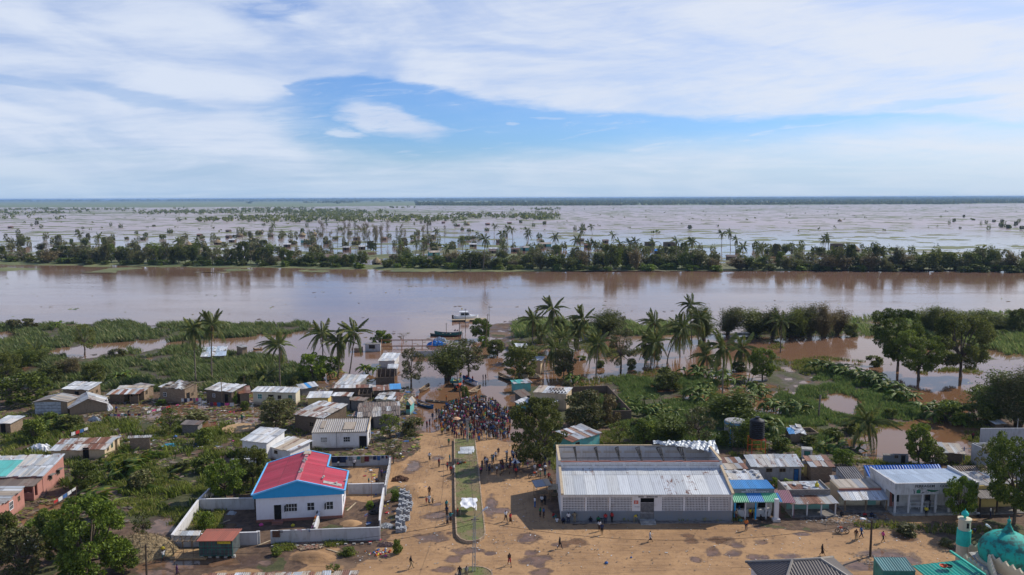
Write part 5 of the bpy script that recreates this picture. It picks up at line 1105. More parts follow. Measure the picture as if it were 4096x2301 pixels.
def make_tree(kind,seed,lod=1.0):
    """returns trunk mesh, crown mesh; unit height 1, base at the origin, about 1 across unless noted"""
    rg=random.Random(seed);rn=np.random.default_rng(seed);tr=MB();blobs=[]
    if kind in('round','spread','bush','sparse'):
        nb,lo,R0,br,sz,per={'round':(56,.16,.47,(.06,.14),.029,10500),'spread':(66,.24,.52,(.07,.13),.026,11500),'bush':(26,.05,.52,(.12,.20),.050,3400),'sparse':(38,.25,.44,(.05,.11),.026,7500)}[kind]
        tr_h={'round':.30,'spread':.34,'bush':.06,'sparse':.42}[kind];lean=rg.uniform(-.05,.05)
        lobes=[(rg.uniform(0,6.28),rg.uniform(.5,1))for _ in range(5)]
        for i in range(nb):
            an=rg.uniform(0,2*math.pi);zz=lo+(1-lo)*(i+.5)/nb;q_=(zz-lo)/(1-lo)
            prof=math.sqrt(max(0.02,1-((q_-.45)/.60)**2))if kind!='spread' else math.sqrt(max(.02,1-((q_-.55)/.62)**2))
            lob=.55+.45*max(math.cos(an-l)*s_ for l,s_ in lobes)
            rr=R0*prof*lob*math.sqrt(rg.uniform(.35,1));b=rg.uniform(*br)
            blobs.append((rr*math.cos(an)+lean,rr*math.sin(an),min(zz,1-b*.7),b,.75))
        limb(tr,(0,0,-.06),(lean*.6,0,tr_h),.032,.022,rg,.06)
        for b in rg.sample(blobs,min(len(blobs),15)):limb(tr,(lean*.6,0,tr_h*rg.uniform(.8,1)),b[:3],.014,.004,rg,.12)
        if kind=='sparse':
            for _ in range(40):b=rg.choice(blobs);limb(tr,b[:3],(b[0]+rg.uniform(-.16,.16),b[1]+rg.uniform(-.16,.16),b[2]+rg.uniform(-.04,.16)),.004,.0015,rg,.1,2)
        P_,D_=crown_points(blobs,per*lod,rn,.45);s_=sz*(.6+.8*rn.random(len(P_)))/math.sqrt(lod);V,F=leaf_quads(P_,s_,rn,.55,.3,D_,.2)
    elif kind in('feather','bamboo'):
        n=26 if kind=='feather' else 34;P_=[];D_=[]
        for i in range(n):
            an=rg.uniform(0,2*math.pi);sp=rg.uniform(.06,.5);h=rg.uniform(.38,1.0)*(1-sp*.35)
            base=Vector((rg.uniform(-.06,.06),rg.uniform(-.06,.06),0));pts=[]
            for k in range(8):
                t_=k/7;out=sp*t_**1.8;pts.append(base+Vector((math.cos(an)*out-.10*t_*t_,math.sin(an)*out,h*(1.25*t_-.25*t_**3))))
            tr.tube(pts,[.007*(1-.8*k/7)+.001 for k in range(8)],4)
            m_=int((230 if kind=='bamboo' else 270)*lod)
            for _ in range(m_):
                t_=rg.uniform(.30 if kind=='feather' else .22,1);f=t_*7;k=min(6,int(f));c=pts[k].lerp(pts[k+1],f-k);s_=.075*(.5+t_*.6)
                P_.append((c.x+rg.gauss(0,s_),c.y+rg.gauss(0,s_),c.z+rg.gauss(0,s_*.9)));D_.append((math.cos(an)*.5-.4,math.sin(an)*.5,.55-t_*.5))
        P_=np.array(P_);D_=np.array(D_);P_[:,2]=np.abs(P_[:,2])+.01
        s_=.036*(.6+.8*rn.random(len(P_)))/math.sqrt(lod);V,F=leaf_quads(P_,s_,rn,.34,.0,D_*2,.0)
    elif kind=='gum':
        limb(tr,(0,0,-.03),(rg.uniform(-.02,.02),0,.97),.010,.003,rg,.02,5)
        P_=[]
        for i in range(20):
            zz=rg.uniform(.35,1.0);an=rg.uniform(0,6.28);rr=rg.uniform(.02,.10)*(1.25-zz*.5);c=(rr*math.cos(an)-.02,rr*math.sin(an),zz);limb(tr,(0,0,zz-.08),c,.003,.001,rg,.05,2)
            for _ in range(int(24*lod*2)):P_.append((c[0]+rg.gauss(0,.022),c[1]+rg.gauss(0,.022),c[2]+rg.gauss(0,.035)))
        P_=np.array(P_);s_=.016*(.6+.8*rn.random(len(P_)));V,F=leaf_quads(P_,s_,rn,.45)
    elif kind=='bare':
        limb(tr,(0,0,-.03),(.04,0,.45),.03,.018,rg,.08)
        def br(p,dr_,L,r_,dpt):
            q=Vector(p)+dr_*L;limb(tr,p,q,r_,r_*.5,rg,.12,3)
            if dpt>0:
                for _ in range(3):d2=(dr_+Vector((rg.gauss(0,.6),rg.gauss(0,.6),rg.gauss(.1,.4)))).normalized();br(q,d2,L*.68,r_*.5,dpt-1)
        for _ in range(5):br((.04,0,.42),Vector((rg.gauss(0,.7),rg.gauss(0,.7),1)).normalized(),.24,.013,3)
        P_=rn.normal(size=(int(260*lod),3))*np.array([.2,.2,.16])+np.array([0,0,.68]);s_=.02*(.6+.8*rn.random(len(P_)));V,F=leaf_quads(P_,s_,rn,.5)
    return tr,V,F
TREES={}
def tree_tpl(kind,seed,lod):
    k=(kind,seed,lod)
    if k not in TREES:
        tr,V,F=make_tree(kind,seed*31+hash_s(kind),lod);TREES[k]=(tr.mesh('trunk',[M['bark_pale' if kind in('gum','bare','bamboo')else 'bark']],True),np_mesh('crown',V,F,[M['leaf_mid']]))
    return TREES[k]
def hash_s(s):return sum(ord(c)*(i+3)for i,c in enumerate(s))%997
CROWNW={'round':.98,'spread':1.08,'bush':1.2,'sparse':.95,'feather':.72,'bamboo':.72,'gum':.3,'bare':.7}
def tree(kind,loc,h,w=None,leaf='leaf_mid',label=None,seed=0,lod=1.0,group=None,name='tree',cat='tree',rz=None):
    tm,cm=tree_tpl(kind,seed%3,lod);th=thing(name,label,cat,loc,random.uniform(0,6.28)if rz is None else rz,group)
    s=h if w is None else w/CROWNW[kind];s=max(h*.6,min(h*2.4,s));th.scale=(s,s,h)
    link('trunk',tm,th);c=link('crown',cm,th);c.material_slots[0].link='OBJECT';c.material_slots[0].material=M[leaf]
    return th
def px_tree(kind,f,bx,by,ty,wpx,leaf,label,seed=0,name='tree',cat='tree',z=None,group=None):
    b=f(bx,by);g_=G(b);zz=g_.z if z is None else z;h=tall(b,f(bx,ty)[1],zz)
    lod=3.0 if h>11 else 2.0 if h>7.5 else 1.0 if h>4 else .6
    dep=g_.y*.994+(CAMH-h*.5)*.113;w_=wpx/2.5156/FPX*dep
    return tree(kind,(g_.x,g_.y,zz-.05),h,w_,leaf,label,seed+int(bx),lod,group,name,cat)
# palms
def frond_mesh(L,rise,drop,rg,n=30,ll=1.1,dead=False,sweep=0.0):
    q=MB();pts=[]
    for k in range(9):t_=k/8;pts.append(Vector((L*t_*(1-.12*t_),sweep*t_*t_,rise*t_-drop*t_*t_)))
    q.tube(pts,[.045*(1-.85*k/8)for k in range(9)],4)
    for i in range(n):
        t_=.10+.90*i/(n-1);f=t_*8;k=min(7,int(f));c=pts[k].lerp(pts[k+1],f-k);ax=(pts[k+1]-pts[k]).normalized()
        l=ll*math.sin(math.pi*(.16+.80*t_))**.7
        for s_ in(-1,1):
            sd_=Vector((0,s_,0));dr_=(ax*.75+sd_*.75+Vector((0,0,-.55-rg.uniform(0,.5)))).normalized();tip=c+dr_*l*rg.uniform(.8,1.05);wv=ax*.115
            mid=c+dr_*l*.5+Vector((0,0,.08));q.quad(c-wv*.5,mid-wv,tip,mid+wv)
    return q.mesh('frond',M['leaf_palmdead' if dead else 'leaf_palm'])
rgp=random.Random(12)
FR={'up':[frond_mesh(4.2,1.0,1.0,rgp,sweep=s_)for s_ in(.5,-.5)],'mid':[frond_mesh(4.6,1.2,3.1,rgp,sweep=s_)for s_ in(.7,-.6,0)],'low':[frond_mesh(4.3,.4,3.6,rgp)for _ in range(2)],'dead':[frond_mesh(3.6,.2,3.2,rgp,20,.6,True)]}
nutm=MB();rgq=random.Random(2)
for k in range(9):an=k*.7;nutm.lathe([(0.01,-.14),(.11,-.06),(.12,.03),(.07,.11),(.01,.14)],(.24*math.cos(an),.24*math.sin(an),-.25-.1*(k%3)),6)
NUT=nutm.mesh('coconut_bunch',M['leaf_palmdead'])
def palm_crown_mesh(seed):
    rg=random.Random(seed);V=[];F=[];mi=[]
    for kind,cnt in(('up',5),('mid',7),('low',6),('dead',1)):
        for i in range(cnt):
            me=rg.choice(FR[kind]);az=rg.uniform(0,6.28)if rg.random()<.6 else rg.gauss(2.9,.8);el={'up':rg.uniform(.5,1.15),'mid':rg.uniform(.1,.5),'low':rg.uniform(-.7,0),'dead':-.8}[kind]
            mt=Matrix.Rotation(az,4,'Z')@Matrix.Rotation(-el,4,'Y');b=len(V);V+=[tuple(mt@v.co)for v in me.vertices];F+=[tuple(b+i_ for i_ in p.vertices)for p in me.polygons];mi+=[1 if kind=='dead' else 0]*len(me.polygons)
    me=bpy.data.meshes.new('crown');me.from_pydata(V,[],F);me.materials.append(M['leaf_palm']);me.materials.append(M['leaf_palmdead']);me.polygons.foreach_set('material_index',mi);return me
PC=[palm_crown_mesh(s_)for s_ in(1,2,3,4)]
def palm(base,crown,label,size=1.0,detail=True,seed=0,group=None,r0=.2):
    rg=random.Random(seed+int(base[0]*7));th=thing('palm_tree',label,'palm',base,0,group);cv=Vector(crown)-Vector(base);q=MB();pts=[];H=cv.z
    for k in range(11):
        t_=k/10;hx=cv.x*(1.5*t_-.5*t_*t_)if seed%2 else cv.x*t_*t_;pts.append(Vector((hx,cv.y*t_,-.4+(H+.4)*t_)))
    q.tube(pts,[(r0+.12*(k==0))*(1-.40*k/10)for k in range(11)],7);q.build('trunk',M['bark_pale'],th,smooth=True)
    top=pts[-1]
    if detail:
        wind=2.9+rg.uniform(-.5,.5);wb=rg.uniform(.2,.9);size*=1.18
        for kind,cnt in(('up',rg.randint(4,7)),('mid',rg.randint(7,10)),('low',rg.randint(5,9)),('dead',rg.randint(1,4))):
            for i in range(cnt):
                az=(i*6.28/cnt+rg.uniform(-.5,.5));az+=-wb*math.sin(az-wind)
                el={'up':rg.uniform(.55,1.25),'mid':rg.uniform(.15,.55),'low':rg.uniform(-.75,.0),'dead':rg.uniform(-1.1,-.7)}[kind]
                ob=link('frond',rg.choice(FR[kind]),th,top);ob.rotation_euler=(Matrix.Rotation(az,3,'Z')@Matrix.Rotation(-el,3,'Y')).to_euler();ob.scale=(size*rg.uniform(.85,1.1),)*3
        link('coconut_bunch',NUT,th,top,0,size)
    else:link('crown',PC[(seed+int(abs(base[0])))%4],th,top,rg.uniform(-.5,.5),size)
    return th
def px_palm(f,bx,by,cx,cy,label,size=1.0,seed=0,fc=None,group=None,detail=True):
    g_=G(f(bx,by));c=(fc or f)(cx,cy);dv=CMr@Vector(((c[0]-2048)/FPX,-(c[1]-1150.5)/FPX,-1));k=g_.y/dv.y;size=1.0+(size-1)*.35
    return palm(tuple(g_),(dv.x*k,g_.y,CAMH+dv.z*k),label,size,detail,seed,group)
# bananas
def banana_mesh(seed,fallen=False):
    rg=random.Random(seed);st=MB();lf=MB();hh=rg.uniform(1.4,2.1);ln=-.25
    st.tube([(0,0,-.2),(ln*.3,0,hh*.5),(ln,0,hh)],[.16,.13,.08],7)
    for i in range(9):
        az=rg.uniform(0,6.28)if i<4 else rg.gauss(3.14,.7);L=rg.uniform(1.7,2.5);el=rg.uniform(.5,1.3);prev=None
        for k in range(7):
            t_=k/6;rr=L*(t_*math.cos(el)+.35*t_*t_);zz=hh+L*(t_*math.sin(el)-(.75 if not fallen else 1.2)*t_*t_)
            c=Vector((ln+rr*math.cos(az),rr*math.sin(az),max(zz,.1)));wd=.34*math.sin(math.pi*min(1,.12+.85*t_))**.6;s_=Vector((-math.sin(az),math.cos(az),0))*wd;dn=Vector((0,0,-.14))
            row=(c-s_+dn,c,c+s_+dn)
            if prev:lf.quad(prev[0],prev[1],row[1],row[0]);lf.quad(prev[1],prev[2],row[2],row[1])
            prev=row
    return st.mesh('stem',M['leaf_banana']),lf.mesh('foliage',M['leaf_banana'])
BAN=[banana_mesh(s_)for s_ in(1,2,3,4)]+[banana_mesh(9,True),banana_mesh(10,True)]
def banana(loc,s,label,group,k=0,tilt=0.0):
    th=thing('banana_plant',label,'banana plant',loc,random.uniform(-.7,.7),group,s);th.rotation_euler[1]=-tilt;link('stem',BAN[k][0],th);link('foliage',BAN[k][1],th);return th
# ------------------------------------------------------------------ near trees, one by one
BK='round spread bush sparse feather bamboo gum bare'.split()
r_,s_,b_,p_,f_,m_='round','spread','bush','sparse','feather','bamboo'
D,MI,BR,OL,BN='leaf_dark','leaf_mid','leaf_bright','leaf_olive','leaf_brown'
for row in[
    (p_,a0,850,555,250,260,D,'dark ragged tree standing alone in the reeds left of the two tall palms'),
    (r_,a0,300,1040,740,520,MI,'broad green tree in front of the white sheet roofs at the left edge'),
    (r_,a0,60,840,530,300,D,'dark tree at the far left edge behind the broad green tree'),(r_,a0,480,850,670,280,D,'dark leafy tree behind the pole hut'),
    (r_,a0,930,830,635,240,D,'dark round tree behind the white crumpled roof'),(f_,a0,200,700,470,230,MI,'feathery green tree at the left behind the dark trees'),
    (f_,a0,350,650,480,220,D,'dark feathery shrub beside the left marsh pool'),(m_,a0,610,770,600,190,BN,'leaning clump of yellow bamboo in the left reeds'),(m_,a0,760,775,560,130,BN,'upright clump of yellow bamboo in the left reeds'),
    (b_,a0,590,780,640,240,D,'dark bush at the foot of the yellow bamboo'),(b_,a0,1180,600,490,190,OL,'olive bush in the middle of the left reeds'),(b_,a0,430,560,470,150,MI,'green bush at the left edge of the marsh pool'),
    (b_,a0,2480,870,740,230,D,'dark bush behind the house with white and grey sheets'),(b_,a0,2340,1040,915,150,BR,'bright bush in front of the dark mud house'),(p_,a0,1710,1345,1090,270,MI,'thin small tree on the muddy yard with scattered washing'),
    (b_,a0,1950,1240,1110,340,OL,'wide olive bush behind the small block shed'),(b_,a0,2060,1450,1280,230,MI,'green bush right of the small block shed'),(b_,a0,350,1430,1210,320,MI,'green bush behind the tarpaulin heap at the left'),
    (b_,a0,700,1290,1160,320,D,'low dark bush in front of the low reed house'),(b_,a0,1620,1060,1000,120,BR,'small bright bush at the flooded yard'),(b_,a0,2470,1110,1020,120,MI,'small bush beside the washing line of dark cloths'),
    (b_,a0,520,1240,1130,200,MI,'bush between the tarpaulin hut and the yard'),(b_,a0,130,300,200,200,OL,'olive bush on the river edge at the left'),(b_,a0,270,310,185,220,OL,'tall olive bush on the river edge, second from the left'),
    (r_,b0,820,590,300,310,MI,'small round tree standing right of the pink house'),(r_,b0,930,1500,690,800,BR,'large bright green tree filling the bottom left corner'),(r_,b0,480,1210,800,370,MI,'mid green tree beside the pink house pool'),
    (r_,b0,90,1260,810,340,D,'dark green tree at the left edge of the bottom corner'),(r_,b0,220,1500,1000,560,OL,'olive tree at the bottom left corner'),(r_,b0,600,1330,900,380,MI,'green tree between the large bright tree and the left edge'),(b_,b0,330,1090,900,260,BR,'bright bush by the pink house pool'),(b_,b0,1010,1180,980,300,BR,'bright bush behind the crown of the large tree'),(b_,b0,720,1520,1330,300,BR,'bright bush at the bottom edge under the large tree'),
    (r_,b0,1250,1410,1120,340,MI,'leafy tree in front of the thatched roof'),(p_,b0,1440,1070,820,260,D,'dark broken tree beside the thatched roof'),(s_,b0,2270,680,285,430,BR,'bright leaved tree inside the walled yard left of the red roof'),
    (r_,b0,2545,560,160,340,D,'dark tree right behind the left slope of the red roof'),(b_,b0,1420,560,390,320,OL,'olive bush amid the fallen banana plants'),(b_,b0,2060,400,255,270,MI,'green bush behind the walled yard'),
    (b_,b0,2080,970,800,200,BR,'clump of bright weeds inside the walled yard'),(b_,b0,1830,400,310,180,D,'low dark bush on the grassy lot'),(b_,b0,1050,870,700,300,D,'dark bush behind the large bright tree'),(b_,b0,2420,480,380,180,D,'dark bush in the back of the walled yard'),
    (r_,a1,200,1285,1000,420,OL,'broad olive tree in front of the cream house'),(b_,a1,840,1195,1055,200,BR,'bright bush between the rusty roof and the block sheds'),(r_,a1,560,810,540,300,BR,'bright green tree left of the three palms'),
    (b_,a1,660,800,650,180,MI,'green bush at the foot of the left palm of the three'),(b_,a1,790,700,570,200,BR,'bright bush at the foot of the three palms'),(b_,a1,400,850,765,170,D,'dark bush behind the steep blue-white roof'),
    (b_,a1,1240,435,305,190,BR,'bright bush in the water above the square concrete hut'),(b_,a1,1340,430,340,100,MI,'thin bush in the water beside the steel frame'),('bare',a1,1480,400,325,150,OL,'bare twigs standing in the river above the steel frame'),
    (p_,a1,1560,890,480,340,OL,'drooping olive tree hiding the end of the roofless house'),(f_,a1,1930,810,410,400,D,'dark weeping tree standing in the flooded landing'),(p_,a1,2130,780,390,380,OL,'half bare tree standing right of the weeping tree in the flood'),
    (r_,a1,2260,400,190,250,MI,'bush-like tree on the river edge below the pontoon'),(b_,a1,2285,470,365,130,BR,'bright bush at the foot of the lamp pole by the river'),(r_,a1,2430,560,400,260,D,'dark tree on the right bank of the flooded landing'),
    (p_,a1,1350,1390,1140,260,MI,'thin light tree in front of the brown rusted roof'),(b_,a1,1580,1350,1195,270,OL,'olive bush at the corner of the sandy square'),(b_,a1,2105,1000,870,80,MI,'slim bush at the end of the median in the water'),
    (p_,b1,1380,320,100,230,OL,'thin broken tree above the washing wall'),(b_,b1,1390,700,590,130,BR,'bright bush between wall and stacked pavers'),(b_,b1,1410,1230,1090,130,MI,'bush at the corner by the rubbish heap'),
    (b_,b1,930,1240,1160,180,MI,'low weeds along the front of the yard wall'),(b_,b1,200,1240,1160,150,MI,'tuft of weeds at the left of the brick rubble'),(p_,b1,790,1520,1330,210,MI,'thin shrub at the bottom edge in front of the rusty roof'),(b_,b1,1150,780,700,110,BR,'sapling in the side yard of the white house'),
    (r_,a2,70,800,470,360,D,'dark dense tree at the right bank of the landing'),(r_,a2,520,800,495,240,OL,'olive round tree standing in water left of the yellow-brown house palms'),(r_,b2,285,340,-325,580,D,'big square crowned tree beside the market hall'),
    (b_,a2,740,1280,900,560,OL,'sprawling olive brush inside the brown wall'),(b_,a2,990,1250,960,260,BN,'brown withered brush against the brown wall'),(p_,a2,1090,730,290,360,OL,'grey twiggy tree standing in water among the palms'),(f_,a2,950,360,90,300,D,'dark feathery tree at the river edge left of the twiggy tree'),
    (p_,a2,1060,330,130,200,OL,'thin twiggy tree at the river edge'),(r_,a2,480,310,190,150,D,'small dark tree behind the left palms'),(r_,a2,1400,640,330,230,D,'dark tree in water under a drooping palm'),(f_,a2,1930,410,70,220,MI,'feathery tree at the river edge beside a tall palm'),
    (f_,a2,2170,350,65,240,OL,'olive feathery tree at the river edge, right of centre'),(m_,a2,2430,360,80,330,D,'dark bamboo clump at the river edge'),(b_,a2,1560,910,690,400,D,'wide dark bush on the green field'),(r_,a2,2520,800,490,280,MI,'round green tree on the bank of the long flood pool'),
    (p_,a2,1090,1450,1220,280,MI,'storm stripped tree behind the turquoise shack'),(p_,a2,1870,1450,1090,400,OL,'bleached bare-branched tree behind the market hall'),(b_,a2,1350,1420,1200,330,MI,'light green thicket behind the market hall'),
    (f_,a2,2060,1170,950,330,MI,'feathery thicket by the tall leaning palm'),(f_,a2,2330,1260,900,400,MI,'large feathery thicket behind the black tank'),(f_,a2,1640,1400,1130,330,MI,'feathery thicket left of the bare-branched tree'),(f_,a2,2300,1470,1180,260,MI,'light feathery tree covering the right side of the concrete tank'),(b_,a2,2150,1450,1310,240,MI,'bush in front of the concrete tank'),
    (b_,a2,1210,700,590,130,D,'dark bush at the foot of the twiggy tree'),(b_,a2,890,680,610,120,MI,'small bush under the lone palm'),(b_,a2,560,900,820,130,OL,'low bush behind the stone-weighted roof'),(b_,a2,2280,710,620,200,D,'dark bush under the palms on the green field'),
    (f_,a3,50,390,60,230,OL,'olive feathery tree at the river edge near a slim palm'),(f_,a3,240,380,80,240,D,'dark feathery tree at the river edge behind a slim palm'),(m_,a3,420,375,40,230,OL,'tall bamboo clump on the right bank'),(m_,a3,560,375,35,240,BN,'browned bamboo clump on the right bank'),
    (m_,a3,700,350,70,200,BN,'thin browned bamboo clump at the end of its row'),(b_,a3,845,365,235,190,D,'round dark bush at the river edge'),(b_,a3,270,370,270,200,D,'low dark bush in front of the bamboo row'),(s_,a3,1300,720,105,520,MI,'tall dark tree standing in the right hand pool, left of three'),
    (s_,a3,1520,800,310,560,MI,'green tree in front of two taller dark ones in the right hand pool'),(s_,a3,1940,780,150,620,D,'tall open crowned tree in the right hand pool, right of three'),(f_,a3,1640,330,50,280,D,'feathery tree behind the three pool trees'),
    (f_,a3,1850,340,80,260,OL,'olive feathery tree behind the three pool trees'),(f_,a3,2120,320,85,300,D,'dark feathery tree at the right river edge'),(f_,a3,2290,320,140,150,D,'slim feathery tree at the right river edge'),(f_,a3,2400,310,145,200,MI,'feathery tree near the right end of the river edge'),
    (r_,a3,2560,330,90,240,D,'tiered dark tree at the right end of the river edge'),(b_,a3,2350,380,300,180,MI,'green bush on the grassy right bank'),(f_,a3,2280,1230,730,460,MI,'dark leaning tree mass above the right hand pond'),(f_,a3,2520,1280,700,460,OL,'olive feathery tree mass at the right edge'),
    (r_,a3,2150,1050,860,260,D,'dark tree lobe at the right of the big pool'),(b_,a3,1800,1230,1010,400,MI,'bushy green tree between the two right hand ponds'),(b_,a3,1070,660,560,190,D,'dark fallen bush in the big pool'),(b_,a3,2120,1250,1050,350,D,'dark arching shrub above the right hand pond'),
    (r_,b3,1520,320,-70,330,MI,'slender leafy tree between pond and hardware shop'),(r_,b3,1660,330,150,280,D,'low dark tree right of the slender leafy tree'),(r_,b3,745,350,180,210,BR,'bright leafy shrub behind the rusted sheds'),(s_,b3,1930,900,470,330,BR,'bright green tree in front of the hardware shop'),
    (s_,b3,2470,930,60,620,MI,'huge dark roadside tree at the right edge'),(p_,b3,2260,620,120,380,OL,'olive tree left of the huge roadside tree'),(b_,b3,1420,1030,930,280,OL,'low scrub at the roadside below the hardware shop'),(b_,b3,1790,1150,1080,200,OL,'scrub patch near the small minaret'),
    (b_,b3,200,540,480,150,BR,'bright plants between market shops and grey house'),(b_,b3,60,560,460,110,BR,'tall bright plant behind the banca'),(b_,a3,1230,1180,1090,160,MI,'bush on the strip between the right hand ponds'),(b_,a3,200,1150,1060,180,MI,'bush left of the broken palm trunk'),
    (b_,a2,700,600,560,180,MI,'low green island in the water left of the lone palm'),(b_,a2,2050,660,590,120,OL,'low bush at the foot of the yellow palm'),(r_,a2,2500,330,130,260,OL,'olive tree at the river edge right of the dark bamboo'),(b_,a2,1250,1300,1210,200,D,'dark shrub behind the brown wall corner'),
    (b_,a3,800,1330,1200,220,D,'dark shrub left of the leaning palm'),(b_,a3,640,1400,1290,220,MI,'green shrub right of the collapsed hut'),(b_,b3,420,130,40,260,D,'dark shrub behind the outhouse'),(b_,b3,150,190,60,260,MI,'shrub behind the grey house with silver roof'),
]:
    kind,f,bx,by,ty,wp,lf,lab=row
    px_tree(kind,f,bx,by,ty,wp,lf,lab,name='bush' if kind=='bush' else 'bamboo' if kind=='bamboo' else 'tree',cat={'bush':'bush','bamboo':'bamboo'}.get(kind,'tree'),seed=len(lab))
for(f,bx,by,cx,cy,sz,lab,fc)in[
    (a0,1970,815,1945,300,1.05,'left palm of the tall pair above the flooded huts',None),(a0,2133,805,2135,250,1.0,'right palm of the tall pair above the flooded huts',None),(a1,243,865,235,460,1.0,'lone palm left of the group of three',None),
    (a1,675,775,668,340,1.15,'left palm of the group of three',None),(a1,828,760,838,420,1.1,'dark drooping middle palm of the group of three',None),(a1,935,755,985,330,1.2,'right palm of the group of three, trunk curving right',None),
    (a2,205,455,215,200,1.1,'leftmost palm on the right bank of the landing',None),(a2,400,340,415,90,1.5,'tallest wide crowned palm on the right bank of the landing',None),(a2,665,510,722,190,1.3,'palm leaning right behind the olive round tree',None),
    (a2,640,505,670,300,1.3,'drooping palm in front of the palm that leans right',None),(a2,845,785,870,440,1.15,'lone straight palm in the flood pool',None),(a2,415,710,430,490,1.1,'short palm beside the yellow-brown flooded house',None),
    (a2,510,580,520,390,1.1,'palm behind the olive round tree',None),(a2,290,440,300,330,1.0,'small palm behind the short palm',None),(a2,1330,700,1440,430,1.3,'drooping palm leaning right over the dark tree',None),(a2,1440,500,1435,230,1.0,'small palm head above the dark tree',None),
    (a2,1560,645,1725,290,1.6,'big palm with strongly leaning trunk',None),(a2,1690,565,1690,330,1.2,'palm behind the strongly leaning one',None),(a2,1875,465,1885,190,1.1,'palm right of the strongly leaning one',None),(a2,1810,430,1800,50,.8,'tall thin palm topping the others',None),
    (a2,2110,1195,2130,480,1.0,'very tall bare palm trunk with a small crown',None),(a2,2310,700,2320,480,1.3,'wide palm right of the very tall trunk',None),(a2,1965,750,1960,570,1.15,'low yellow-green palm left of the very tall trunk',None),(a3,125,530,135,215,.85,'slim ragged palm before the bamboo row',None),
    (b3,860,165,1010,1240,1.15,'large drooping palm leaning right by the right hand pond',a3),(a0,340,600,350,520,.8,'short palm by the left marsh pool',None),(a1,130,830,110,760,.7,'short palm under the lone palm',None),(a2,30,640,60,560,.8,'small palm at the landing trees',None)]:
    px_palm(f,bx,by,cx,cy,lab,sz,seed=len(lab),fc=fc)
g_=G(a3(505,1205));q=MB();q.tube([(0,0,-.3),(.1,0,2.5),(.3,0,5.2)],[.2,.17,.2],7);q.tube([(.3,0,5.1),(.9,0,5.5),(2.6,.2,5.45)],[.04,.03,.01],4);tag(q.build('broken_palm',M['bark_pale'],None,g_,smooth=True),'broken headless palm trunk in the gardens','palm')
# banana rows
rgb=random.Random(21);nb_=0
def brow(f,pts,n,wid,lab,grp,s=(.8,1.15),fallen=False):
    W=[G(f(*p))for p in pts];seg=[(W[i+1]-W[i]).length for i in range(len(W)-1)];T=sum(seg)
    for k in range(n):
        d_=(k+rgb.uniform(.1,.9))/n*T;i=0
        while i<len(seg)-1 and d_>seg[i]:d_-=seg[i];i+=1
        c=W[i].lerp(W[i+1],min(1,d_/seg[i]));x,y=c.x+rgb.gauss(0,wid*1.4),c.y+rgb.gauss(0,wid*1.4)
        banana((x,y,max(TZ(x,y),-.3)),rgb.uniform(*s),lab,grp,rgb.randrange(4)if not fallen else 4+rgb.randrange(2),rgb.uniform(.8,1.3)if fallen else rgb.uniform(0,.35))
brow(a3,[(480,720),(700,740),(900,790),(1080,860),(1250,950),(1400,1040)],40,1.0,'windblown banana plant in the long row left of the big pool','bananas in the long row by the big pool',(1.0,1.4))
brow(a2,[(1760,800),(2080,790),(2300,880),(2500,980)],26,1.2,'yellow-green banana plant in the row beyond the tall palm','bananas in the row beyond the tall palm',(.9,1.25))
brow(a3,[(20,1060),(180,1110),(380,1170)],14,1.2,'windblown banana plant near the broken palm trunk','bananas near the broken palm trunk',(.9,1.2))
brow(a2,[(1820,920),(1900,1010),(2050,1110)],16,1.5,'banana plant left of the very tall palm','bananas left of the very tall palm',(.9,1.3))
brow(a2,[(1200,1080),(1400,1130),(1500,1210)],16,2.0,'dark banana plant behind the brown wall','bananas behind the brown wall',(.8,1.1))
brow(b0,[(1100,390),(1300,400),(1480,440)],9,1.2,'storm flattened banana plant on the grassy lot','flattened bananas on the grassy lot',(1.0,1.4),True)
brow(b0,[(850,660),(1000,740),(1120,700)],7,1.0,'flattened banana plant behind the large bright tree','flattened bananas behind the large tree',(1.0,1.4),True)
brow(b0,[(1150,460),(1350,500),(1450,560)],8,1.4,'fallen banana plant in the middle of the grassy lot','fallen bananas in the middle of the lot',(1.0,1.4),True)
brow(a0,[(350,1330),(600,1300),(750,1250)],8,1.2,'fallen banana plant left of the reed house yard','fallen bananas left of the reed house yard',(.8,1.2),True)
brow(b0,[(1300,250),(1450,270),(1600,260)],6,1.0,'fallen banana plant near the tin kiosk','fallen bananas near the tin kiosk',(.8,1.1),True)
brow(a1,[(1100,740),(1180,720)],4,.8,'banana plant beside the roofless house','bananas beside the roofless house',(1.0,1.3));brow(a0,[(1150,840),(1330,830)],8,1.0,'banana plant behind the two-step roof','bananas behind the two-step roof',(.9,1.2))
brow(a3,[(1550,1160),(1700,1190),(1950,1200)],9,1.0,'banana plant on the strip between the ponds','bananas between the ponds',(1.0,1.4));brow(b3,[(560,150),(700,190),(1000,260)],9,1.2,'fallen banana plant in the debris below the leaning palm','fallen bananas below the leaning palm',(1.0,1.3),True)
brow(a0,[(560,300),(620,290)],3,.6,'banana plant on the river edge at the left','bananas on the left river edge',(1.0,1.2));brow(a1,[(740,800),(820,790)],3,.6,'banana plant under the group of three palms','bananas under the three palms',(1.0,1.2))
brow(a2,[(700,880),(640,830)],4,.8,'banana plant behind the stone-weighted house','bananas behind the stone-weighted house');brow(a3,[(60,1330),(140,1380)],4,.9,'banana plant left of the collapsed hut','bananas left of the collapsed hut',(1.2,1.6))
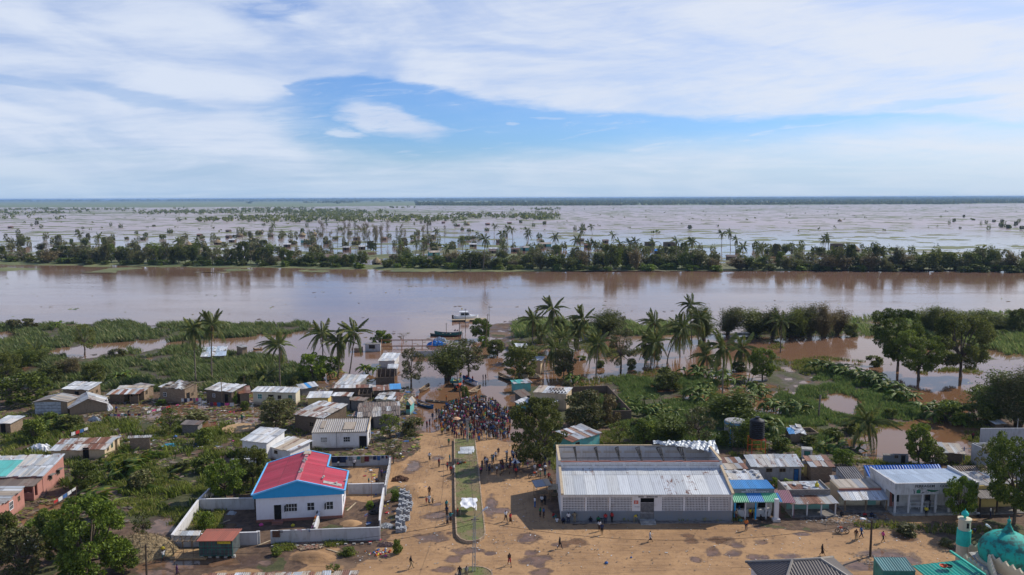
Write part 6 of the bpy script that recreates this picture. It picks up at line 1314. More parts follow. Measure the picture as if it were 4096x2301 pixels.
# ------------------------------------------------------------------ grass and reeds
def blades(name,label,polys,n,h,wd,mt,wind=.35,emerge=.2,seed=1,per=5,spread=.28,f=o,minh=-.25,dens_scale=6.0,dens_cut=.30):
    rn=np.random.default_rng(seed);X=[];Y=[]
    for pl,wt in polys:
        W=np.array(wpoly(pl,f));x0,y0=W.min(0);x1,y1=W.max(0);k=int(n*wt);xs=rn.uniform(x0,x1,k*3);ys=rn.uniform(y0,y1,k*3);ok=sdist(xs,ys,[tuple(q)for q in W])+(fbm(xs/5,ys/5,3,seed)-.5)*6>0;X.append(xs[ok][:k]);Y.append(ys[ok][:k])
    X=np.concatenate(X);Y=np.concatenate(Y);hh,sw,gw,wet,ins=terrain(X,Y,True)
    dn=fbm(X/dens_scale,Y/dens_scale,3,seed+5);ok=(hh>minh)&(sw<.4)&(dn>dens_cut+.12*(hh<0));X,Y,hh,dn=X[ok],Y[ok],hh[ok],dn[ok];N=len(X)
    X=np.repeat(X,per)+rn.normal(size=N*per)*spread;Y=np.repeat(Y,per)+rn.normal(size=N*per)*spread;Z=np.repeat(np.maximum(hh,-.15),per)
    H=h*(.40+1.25*np.repeat(np.clip((dn-.3)*2.6,0,1),per))*(.75+.6*fbm(X/1.6,Y/1.6,2,seed+9))*(.6+.8*rn.random(N*per));an=rn.uniform(0,6.28,N*per);w_=wd*(.6+.8*rn.random(N*per))
    lx=-wind*H*(.4+rn.random(N*per))+rn.normal(size=N*per)*.22*H;ly=rn.normal(size=N*per)*.22*H
    dx,dy=np.cos(an)*w_/2,np.sin(an)*w_/2
    V=np.stack([np.stack([X-dx,Y-dy,Z-.05],1),np.stack([X+dx,Y+dy,Z-.05],1),np.stack([X+lx*.5+dx,Y+ly*.5+dy,Z+H*.6],1),np.stack([X+lx,Y+ly,Z+H*.95],1)],1).reshape(-1,3)
    F=np.arange(len(V)).reshape(-1,4);return tag(link(name,np_mesh(name,V,F,[M[mt]])),label,None,None,'stuff')
LB1=[(-250,822),(60,816),(270,811),(440,815),(560,812),(790,810),(800,826),(700,845),(540,852),(430,862),(200,880),(-250,905)]
LB2=[(-250,905),(110,885),(200,905),(300,885),(480,870),(540,885),(720,895),(770,930),(800,960),(640,985),(300,985),(140,975),(-250,985)]
blades('reeds','tall green reeds along the left river bank',[(LB1,.45),(LB2,.55)],26000,1.05,.18,'leaf_reed',.45,seed=2,dens_cut=.40)
blades('reeds','reeds on the right river bank and around the pools',[([(1290,830),(1300,800),(1500,808),(1700,815),(1700,840),(1500,842),(1300,850)],.2),([(1900,820),(2100,806),(2300,796),(2600,780),(2700,830),(2500,860),(2300,850),(2100,845),(1900,850)],.35),
       ([(2380,840),(2700,830),(2700,900),(2480,890)],.2),([(1560,820),(1760,820),(1760,845),(1560,845)],.1)],15000,1.1,.16,'leaf_reed',.4,seed=3)
FLD=[([(1420,965),(1560,950),(1800,960),(1840,1010),(1800,1060),(1700,1075),(1560,1030),(1450,990)],.35),([(1830,1000),(1960,985),(2080,1030),(2080,1070),(1960,1075),(1840,1050)],.2),([(1530,1030),(1700,1050),(1850,1060),(2100,1100),(2080,1140),(1600,1110)],.25),([(2060,930),(2200,960),(2300,1020),(2420,1065),(2100,1075),(2000,1000)],.2)]
blades('garden_greens','low green crop covering the flooded gardens',FLD,30000,.62,.16,'leaf_crop',.2,seed=4,dens_cut=.40)
blades('marsh_grass','patchy grass standing in the shallow flood right of the landing',[([(1290,860),(1500,850),(1900,850),(1980,870),(1980,990),(1700,960),(1400,980),(1300,970)],.5),([(1950,850),(2250,850),(2450,900),(2500,1000),(2300,960),(2000,940)],.5)],16000,.42,.16,'leaf_grass',.2,seed=5,minh=-.5,dens_scale=9,dens_cut=.47)
blades('grass','weedy grass over the lots and yards of the left quarter',[([(280,1150),(620,1150),(640,1230),(500,1320),(380,1330),(300,1260)],.30),([(0,1060),(500,1060),(700,1110),(520,1160),(0,1180)],.30),([(0,960),(760,940),(1040,990),(1060,1150),(0,1150)],.22),([(500,1300),(560,1290),(560,1330),(470,1345)],.02),([(680,1370),(1000,1370),(990,1400),(680,1400)],.10)],26000,.28,.10,'leaf_grass',.25,seed=6,spread=.2,dens_scale=3,dens_cut=.50)
blades('grass','weedy grass behind the market hall and along the shop fronts',[([(1430,1300),(1860,1298),(1860,1313),(1430,1314)],.12),([(1330,1060),(2500,1060),(2560,1200),(1400,1190)],.60),([(2150,1322),(2260,1318),(2560,1340),(2400,1350),(2220,1340)],.012)],24000,.34,.11,'leaf_grass',.25,seed=7,spread=.22,dens_scale=4,dens_cut=.5)
blades('weeds','broad leaved weeds sprouting in clumps over the left quarter',[([(0,1050),(560,1060),(700,1110),(640,1240),(480,1330),(280,1250),(0,1190)],1.0)],6500,.55,.18,'leaf_mid',.3,seed=16,per=5,spread=.25,dens_scale=2.2,dens_cut=.60)
# storm litter of leaves and sticks
def litter(name,label,polys,n,size,mats,seed,f=o,z=.03,cut=.0,ds=4.0):
    rn=np.random.default_rng(seed);X=[];Y=[]
    for pl,wt in polys:
        W=np.array(wpoly(pl,f));x0,y0=W.min(0);x1,y1=W.max(0);k=int(n*wt);xs=rn.uniform(x0,x1,k*3);ys=rn.uniform(y0,y1,k*3);ok=(sdist(xs,ys,[tuple(q)for q in W])>0)&(fbm(xs/ds,ys/ds,3,seed)>cut);X.append(xs[ok][:k]);Y.append(ys[ok][:k])
    X=np.concatenate(X);Y=np.concatenate(Y);N=len(X);Z=np.maximum(terrain(X,Y),0)+z;an=rn.uniform(0,6.28,N);s=size*(.3+rn.random(N)**2*1.5);a_=rn.uniform(.15,.8,N)
    ux,uy=np.cos(an)*s,np.sin(an)*s;vx,vy=-np.sin(an)*s*a_,np.cos(an)*s*a_;t1,t2=rn.uniform(0,.3,N)*s,rn.uniform(0,.3,N)*s
    C=[(-ux-vx,-uy-vy,0*s),(ux-vx,uy-vy,t1),(ux+vx,uy+vy,t2),(-ux+vx,-uy+vy,t1*.5)]
    top=np.stack([np.stack([X+c[0],Y+c[1],Z+c[2]+.03],1)for c in C],1);V=top.reshape(-1,3);F=np.arange(len(V)).reshape(-1,4)
    return tag(link(name,np_mesh(name,V,F,[M[m]for m in mats],fmat=rn.integers(0,len(mats),N))),label,None,None,'stuff')
MUDP=[([(0,1000),(1040,980),(1060,1150),(900,1160),(640,1140),(300,1330),(0,1330)],1.0)]
litter('storm_litter','torn leaves and sticks strewn over the left quarter',MUDP,14000,.32,['leaf_mid','wood','leaf_brown','wood_dark','leaf_dark','bark_pale'],31,cut=.45)
litter('rubbish','scraps of cloth and plastic strewn over the yards',[([(150,1020),(700,1010),(640,1130),(180,1130)],.7),([(920,1140),(1020,1140),(1010,1390),(900,1400)],.15),([(1960,1140),(2200,1120),(2200,1190),(2000,1190)],.15)],1100,.20,['cloth_white','cloth_red','cloth_blue','cloth_pink','cloth_yellow','cloth_grey','cloth_purple','tarp_white'],32,cut=.5)
litter('pebbles','small stones and scraps scattered over the sandy square',[([(1000,1120),(1300,1100),(1400,1310),(2400,1320),(2400,1440),(860,1440),(1000,1300)],1.0)],3800,.075,['rubble','concrete_dark','rubble','wood_dark','concrete','rubble','cloth_white'],33)
litter('debris','wet trash and rubble along the kerb by the parked motorcycle',[([(2020,1300),(2160,1296),(2230,1300),(2240,1322),(2080,1325),(2010,1312)],.8),([(2130,1395),(2240,1400),(2300,1425),(2200,1440)],.2)],2200,.10,['rubble','wood_dark','concrete_dark','cloth_black','paver_grey','rubble','rubble','bark_pale'],34)
litter('floating_debris','torn plants and sticks drifting on the brown river',[([(-100,690),(2700,690),(2700,770),(1300,795),(900,812),(-100,800)],1),([(800,830),(1200,830),(1250,1000),(1060,1050)],.4)],420,.55,['leaf_mid','wood_dark','leaf_brown','bark_pale'],39,cut=.5,ds=25)
litter('debris','boards, tin offcuts and trash jammed between the centre houses',[([(740,970),(1040,975),(1060,1100),(980,1130),(880,1140),(740,1060)],1)],2600,.34,['wood','roof_rust','wood_pale','wood_dark','concrete','leaf_mid','roof_oldsilver','cloth_blue'],37,cut=.42)
litter('debris','boards, sheets and mud caked wreckage around the left quarter houses',[([(60,985),(640,970),(660,1060),(400,1100),(60,1080)],1)],2600,.30,['wood','roof_rust','wood_pale','wood_dark','leaf_brown','roof_oldsilver'],38,cut=.45)
litter('debris','branches and banana stems washed up by the right hand pond',[([(1920,1100),(2100,1100),(2200,1160),(2200,1190),(1960,1180)],1)],1500,.45,['leaf_brown','bark_pale','wood','leaf_mid','wood_dark'],35)
# ------------------------------------------------------------------ far bank: trees, palms and huts beyond the river
rgf=random.Random(77)
FARZ=.2
def far_pt(px,py):q=P(o(px,py),FARZ);return(q.x,q.y,0.1)
gaps=[(84,102),(1805,1850),(690,705),(925,965)]
def ingap(x):return any(a<x<b_ for a,b_ in gaps)
LABS={'feather':('feathery olive tree on the far river bank','feathery trees on the far bank'),'bamboo':('browned bamboo clump on the far river bank','bamboo clumps on the far bank'),'round':('dense dark round tree on the far river bank','round trees on the far bank'),
        'bush':('low green bush at the water line of the far bank','bushes at the far water line'),'sparse':('thin grey half bare tree on the far bank','thin trees on the far bank'),'spread':('wide crowned tree on the far river bank','wide trees on the far bank')}
n_far=0
POSX=lambda x:'far left' if x<500 else 'centre left' if x<1050 else 'centre' if x<1500 else 'centre right' if x<2050 else 'far right'
def far_tree(kind,x,y,h,leaf,w=None):
    global n_far;n_far+=1;lb,gp=LABS[kind];lb+=', '+POSX(x)+' of the photo';gp+=' '+POSX(x)
    tree(kind,far_pt(x,y),h,w,leaf,lb,rgf.randrange(3),.5,gp,'bush' if kind=='bush' else 'bamboo' if kind=='bamboo' else 'tree',{'bush':'bush','bamboo':'bamboo'}.get(kind,'tree'))
x=-60
while x<2640:
    if not ingap(x):
        edge=float(np.interp(x,[-60,100,420,700,950,1400,2000,2600],[660,664,668,671,675,681,681,685]))
        k=rgf.choices(['feather','bamboo','round','sparse','spread'],[6,4 if x>1000 else 1,2.5,2,2 if x<800 else .6])[0]
        hs_=1.15 if(250<x<640 or 1400<x<1830 or x>2080)else .85
        far_tree(k,x,edge-rgf.uniform(1,7),rgf.uniform(6,14.5)*hs_,{'feather':rgf.choice([D,OL,MI]),'bamboo':rgf.choice([BN,OL]),'round':rgf.choice([D,D,MI]),'sparse':OL,'spread':D}[k],rgf.uniform(6,11)if k!='spread' else 14)
        if rgf.random()<.7:far_tree('bush',x+rgf.uniform(-12,12),edge-rgf.uniform(-1,3),rgf.uniform(2.5,4.5),rgf.choice([MI,BR,D]),rgf.uniform(7,14))
    x+=rgf.uniform(13,20)
for(x0,x1,y0,y1,n)in[(0,560,605,655,16),(620,800,590,645,9),(1180,1900,635,668,9),(1850,2250,630,665,5),(2300,2560,640,670,3),(850,1180,610,645,6)]:
    for _ in range(n):
        k=rgf.choice(['round','round','sparse','feather']);far_tree(k,rgf.uniform(x0,x1),rgf.uniform(y0,y1),rgf.uniform(6,11),rgf.choice([D,D,MI,OL]),rgf.uniform(5,10))
LABS={'round':('small dark tree in the flooded fields beyond the village','lone trees in the flooded fields'),'sparse':('small ragged tree in the flooded fields beyond the village','ragged trees in the flooded fields')}
for _ in range(6):far_tree(rgf.choice(['round','sparse']),rgf.uniform(0,1300),rgf.uniform(566,606),rgf.uniform(4,8),rgf.choice([D,OL]),rgf.uniform(4,9))
for(x,y)in[(1735,578),(1310,562),(1370,567),(2535,575),(2555,570),(2570,578),(2400,560),(2425,548),(1070,562),(2500,560),(2520,562)]:far_tree('round',x,y,rgf.uniform(5,8),D,7)
for k in range(34):
    x=rgf.gauss(935,75);y=rgf.uniform(604,634);tree('gum',far_pt(x,y),rgf.uniform(17,25),None,'leaf_brown' if k%3 else 'leaf_olive','tall thin pale-stemmed tree in the grove beyond the river',k,.6,'tall thin trees beyond the river',rz=rgf.uniform(0,6))
for i,(x,y,h)in enumerate([(1163,645,13),(1215,680,20),(1243,590,11),(1275,600,12),(1290,610,14),(1325,622,12),(1400,640,14),(1452,655,15),(1480,650,11),(1500,652,12),(1560,655,13),(1585,650,12),(1640,650,12),(1545,620,11),(1700,655,14),(1745,645,12),(1815,622,13),
    (1838,628,15),(1850,640,12),(1870,660,11),(2075,640,12),(2085,636,13),(1740,640,10),(1125,660,10),(1065,645,12),(1045,640,10),(1010,652,11),(500,655,14),(450,640,11),(205,620,12),(250,632,13),(690,590,12),(880,578,17),(1145,575,12),(1075,580,13),(1085,580,12),(610,600,9),(820,578,10),(1600,645,12),(1490,590,10),(1460,615,14),(1330,600,10),(1100,610,12),(1265,620,12),(2130,655,9),(1920,655,9)]):
    c=far_pt(x,y);sd_=rgf.uniform(-1.5,1.5);palm(c,(c[0]+sd_,c[1],h),'windblown palm among the trees beyond the river, '+POSX(x),1.25,False,i,'palms beyond the river '+POSX(x),.28)
# huts
def far_hut(px,py,kind,w_,d_,h,label,f):
    q=P(f(px,py),.1);th=thing('hut',label,'hut',(q.x,q.y,0),rgf.uniform(-.4,.4));wl=MB();wm,rm={'thatch':('wall_darkmud','thatch'),'tin':('wall_darkmud','roof_white'),'rust':('wall_darkmud','roof_rust'),'brick':('wall_darkmud','roof_brownold'),'teal':('wall_teal','roof_buff'),'open':('wall_darkmud',None),'blue':('wall_darkmud','tarp_blue')}[kind]
    a,b=w_/2,d_/2
    if kind=='thatch':
        wl.box(-a,a,-b,b,-.6,h*.5);wl.build('wall',M[wm],th);r=MB();r.lathe([(a*1.45,h*.42),(a*1.1,h*.75),(a*.5,h*1.15),(.05,h*1.45)],n=12,sy=b/a);r.build('roof',M[rm],th)
    elif kind=='open':
        for(x0,x1,y0,y1)in((-a,a,-b,-b+.25),(-a,a,b-.25,b),(-a,-a+.25,-b+.251,b-.251),(a-.25,a,-b+.251,b-.251)):wl.box(x0,x1,y0,y1,-.6,h)
        wl.build('wall',M[wm],th)
    else:
        wl.box(-a,a,-b,b,-.6,h*.72);
        for xx in(-a,a-.2):wl.hexa([(xx,-b,h*.721),(xx+.2,-b,h*.721),(xx+.2,b,h*.721),(xx,b,h*.721)],[(xx,-.05,h-.05),(xx+.2,-.05,h-.05),(xx+.2,.05,h-.05),(xx,.05,h-.05)])
        wl.build('wall',M[wm],th);r=MB();sheet(r,(-a-.4,-b-.5,h*.66),(a+.4,-b-.5,h*.66),(a+.4,0,h),(-a-.4,0,h),.5,.0,thick=.08);sheet(r,(a+.4,b+.5,h*.66),(-a-.4,b+.5,h*.66),(-a-.4,0,h),(a+.4,0,h),.5,0,thick=.08);r.build('roof',M[rm],th)
    q=MB();q.box(-a*.4,a*.1,-b-.06,-b-.005,0,h*.5 if kind=='thatch' else h*.6);q.build('door',M['opening'],th)  # near-black panel painting the dark doorway of the hut
ORD='first second third fourth fifth sixth seventh eighth ninth tenth eleventh twelfth thirteenth fourteenth fifteenth sixteenth seventeenth eighteenth nineteenth twentieth'.split()
FH={'thatch':'round thatched hut','tin':'brown tin roofed hut','rust':'hut with rusty red roof','brick':'dark brick hut','teal':'turquoise walled house','open':'roofless brick shell','blue':'hut under a blue sheet'}
for f,L_ in((c0,[(108,436,'rust'),(1330,622,'brick'),(1560,640,'tin'),(1860,532,'tin'),(2010,520,'rust'),(2300,475,'brick'),(2303,535,'brick'),(2410,520,'thatch'),(2340,575,'tin'),(1960,602,'tin'),(1900,618,'thatch'),(2190,595,'thatch'),(545,665,'tin'),(250,655,'tin'),(700,640,'tin'),(800,675,'tin'),(1540,785,'tin'),(1315,680,'blue'),(1760,680,'tin')]),
              (c1,[(40,492,'thatch'),(150,522,'brick'),(465,518,'thatch'),(590,510,'thatch'),(500,582,'teal'),(315,622,'tin'),(150,790,'tin'),(600,642,'brick'),(915,655,'tin'),(1065,645,'tin'),(1010,552,'brick'),(1290,555,'rust'),(1695,572,'thatch'),(1785,518,'tin'),(1788,620,'brick'),(1885,388,'rust'),(2032,418,'rust'),(2130,405,'thatch'),(2330,405,'rust'),(2550,392,'rust'),(1385,745,'brick'),(2385,668,'tin'),(2185,622,'tin'),(2450,580,'brick'),(1790,712,'teal'),(1600,770,'tin'),(2380,690,'brick'),(1215,800,'thatch')]),
              (c2,[(35,672,'brick'),(140,662,'teal'),(335,622,'teal'),(690,570,'brick'),(762,630,'rust'),(940,582,'brick'),(1385,618,'open'),(1580,620,'open'),(1100,640,'brick'),(1215,672,'tin'),(1470,690,'blue'),(2200,750,'brick'),(2530,820,'tin'),(1690,725,'thatch'),(1165,830,'tin')]),
              (c3,[(690,638,'open'),(880,668,'thatch'),(2020,732,'rust'),(722,368,'thatch')])):
    for j,(px,py,kind)in enumerate(L_):
        ti={c0:'left',c1:'middle',c2:'right',c3:'outer right'}[f];big=kind in('open','teal')
        pos='at the far bank edge' if py>700 else 'among far trees' if py>600 else 'in the open flood'
        rank=sorted(L_).index((px,py,kind));od=ORD[rank]if rank<20 else 'twenty-'+ORD[rank-20]
        far_hut(px,py,kind,(9 if big else 6)*rgf.uniform(.85,1.2),(6 if big else 5),(4.2 if big else 3.6),FH[kind]+' '+pos+', '+od+' from the left, '+ti,f)
# school-like building with bare gable
q=P(c1(745,770),.1);th=thing('building','long pale building with a bare rafter gable at the far water line','building',(q.x,q.y,0),.12);w_=MB();w_.box(-11,11,0,9,-.6,3.4);w_.hexa([(-11,9.01,-.6),(-3,9.01,-.6),(-3,14,-.6),(-11,14,-.6)],[(-11,9.01,4.5),(-3,9.01,4.5),(-3,14,4.5),(-11,14,4.5)]);w_.build('wall',M['wall_buff'],th)
r=MB();sheet(r,(-11.5,-.6,3.4),(11.5,-.6,3.4),(11.5,4.5,5.2),(-11.5,4.5,5.2),.5,.03);sheet(r,(11.5,9.6,3.4),(-11.5,9.6,3.4),(-11.5,4.5,5.2),(11.5,4.5,5.2),.5,.03);r.build('roof',M['roof_brownold'],th)
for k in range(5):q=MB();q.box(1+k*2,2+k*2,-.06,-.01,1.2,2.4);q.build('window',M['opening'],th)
# poles of the far line
pl=MB();pl.tube([(0,0,-.5),(0,0,9)],[.16,.12],6);pl.bar((-.7,0,8.4),(.7,0,8.4),.06);plm=pl.mesh('power_pole',M['wood_dark'])
for(x,y)in[(1183,682),(1410,655),(1736,650),(1937,640),(2070,640),(2365,655),(2562,660),(895,672),(1060,640)]:
    tag(link('power_pole',plm,None,far_pt(x,y)),'thin power pole rising above the far bank trees','power pole','power poles beyond the river')
# ------------------------------------------------------------------ far woods (one mass)
def wood(name,label,X,Y,H,W,per,mt,seed):
    rn=np.random.default_rng(seed);N=len(X);C=np.repeat(np.stack([X,Y,np.zeros(N)],1),per,0);Hh=np.repeat(H,per);Ww=np.repeat(W,per);v_=rn.normal(size=(N*per,3));v_/=np.linalg.norm(v_,axis=1)[:,None]
    C[:,0]+=v_[:,0]*Ww*.4;C[:,1]+=v_[:,1]*Ww*.4;v_*=(rn.random(N*per)**.4)[:,None]if per>99 else 1;C[:,2]=Hh*(.52+.36*v_[:,2])if per<99 else Hh*np.abs(.42+.55*v_[:,2]+.15*rn.normal(size=N*per));V,F=leaf_quads(C,Ww*(.20 if per<100 else .10)*(.6+.8*rn.random(N*per)),rn,.8)
    V[:,2]=np.maximum(V[:,2],0.05);return tag(link(name,np_mesh(name,V,F,[M[mt]])),label,None,None,'stuff')
rn=np.random.default_rng(5)
X_,Y_=[],[]
for(x0,x1,y0,y1,n)in[(-60,560,600,660,110),(600,820,585,655,60),(820,1200,600,668,60),(1180,1920,625,674,150),(1850,2260,625,676,60),(2260,2640,640,678,60),(0,1300,566,606,40),(1000,1500,560,630,30),(2380,2576,552,580,20)]:
    for _ in range(n):
        x=rgf.uniform(x0,x1);q=far_pt(x,rgf.uniform(y0,y1))
        if not ingap(x):X_.append(q[0]);Y_.append(q[1])
X_,Y_=np.array(X_),np.array(Y_);ok=fbm(X_/30,Y_/30,3,55)>.42;X_,Y_=X_[ok],Y_[ok];k=len(X_)//2
wood('scrub','smaller trees and scrub between the huts of the far village',X_[:k],Y_[:k],rn.uniform(2.5,9,k),rn.uniform(4,10,k),170,'leaf_olive',8)
wood('scrub','darker scrub and small trees behind the far river bank',X_[k:],Y_[k:],rn.uniform(2.5,9,len(X_)-k),rn.uniform(4,9,len(X_)-k),150,'leaf_dark',9)
def scatter(n,r0,r1,y0,y1,keep,pw=1.0):
    Y=y0+(y1-y0)*rn.random(n*4)**pw;X=Y*rn.uniform(r0,r1,n*4);k=keep(X,Y);return X[k][:n],Y[k][:n]
X,Y=scatter(1300,-.70,.06,1500,3700,lambda X,Y:fbm(X/260,Y/420,4,91)+.10*np.exp(-((Y-2500)/900)**2)+.05*(X/Y<-.12)-.07*(X/Y>-.12)>.61)
wood('woodland','scattered dark trees on the flooded plain beyond the village',X,Y,rn.uniform(5,12,len(X)),rn.uniform(7,14,len(X)),16,'leaf_dark',1)
X,Y=scatter(300,-.70,.70,1000,3900,lambda X,Y:fbm(X/60,Y/60,3,93)>.3)
wood('scrub','tiny bushes dotted over the flooded fields',X,Y,rn.uniform(2,4.5,len(X)),rn.uniform(3,7,len(X)),10,'leaf_dark',2)
X,Y=scatter(4200,-.12,.70,4350,6500,lambda X,Y:(fbm(X/500,Y/350,4,95)+.16*(np.abs(Y-4600-300*(X/Y))<260)>.52)&(Y>np.interp(X/Y,[-.2,0,.3,.55,.7],[5200,4450,4600,4700,5200])))
wood('woodland','dark palm wood along the far shore of the flood',X,Y,rn.uniform(8,17,len(X)),rn.uniform(12,24,len(X)),14,'leaf_dark',3)
X,Y=scatter(4500,-.35,.70,6500,15000,lambda X,Y:fbm(X/900,Y/900,4,97)+.12*np.clip((X/Y+.05)*3,-1,1)+.06*(Y>9500)>.53)
wood('woodland','blue distant forest on the horizon',X,Y,rn.uniform(10,18,len(X)),rn.uniform(30,60,len(X)),12,'leaf_dark',4)
X,Y=scatter(3500,-.70,.70,15000,24000,lambda X,Y:(X/Y>-.42)|(rn.random(len(X))<.25))
wood('woodland','faint line of forest at the edge of sight',X,Y,rn.uniform(14,24,len(X))+8*np.clip(X/Y,0,1),rn.uniform(80,160,len(X)),10,'leaf_dark',6)
# ------------------------------------------------------------------ people
def skel(pose):
    J={'pel':(0,0,.96),'spi':(0,0,1.14),'che':(0,0,1.34),'nek':(0,-.01,1.47),'hd1':(0,-.02,1.57),'hd2':(0,-.01,1.655)}
    L={'sh':(.18,0,1.39),'el':(.235,.02,1.12),'wr':(.25,-.05,.88),'hn':(.25,-.07,.80),'hp':(.09,0,.92),'kn':(.10,-.02,.50),'an':(.10,.03,.08),'to':(.11,-.13,.035)}
    l,r=dict(L),dict(L)
    if pose=='walk':
        l.update(kn=(.10,-.17,.52),an=(.10,-.30,.09),to=(.11,-.45,.06),el=(.23,.12,1.13),wr=(.24,.14,.90),hn=(.24,.13,.82));r.update(kn=(.10,.06,.50),an=(.10,.33,.16),to=(.11,.22,.03),el=(.22,-.08,1.13),wr=(.20,-.24,.95),hn=(.20,-.30,.90))
    elif pose=='hips':
        for s in(l,r):s.update(el=(.36,.08,1.16),wr=(.20,-.04,1.00),hn=(.15,-.09,.98))
    elif pose=='carry':
        l.update(el=(.34,-.02,1.50),wr=(.22,-.03,1.72),hn=(.16,-.03,1.79));r.update(el=(.34,-.02,1.50),wr=(.22,-.03,1.72),hn=(.16,-.03,1.79))
    elif pose=='point':r.update(el=(.30,-.22,1.34),wr=(.24,-.46,1.42),hn=(.22,-.55,1.44))
    elif pose=='sit':
        J={k:(v[0],v[1]+.02,v[2]-.82)for k,v in J.items()}
        for s in(l,r):
            for k in('sh','hp'):s[k]=(s[k][0],s[k][1],s[k][2]-.82)
            s.update(el=(.25,-.12,.34),wr=(.16,-.32,.42),hn=(.12,-.39,.42),kn=(.14,-.38,.46),an=(.12,-.48,.08),to=(.13,-.62,.04))
    elif pose=='bend':
        J.update(spi=(0,-.08,1.10),che=(0,-.26,1.20),nek=(0,-.38,1.22),hd1=(0,-.47,1.20),hd2=(0,-.55,1.20))
        for s in(l,r):s.update(sh=(.17,-.30,1.20),el=(.20,-.38,.92),wr=(.17,-.46,.68),hn=(.16,-.48,.60))
    for k,v in l.items():J['l'+k]=v
    for k,v in r.items():J['r'+k]=(-v[0],v[1],v[2])
    return J
RAD={'pel':.135,'spi':.115,'che':.135,'nek':.055,'hd1':.082,'hd2':.088,'sh':.062,'el':.042,'wr':.028,'hn':.032,'hp':.088,'kn':.056,'an':.036,'to':.036}
BONES=[('pel','spi'),('spi','che'),('che','nek'),('nek','hd1'),('hd1','hd2')]+[(a,b)for s in 'lr' for a,b in(('che',s+'sh'),(s+'sh',s+'el'),(s+'el',s+'wr'),(s+'wr',s+'hn'),('pel',s+'hp'),(s+'hp',s+'kn'),(s+'kn',s+'an'),(s+'an',s+'to'))]
def person_mesh(pose,dress='trousers'):
    J=skel(pose);names=list(J);me=bpy.data.meshes.new('p');me.from_pydata([J[n]for n in names],[(names.index(a),names.index(b))for a,b in BONES],[])
    ob=bpy.data.objects.new('p',me);COL.objects.link(ob);sk_=ob.modifiers.new('s','SKIN');
    for i,n in enumerate(names):r=RAD.get(n,RAD.get(n[1:],.05));me.skin_vertices[0].data[i].radius=(r,r)
    me.skin_vertices[0].data[0].use_root=True;sb=ob.modifiers.new('u','SUBSURF');sb.levels=1;sb.render_levels=1
    dg=bpy.context.evaluated_depsgraph_get();dg.update();m2=bpy.data.meshes.new_from_object(ob.evaluated_get(dg));bpy.data.objects.remove(ob)
    V=[tuple(v.co)for v in m2.vertices];F=[tuple(p.vertices)for p in m2.polygons];S=[]
    for f in F:
        c=sum((Vector(V[i])for i in f),Vector())/len(f);best=(9,None)
        for a,b in BONES:
            p,q=Vector(J[a]),Vector(J[b]);d_=q-p;t_=max(0,min(1,(c-p).dot(d_)/d_.length_squared));dist=(c-p-d_*t_).length-(RAD.get(a,RAD.get(a[1:],.05))*(1-t_)+RAD.get(b,RAD.get(b[1:],.05))*t_)
            if dist<best[0]:best=(dist,(a,b),t_)
        a,b=best[1];hc=Vector(J['hd2'])
        if b in('hd1','hd2'):S.append(3 if((c-hc).z>.015 or(c-hc).y>.03)else 0)
        elif a in('spi','che','nek')or b in('lsh','rsh'):S.append(1 if b!='nek' or best[2]<.7 else 0)
        elif a=='pel' and b=='spi':S.append(1 if best[2]>.35 else 2)
        elif b[1:]=='el':S.append(1)
        elif b[1:]in('hp','kn'):S.append(2)
        elif b[1:]=='an':S.append(2 if dress=='trousers' and best[2]<.9 else 0)
        else:S.append(0)
    q=MB()
    for s in 'lr':
        w_,h_=Vector(J[s+'wr']),Vector(J[s+'hn']);d_=(h_-w_).normalized();sd_=d_.cross(Vector((1,0,0))if abs(d_.x)<.8 else Vector((0,1,0))).normalized();pn=d_.cross(sd_)
        for k,L in enumerate((.065,.075,.07,.055)):p=h_+d_*.02+sd_*(-.024+.016*k);m_=p+d_*L*.55;q.tube([p,m_,m_+(d_*.8+pn*.5).normalized()*L*.45],[.009,.008,.006],4)
        p=h_-d_*.03-sd_*.02;q.tube([p,p-sd_*.03+d_*.025,p-sd_*.035+d_*.055],[.011,.009,.007],4)
    hx=Vector(J['hd2']);q.tube([hx+Vector((0,-.08,-.03)),hx+Vector((0,-.115,-.052))],[.008,.016],4)
    for s in(-1,1):q.tube([hx+Vector((s*.08,.005,-.03)),hx+Vector((s*.10,.012,-.01))],[.018,.014],5)
    b0_=len(V);V+=q.v;F+=[tuple(b0_+i for i in f)for f in q.f];S+=[0]*len(q.f)
    if dress=='skirt' and pose!='sit':
        q=MB();q.lathe([(.13,1.0),(.15,.86),(.17,.6),(.20,.36)],n=10,sy=.85);b0_=len(V);V+=q.v;F+=[tuple(b0_+i for i in f)for f in q.f];S+=[2]*len(q.f)
    return V,F,S
PT={}
def ptpl(pose,dress):
    k=(pose,dress)
    if k in PT:return PT[k]
    V,F,S=person_mesh(pose,dress);me=bpy.data.meshes.new('person');me.from_pydata(V,[],F);[me.materials.append(M[n])for n in('skin','cloth_white','cloth_black','hair')];me.polygons.foreach_set('material_index',S);me.polygons.foreach_set('use_smooth',[True]*len(F));me.update()
    body=me.copy();body.polygons.foreach_set('material_index',[0]*len(F));parts={}
    nr=[v.normal.copy()for v in me.vertices]
    for slot,nm,off in((1,'shirt',.014),(2,'skirt' if dress=='skirt' else 'trousers' if dress=='trousers' else 'shorts',.016),(3,'hair',.010)):
        fs=[f for f,s in zip(F,S)if s==slot];used=sorted({i for f in fs for i in f});mp={u:i for i,u in enumerate(used)}
        pm=bpy.data.meshes.new(nm);pm.from_pydata([tuple(Vector(V[u])+nr[u]*off)for u in used],[],[tuple(mp[i]for i in f)for f in fs]);pm.materials.append(M['hair']);pm.polygons.foreach_set('use_smooth',[True]*len(fs));parts[nm]=pm
    PT[k]=(me,body,parts);return PT[k]
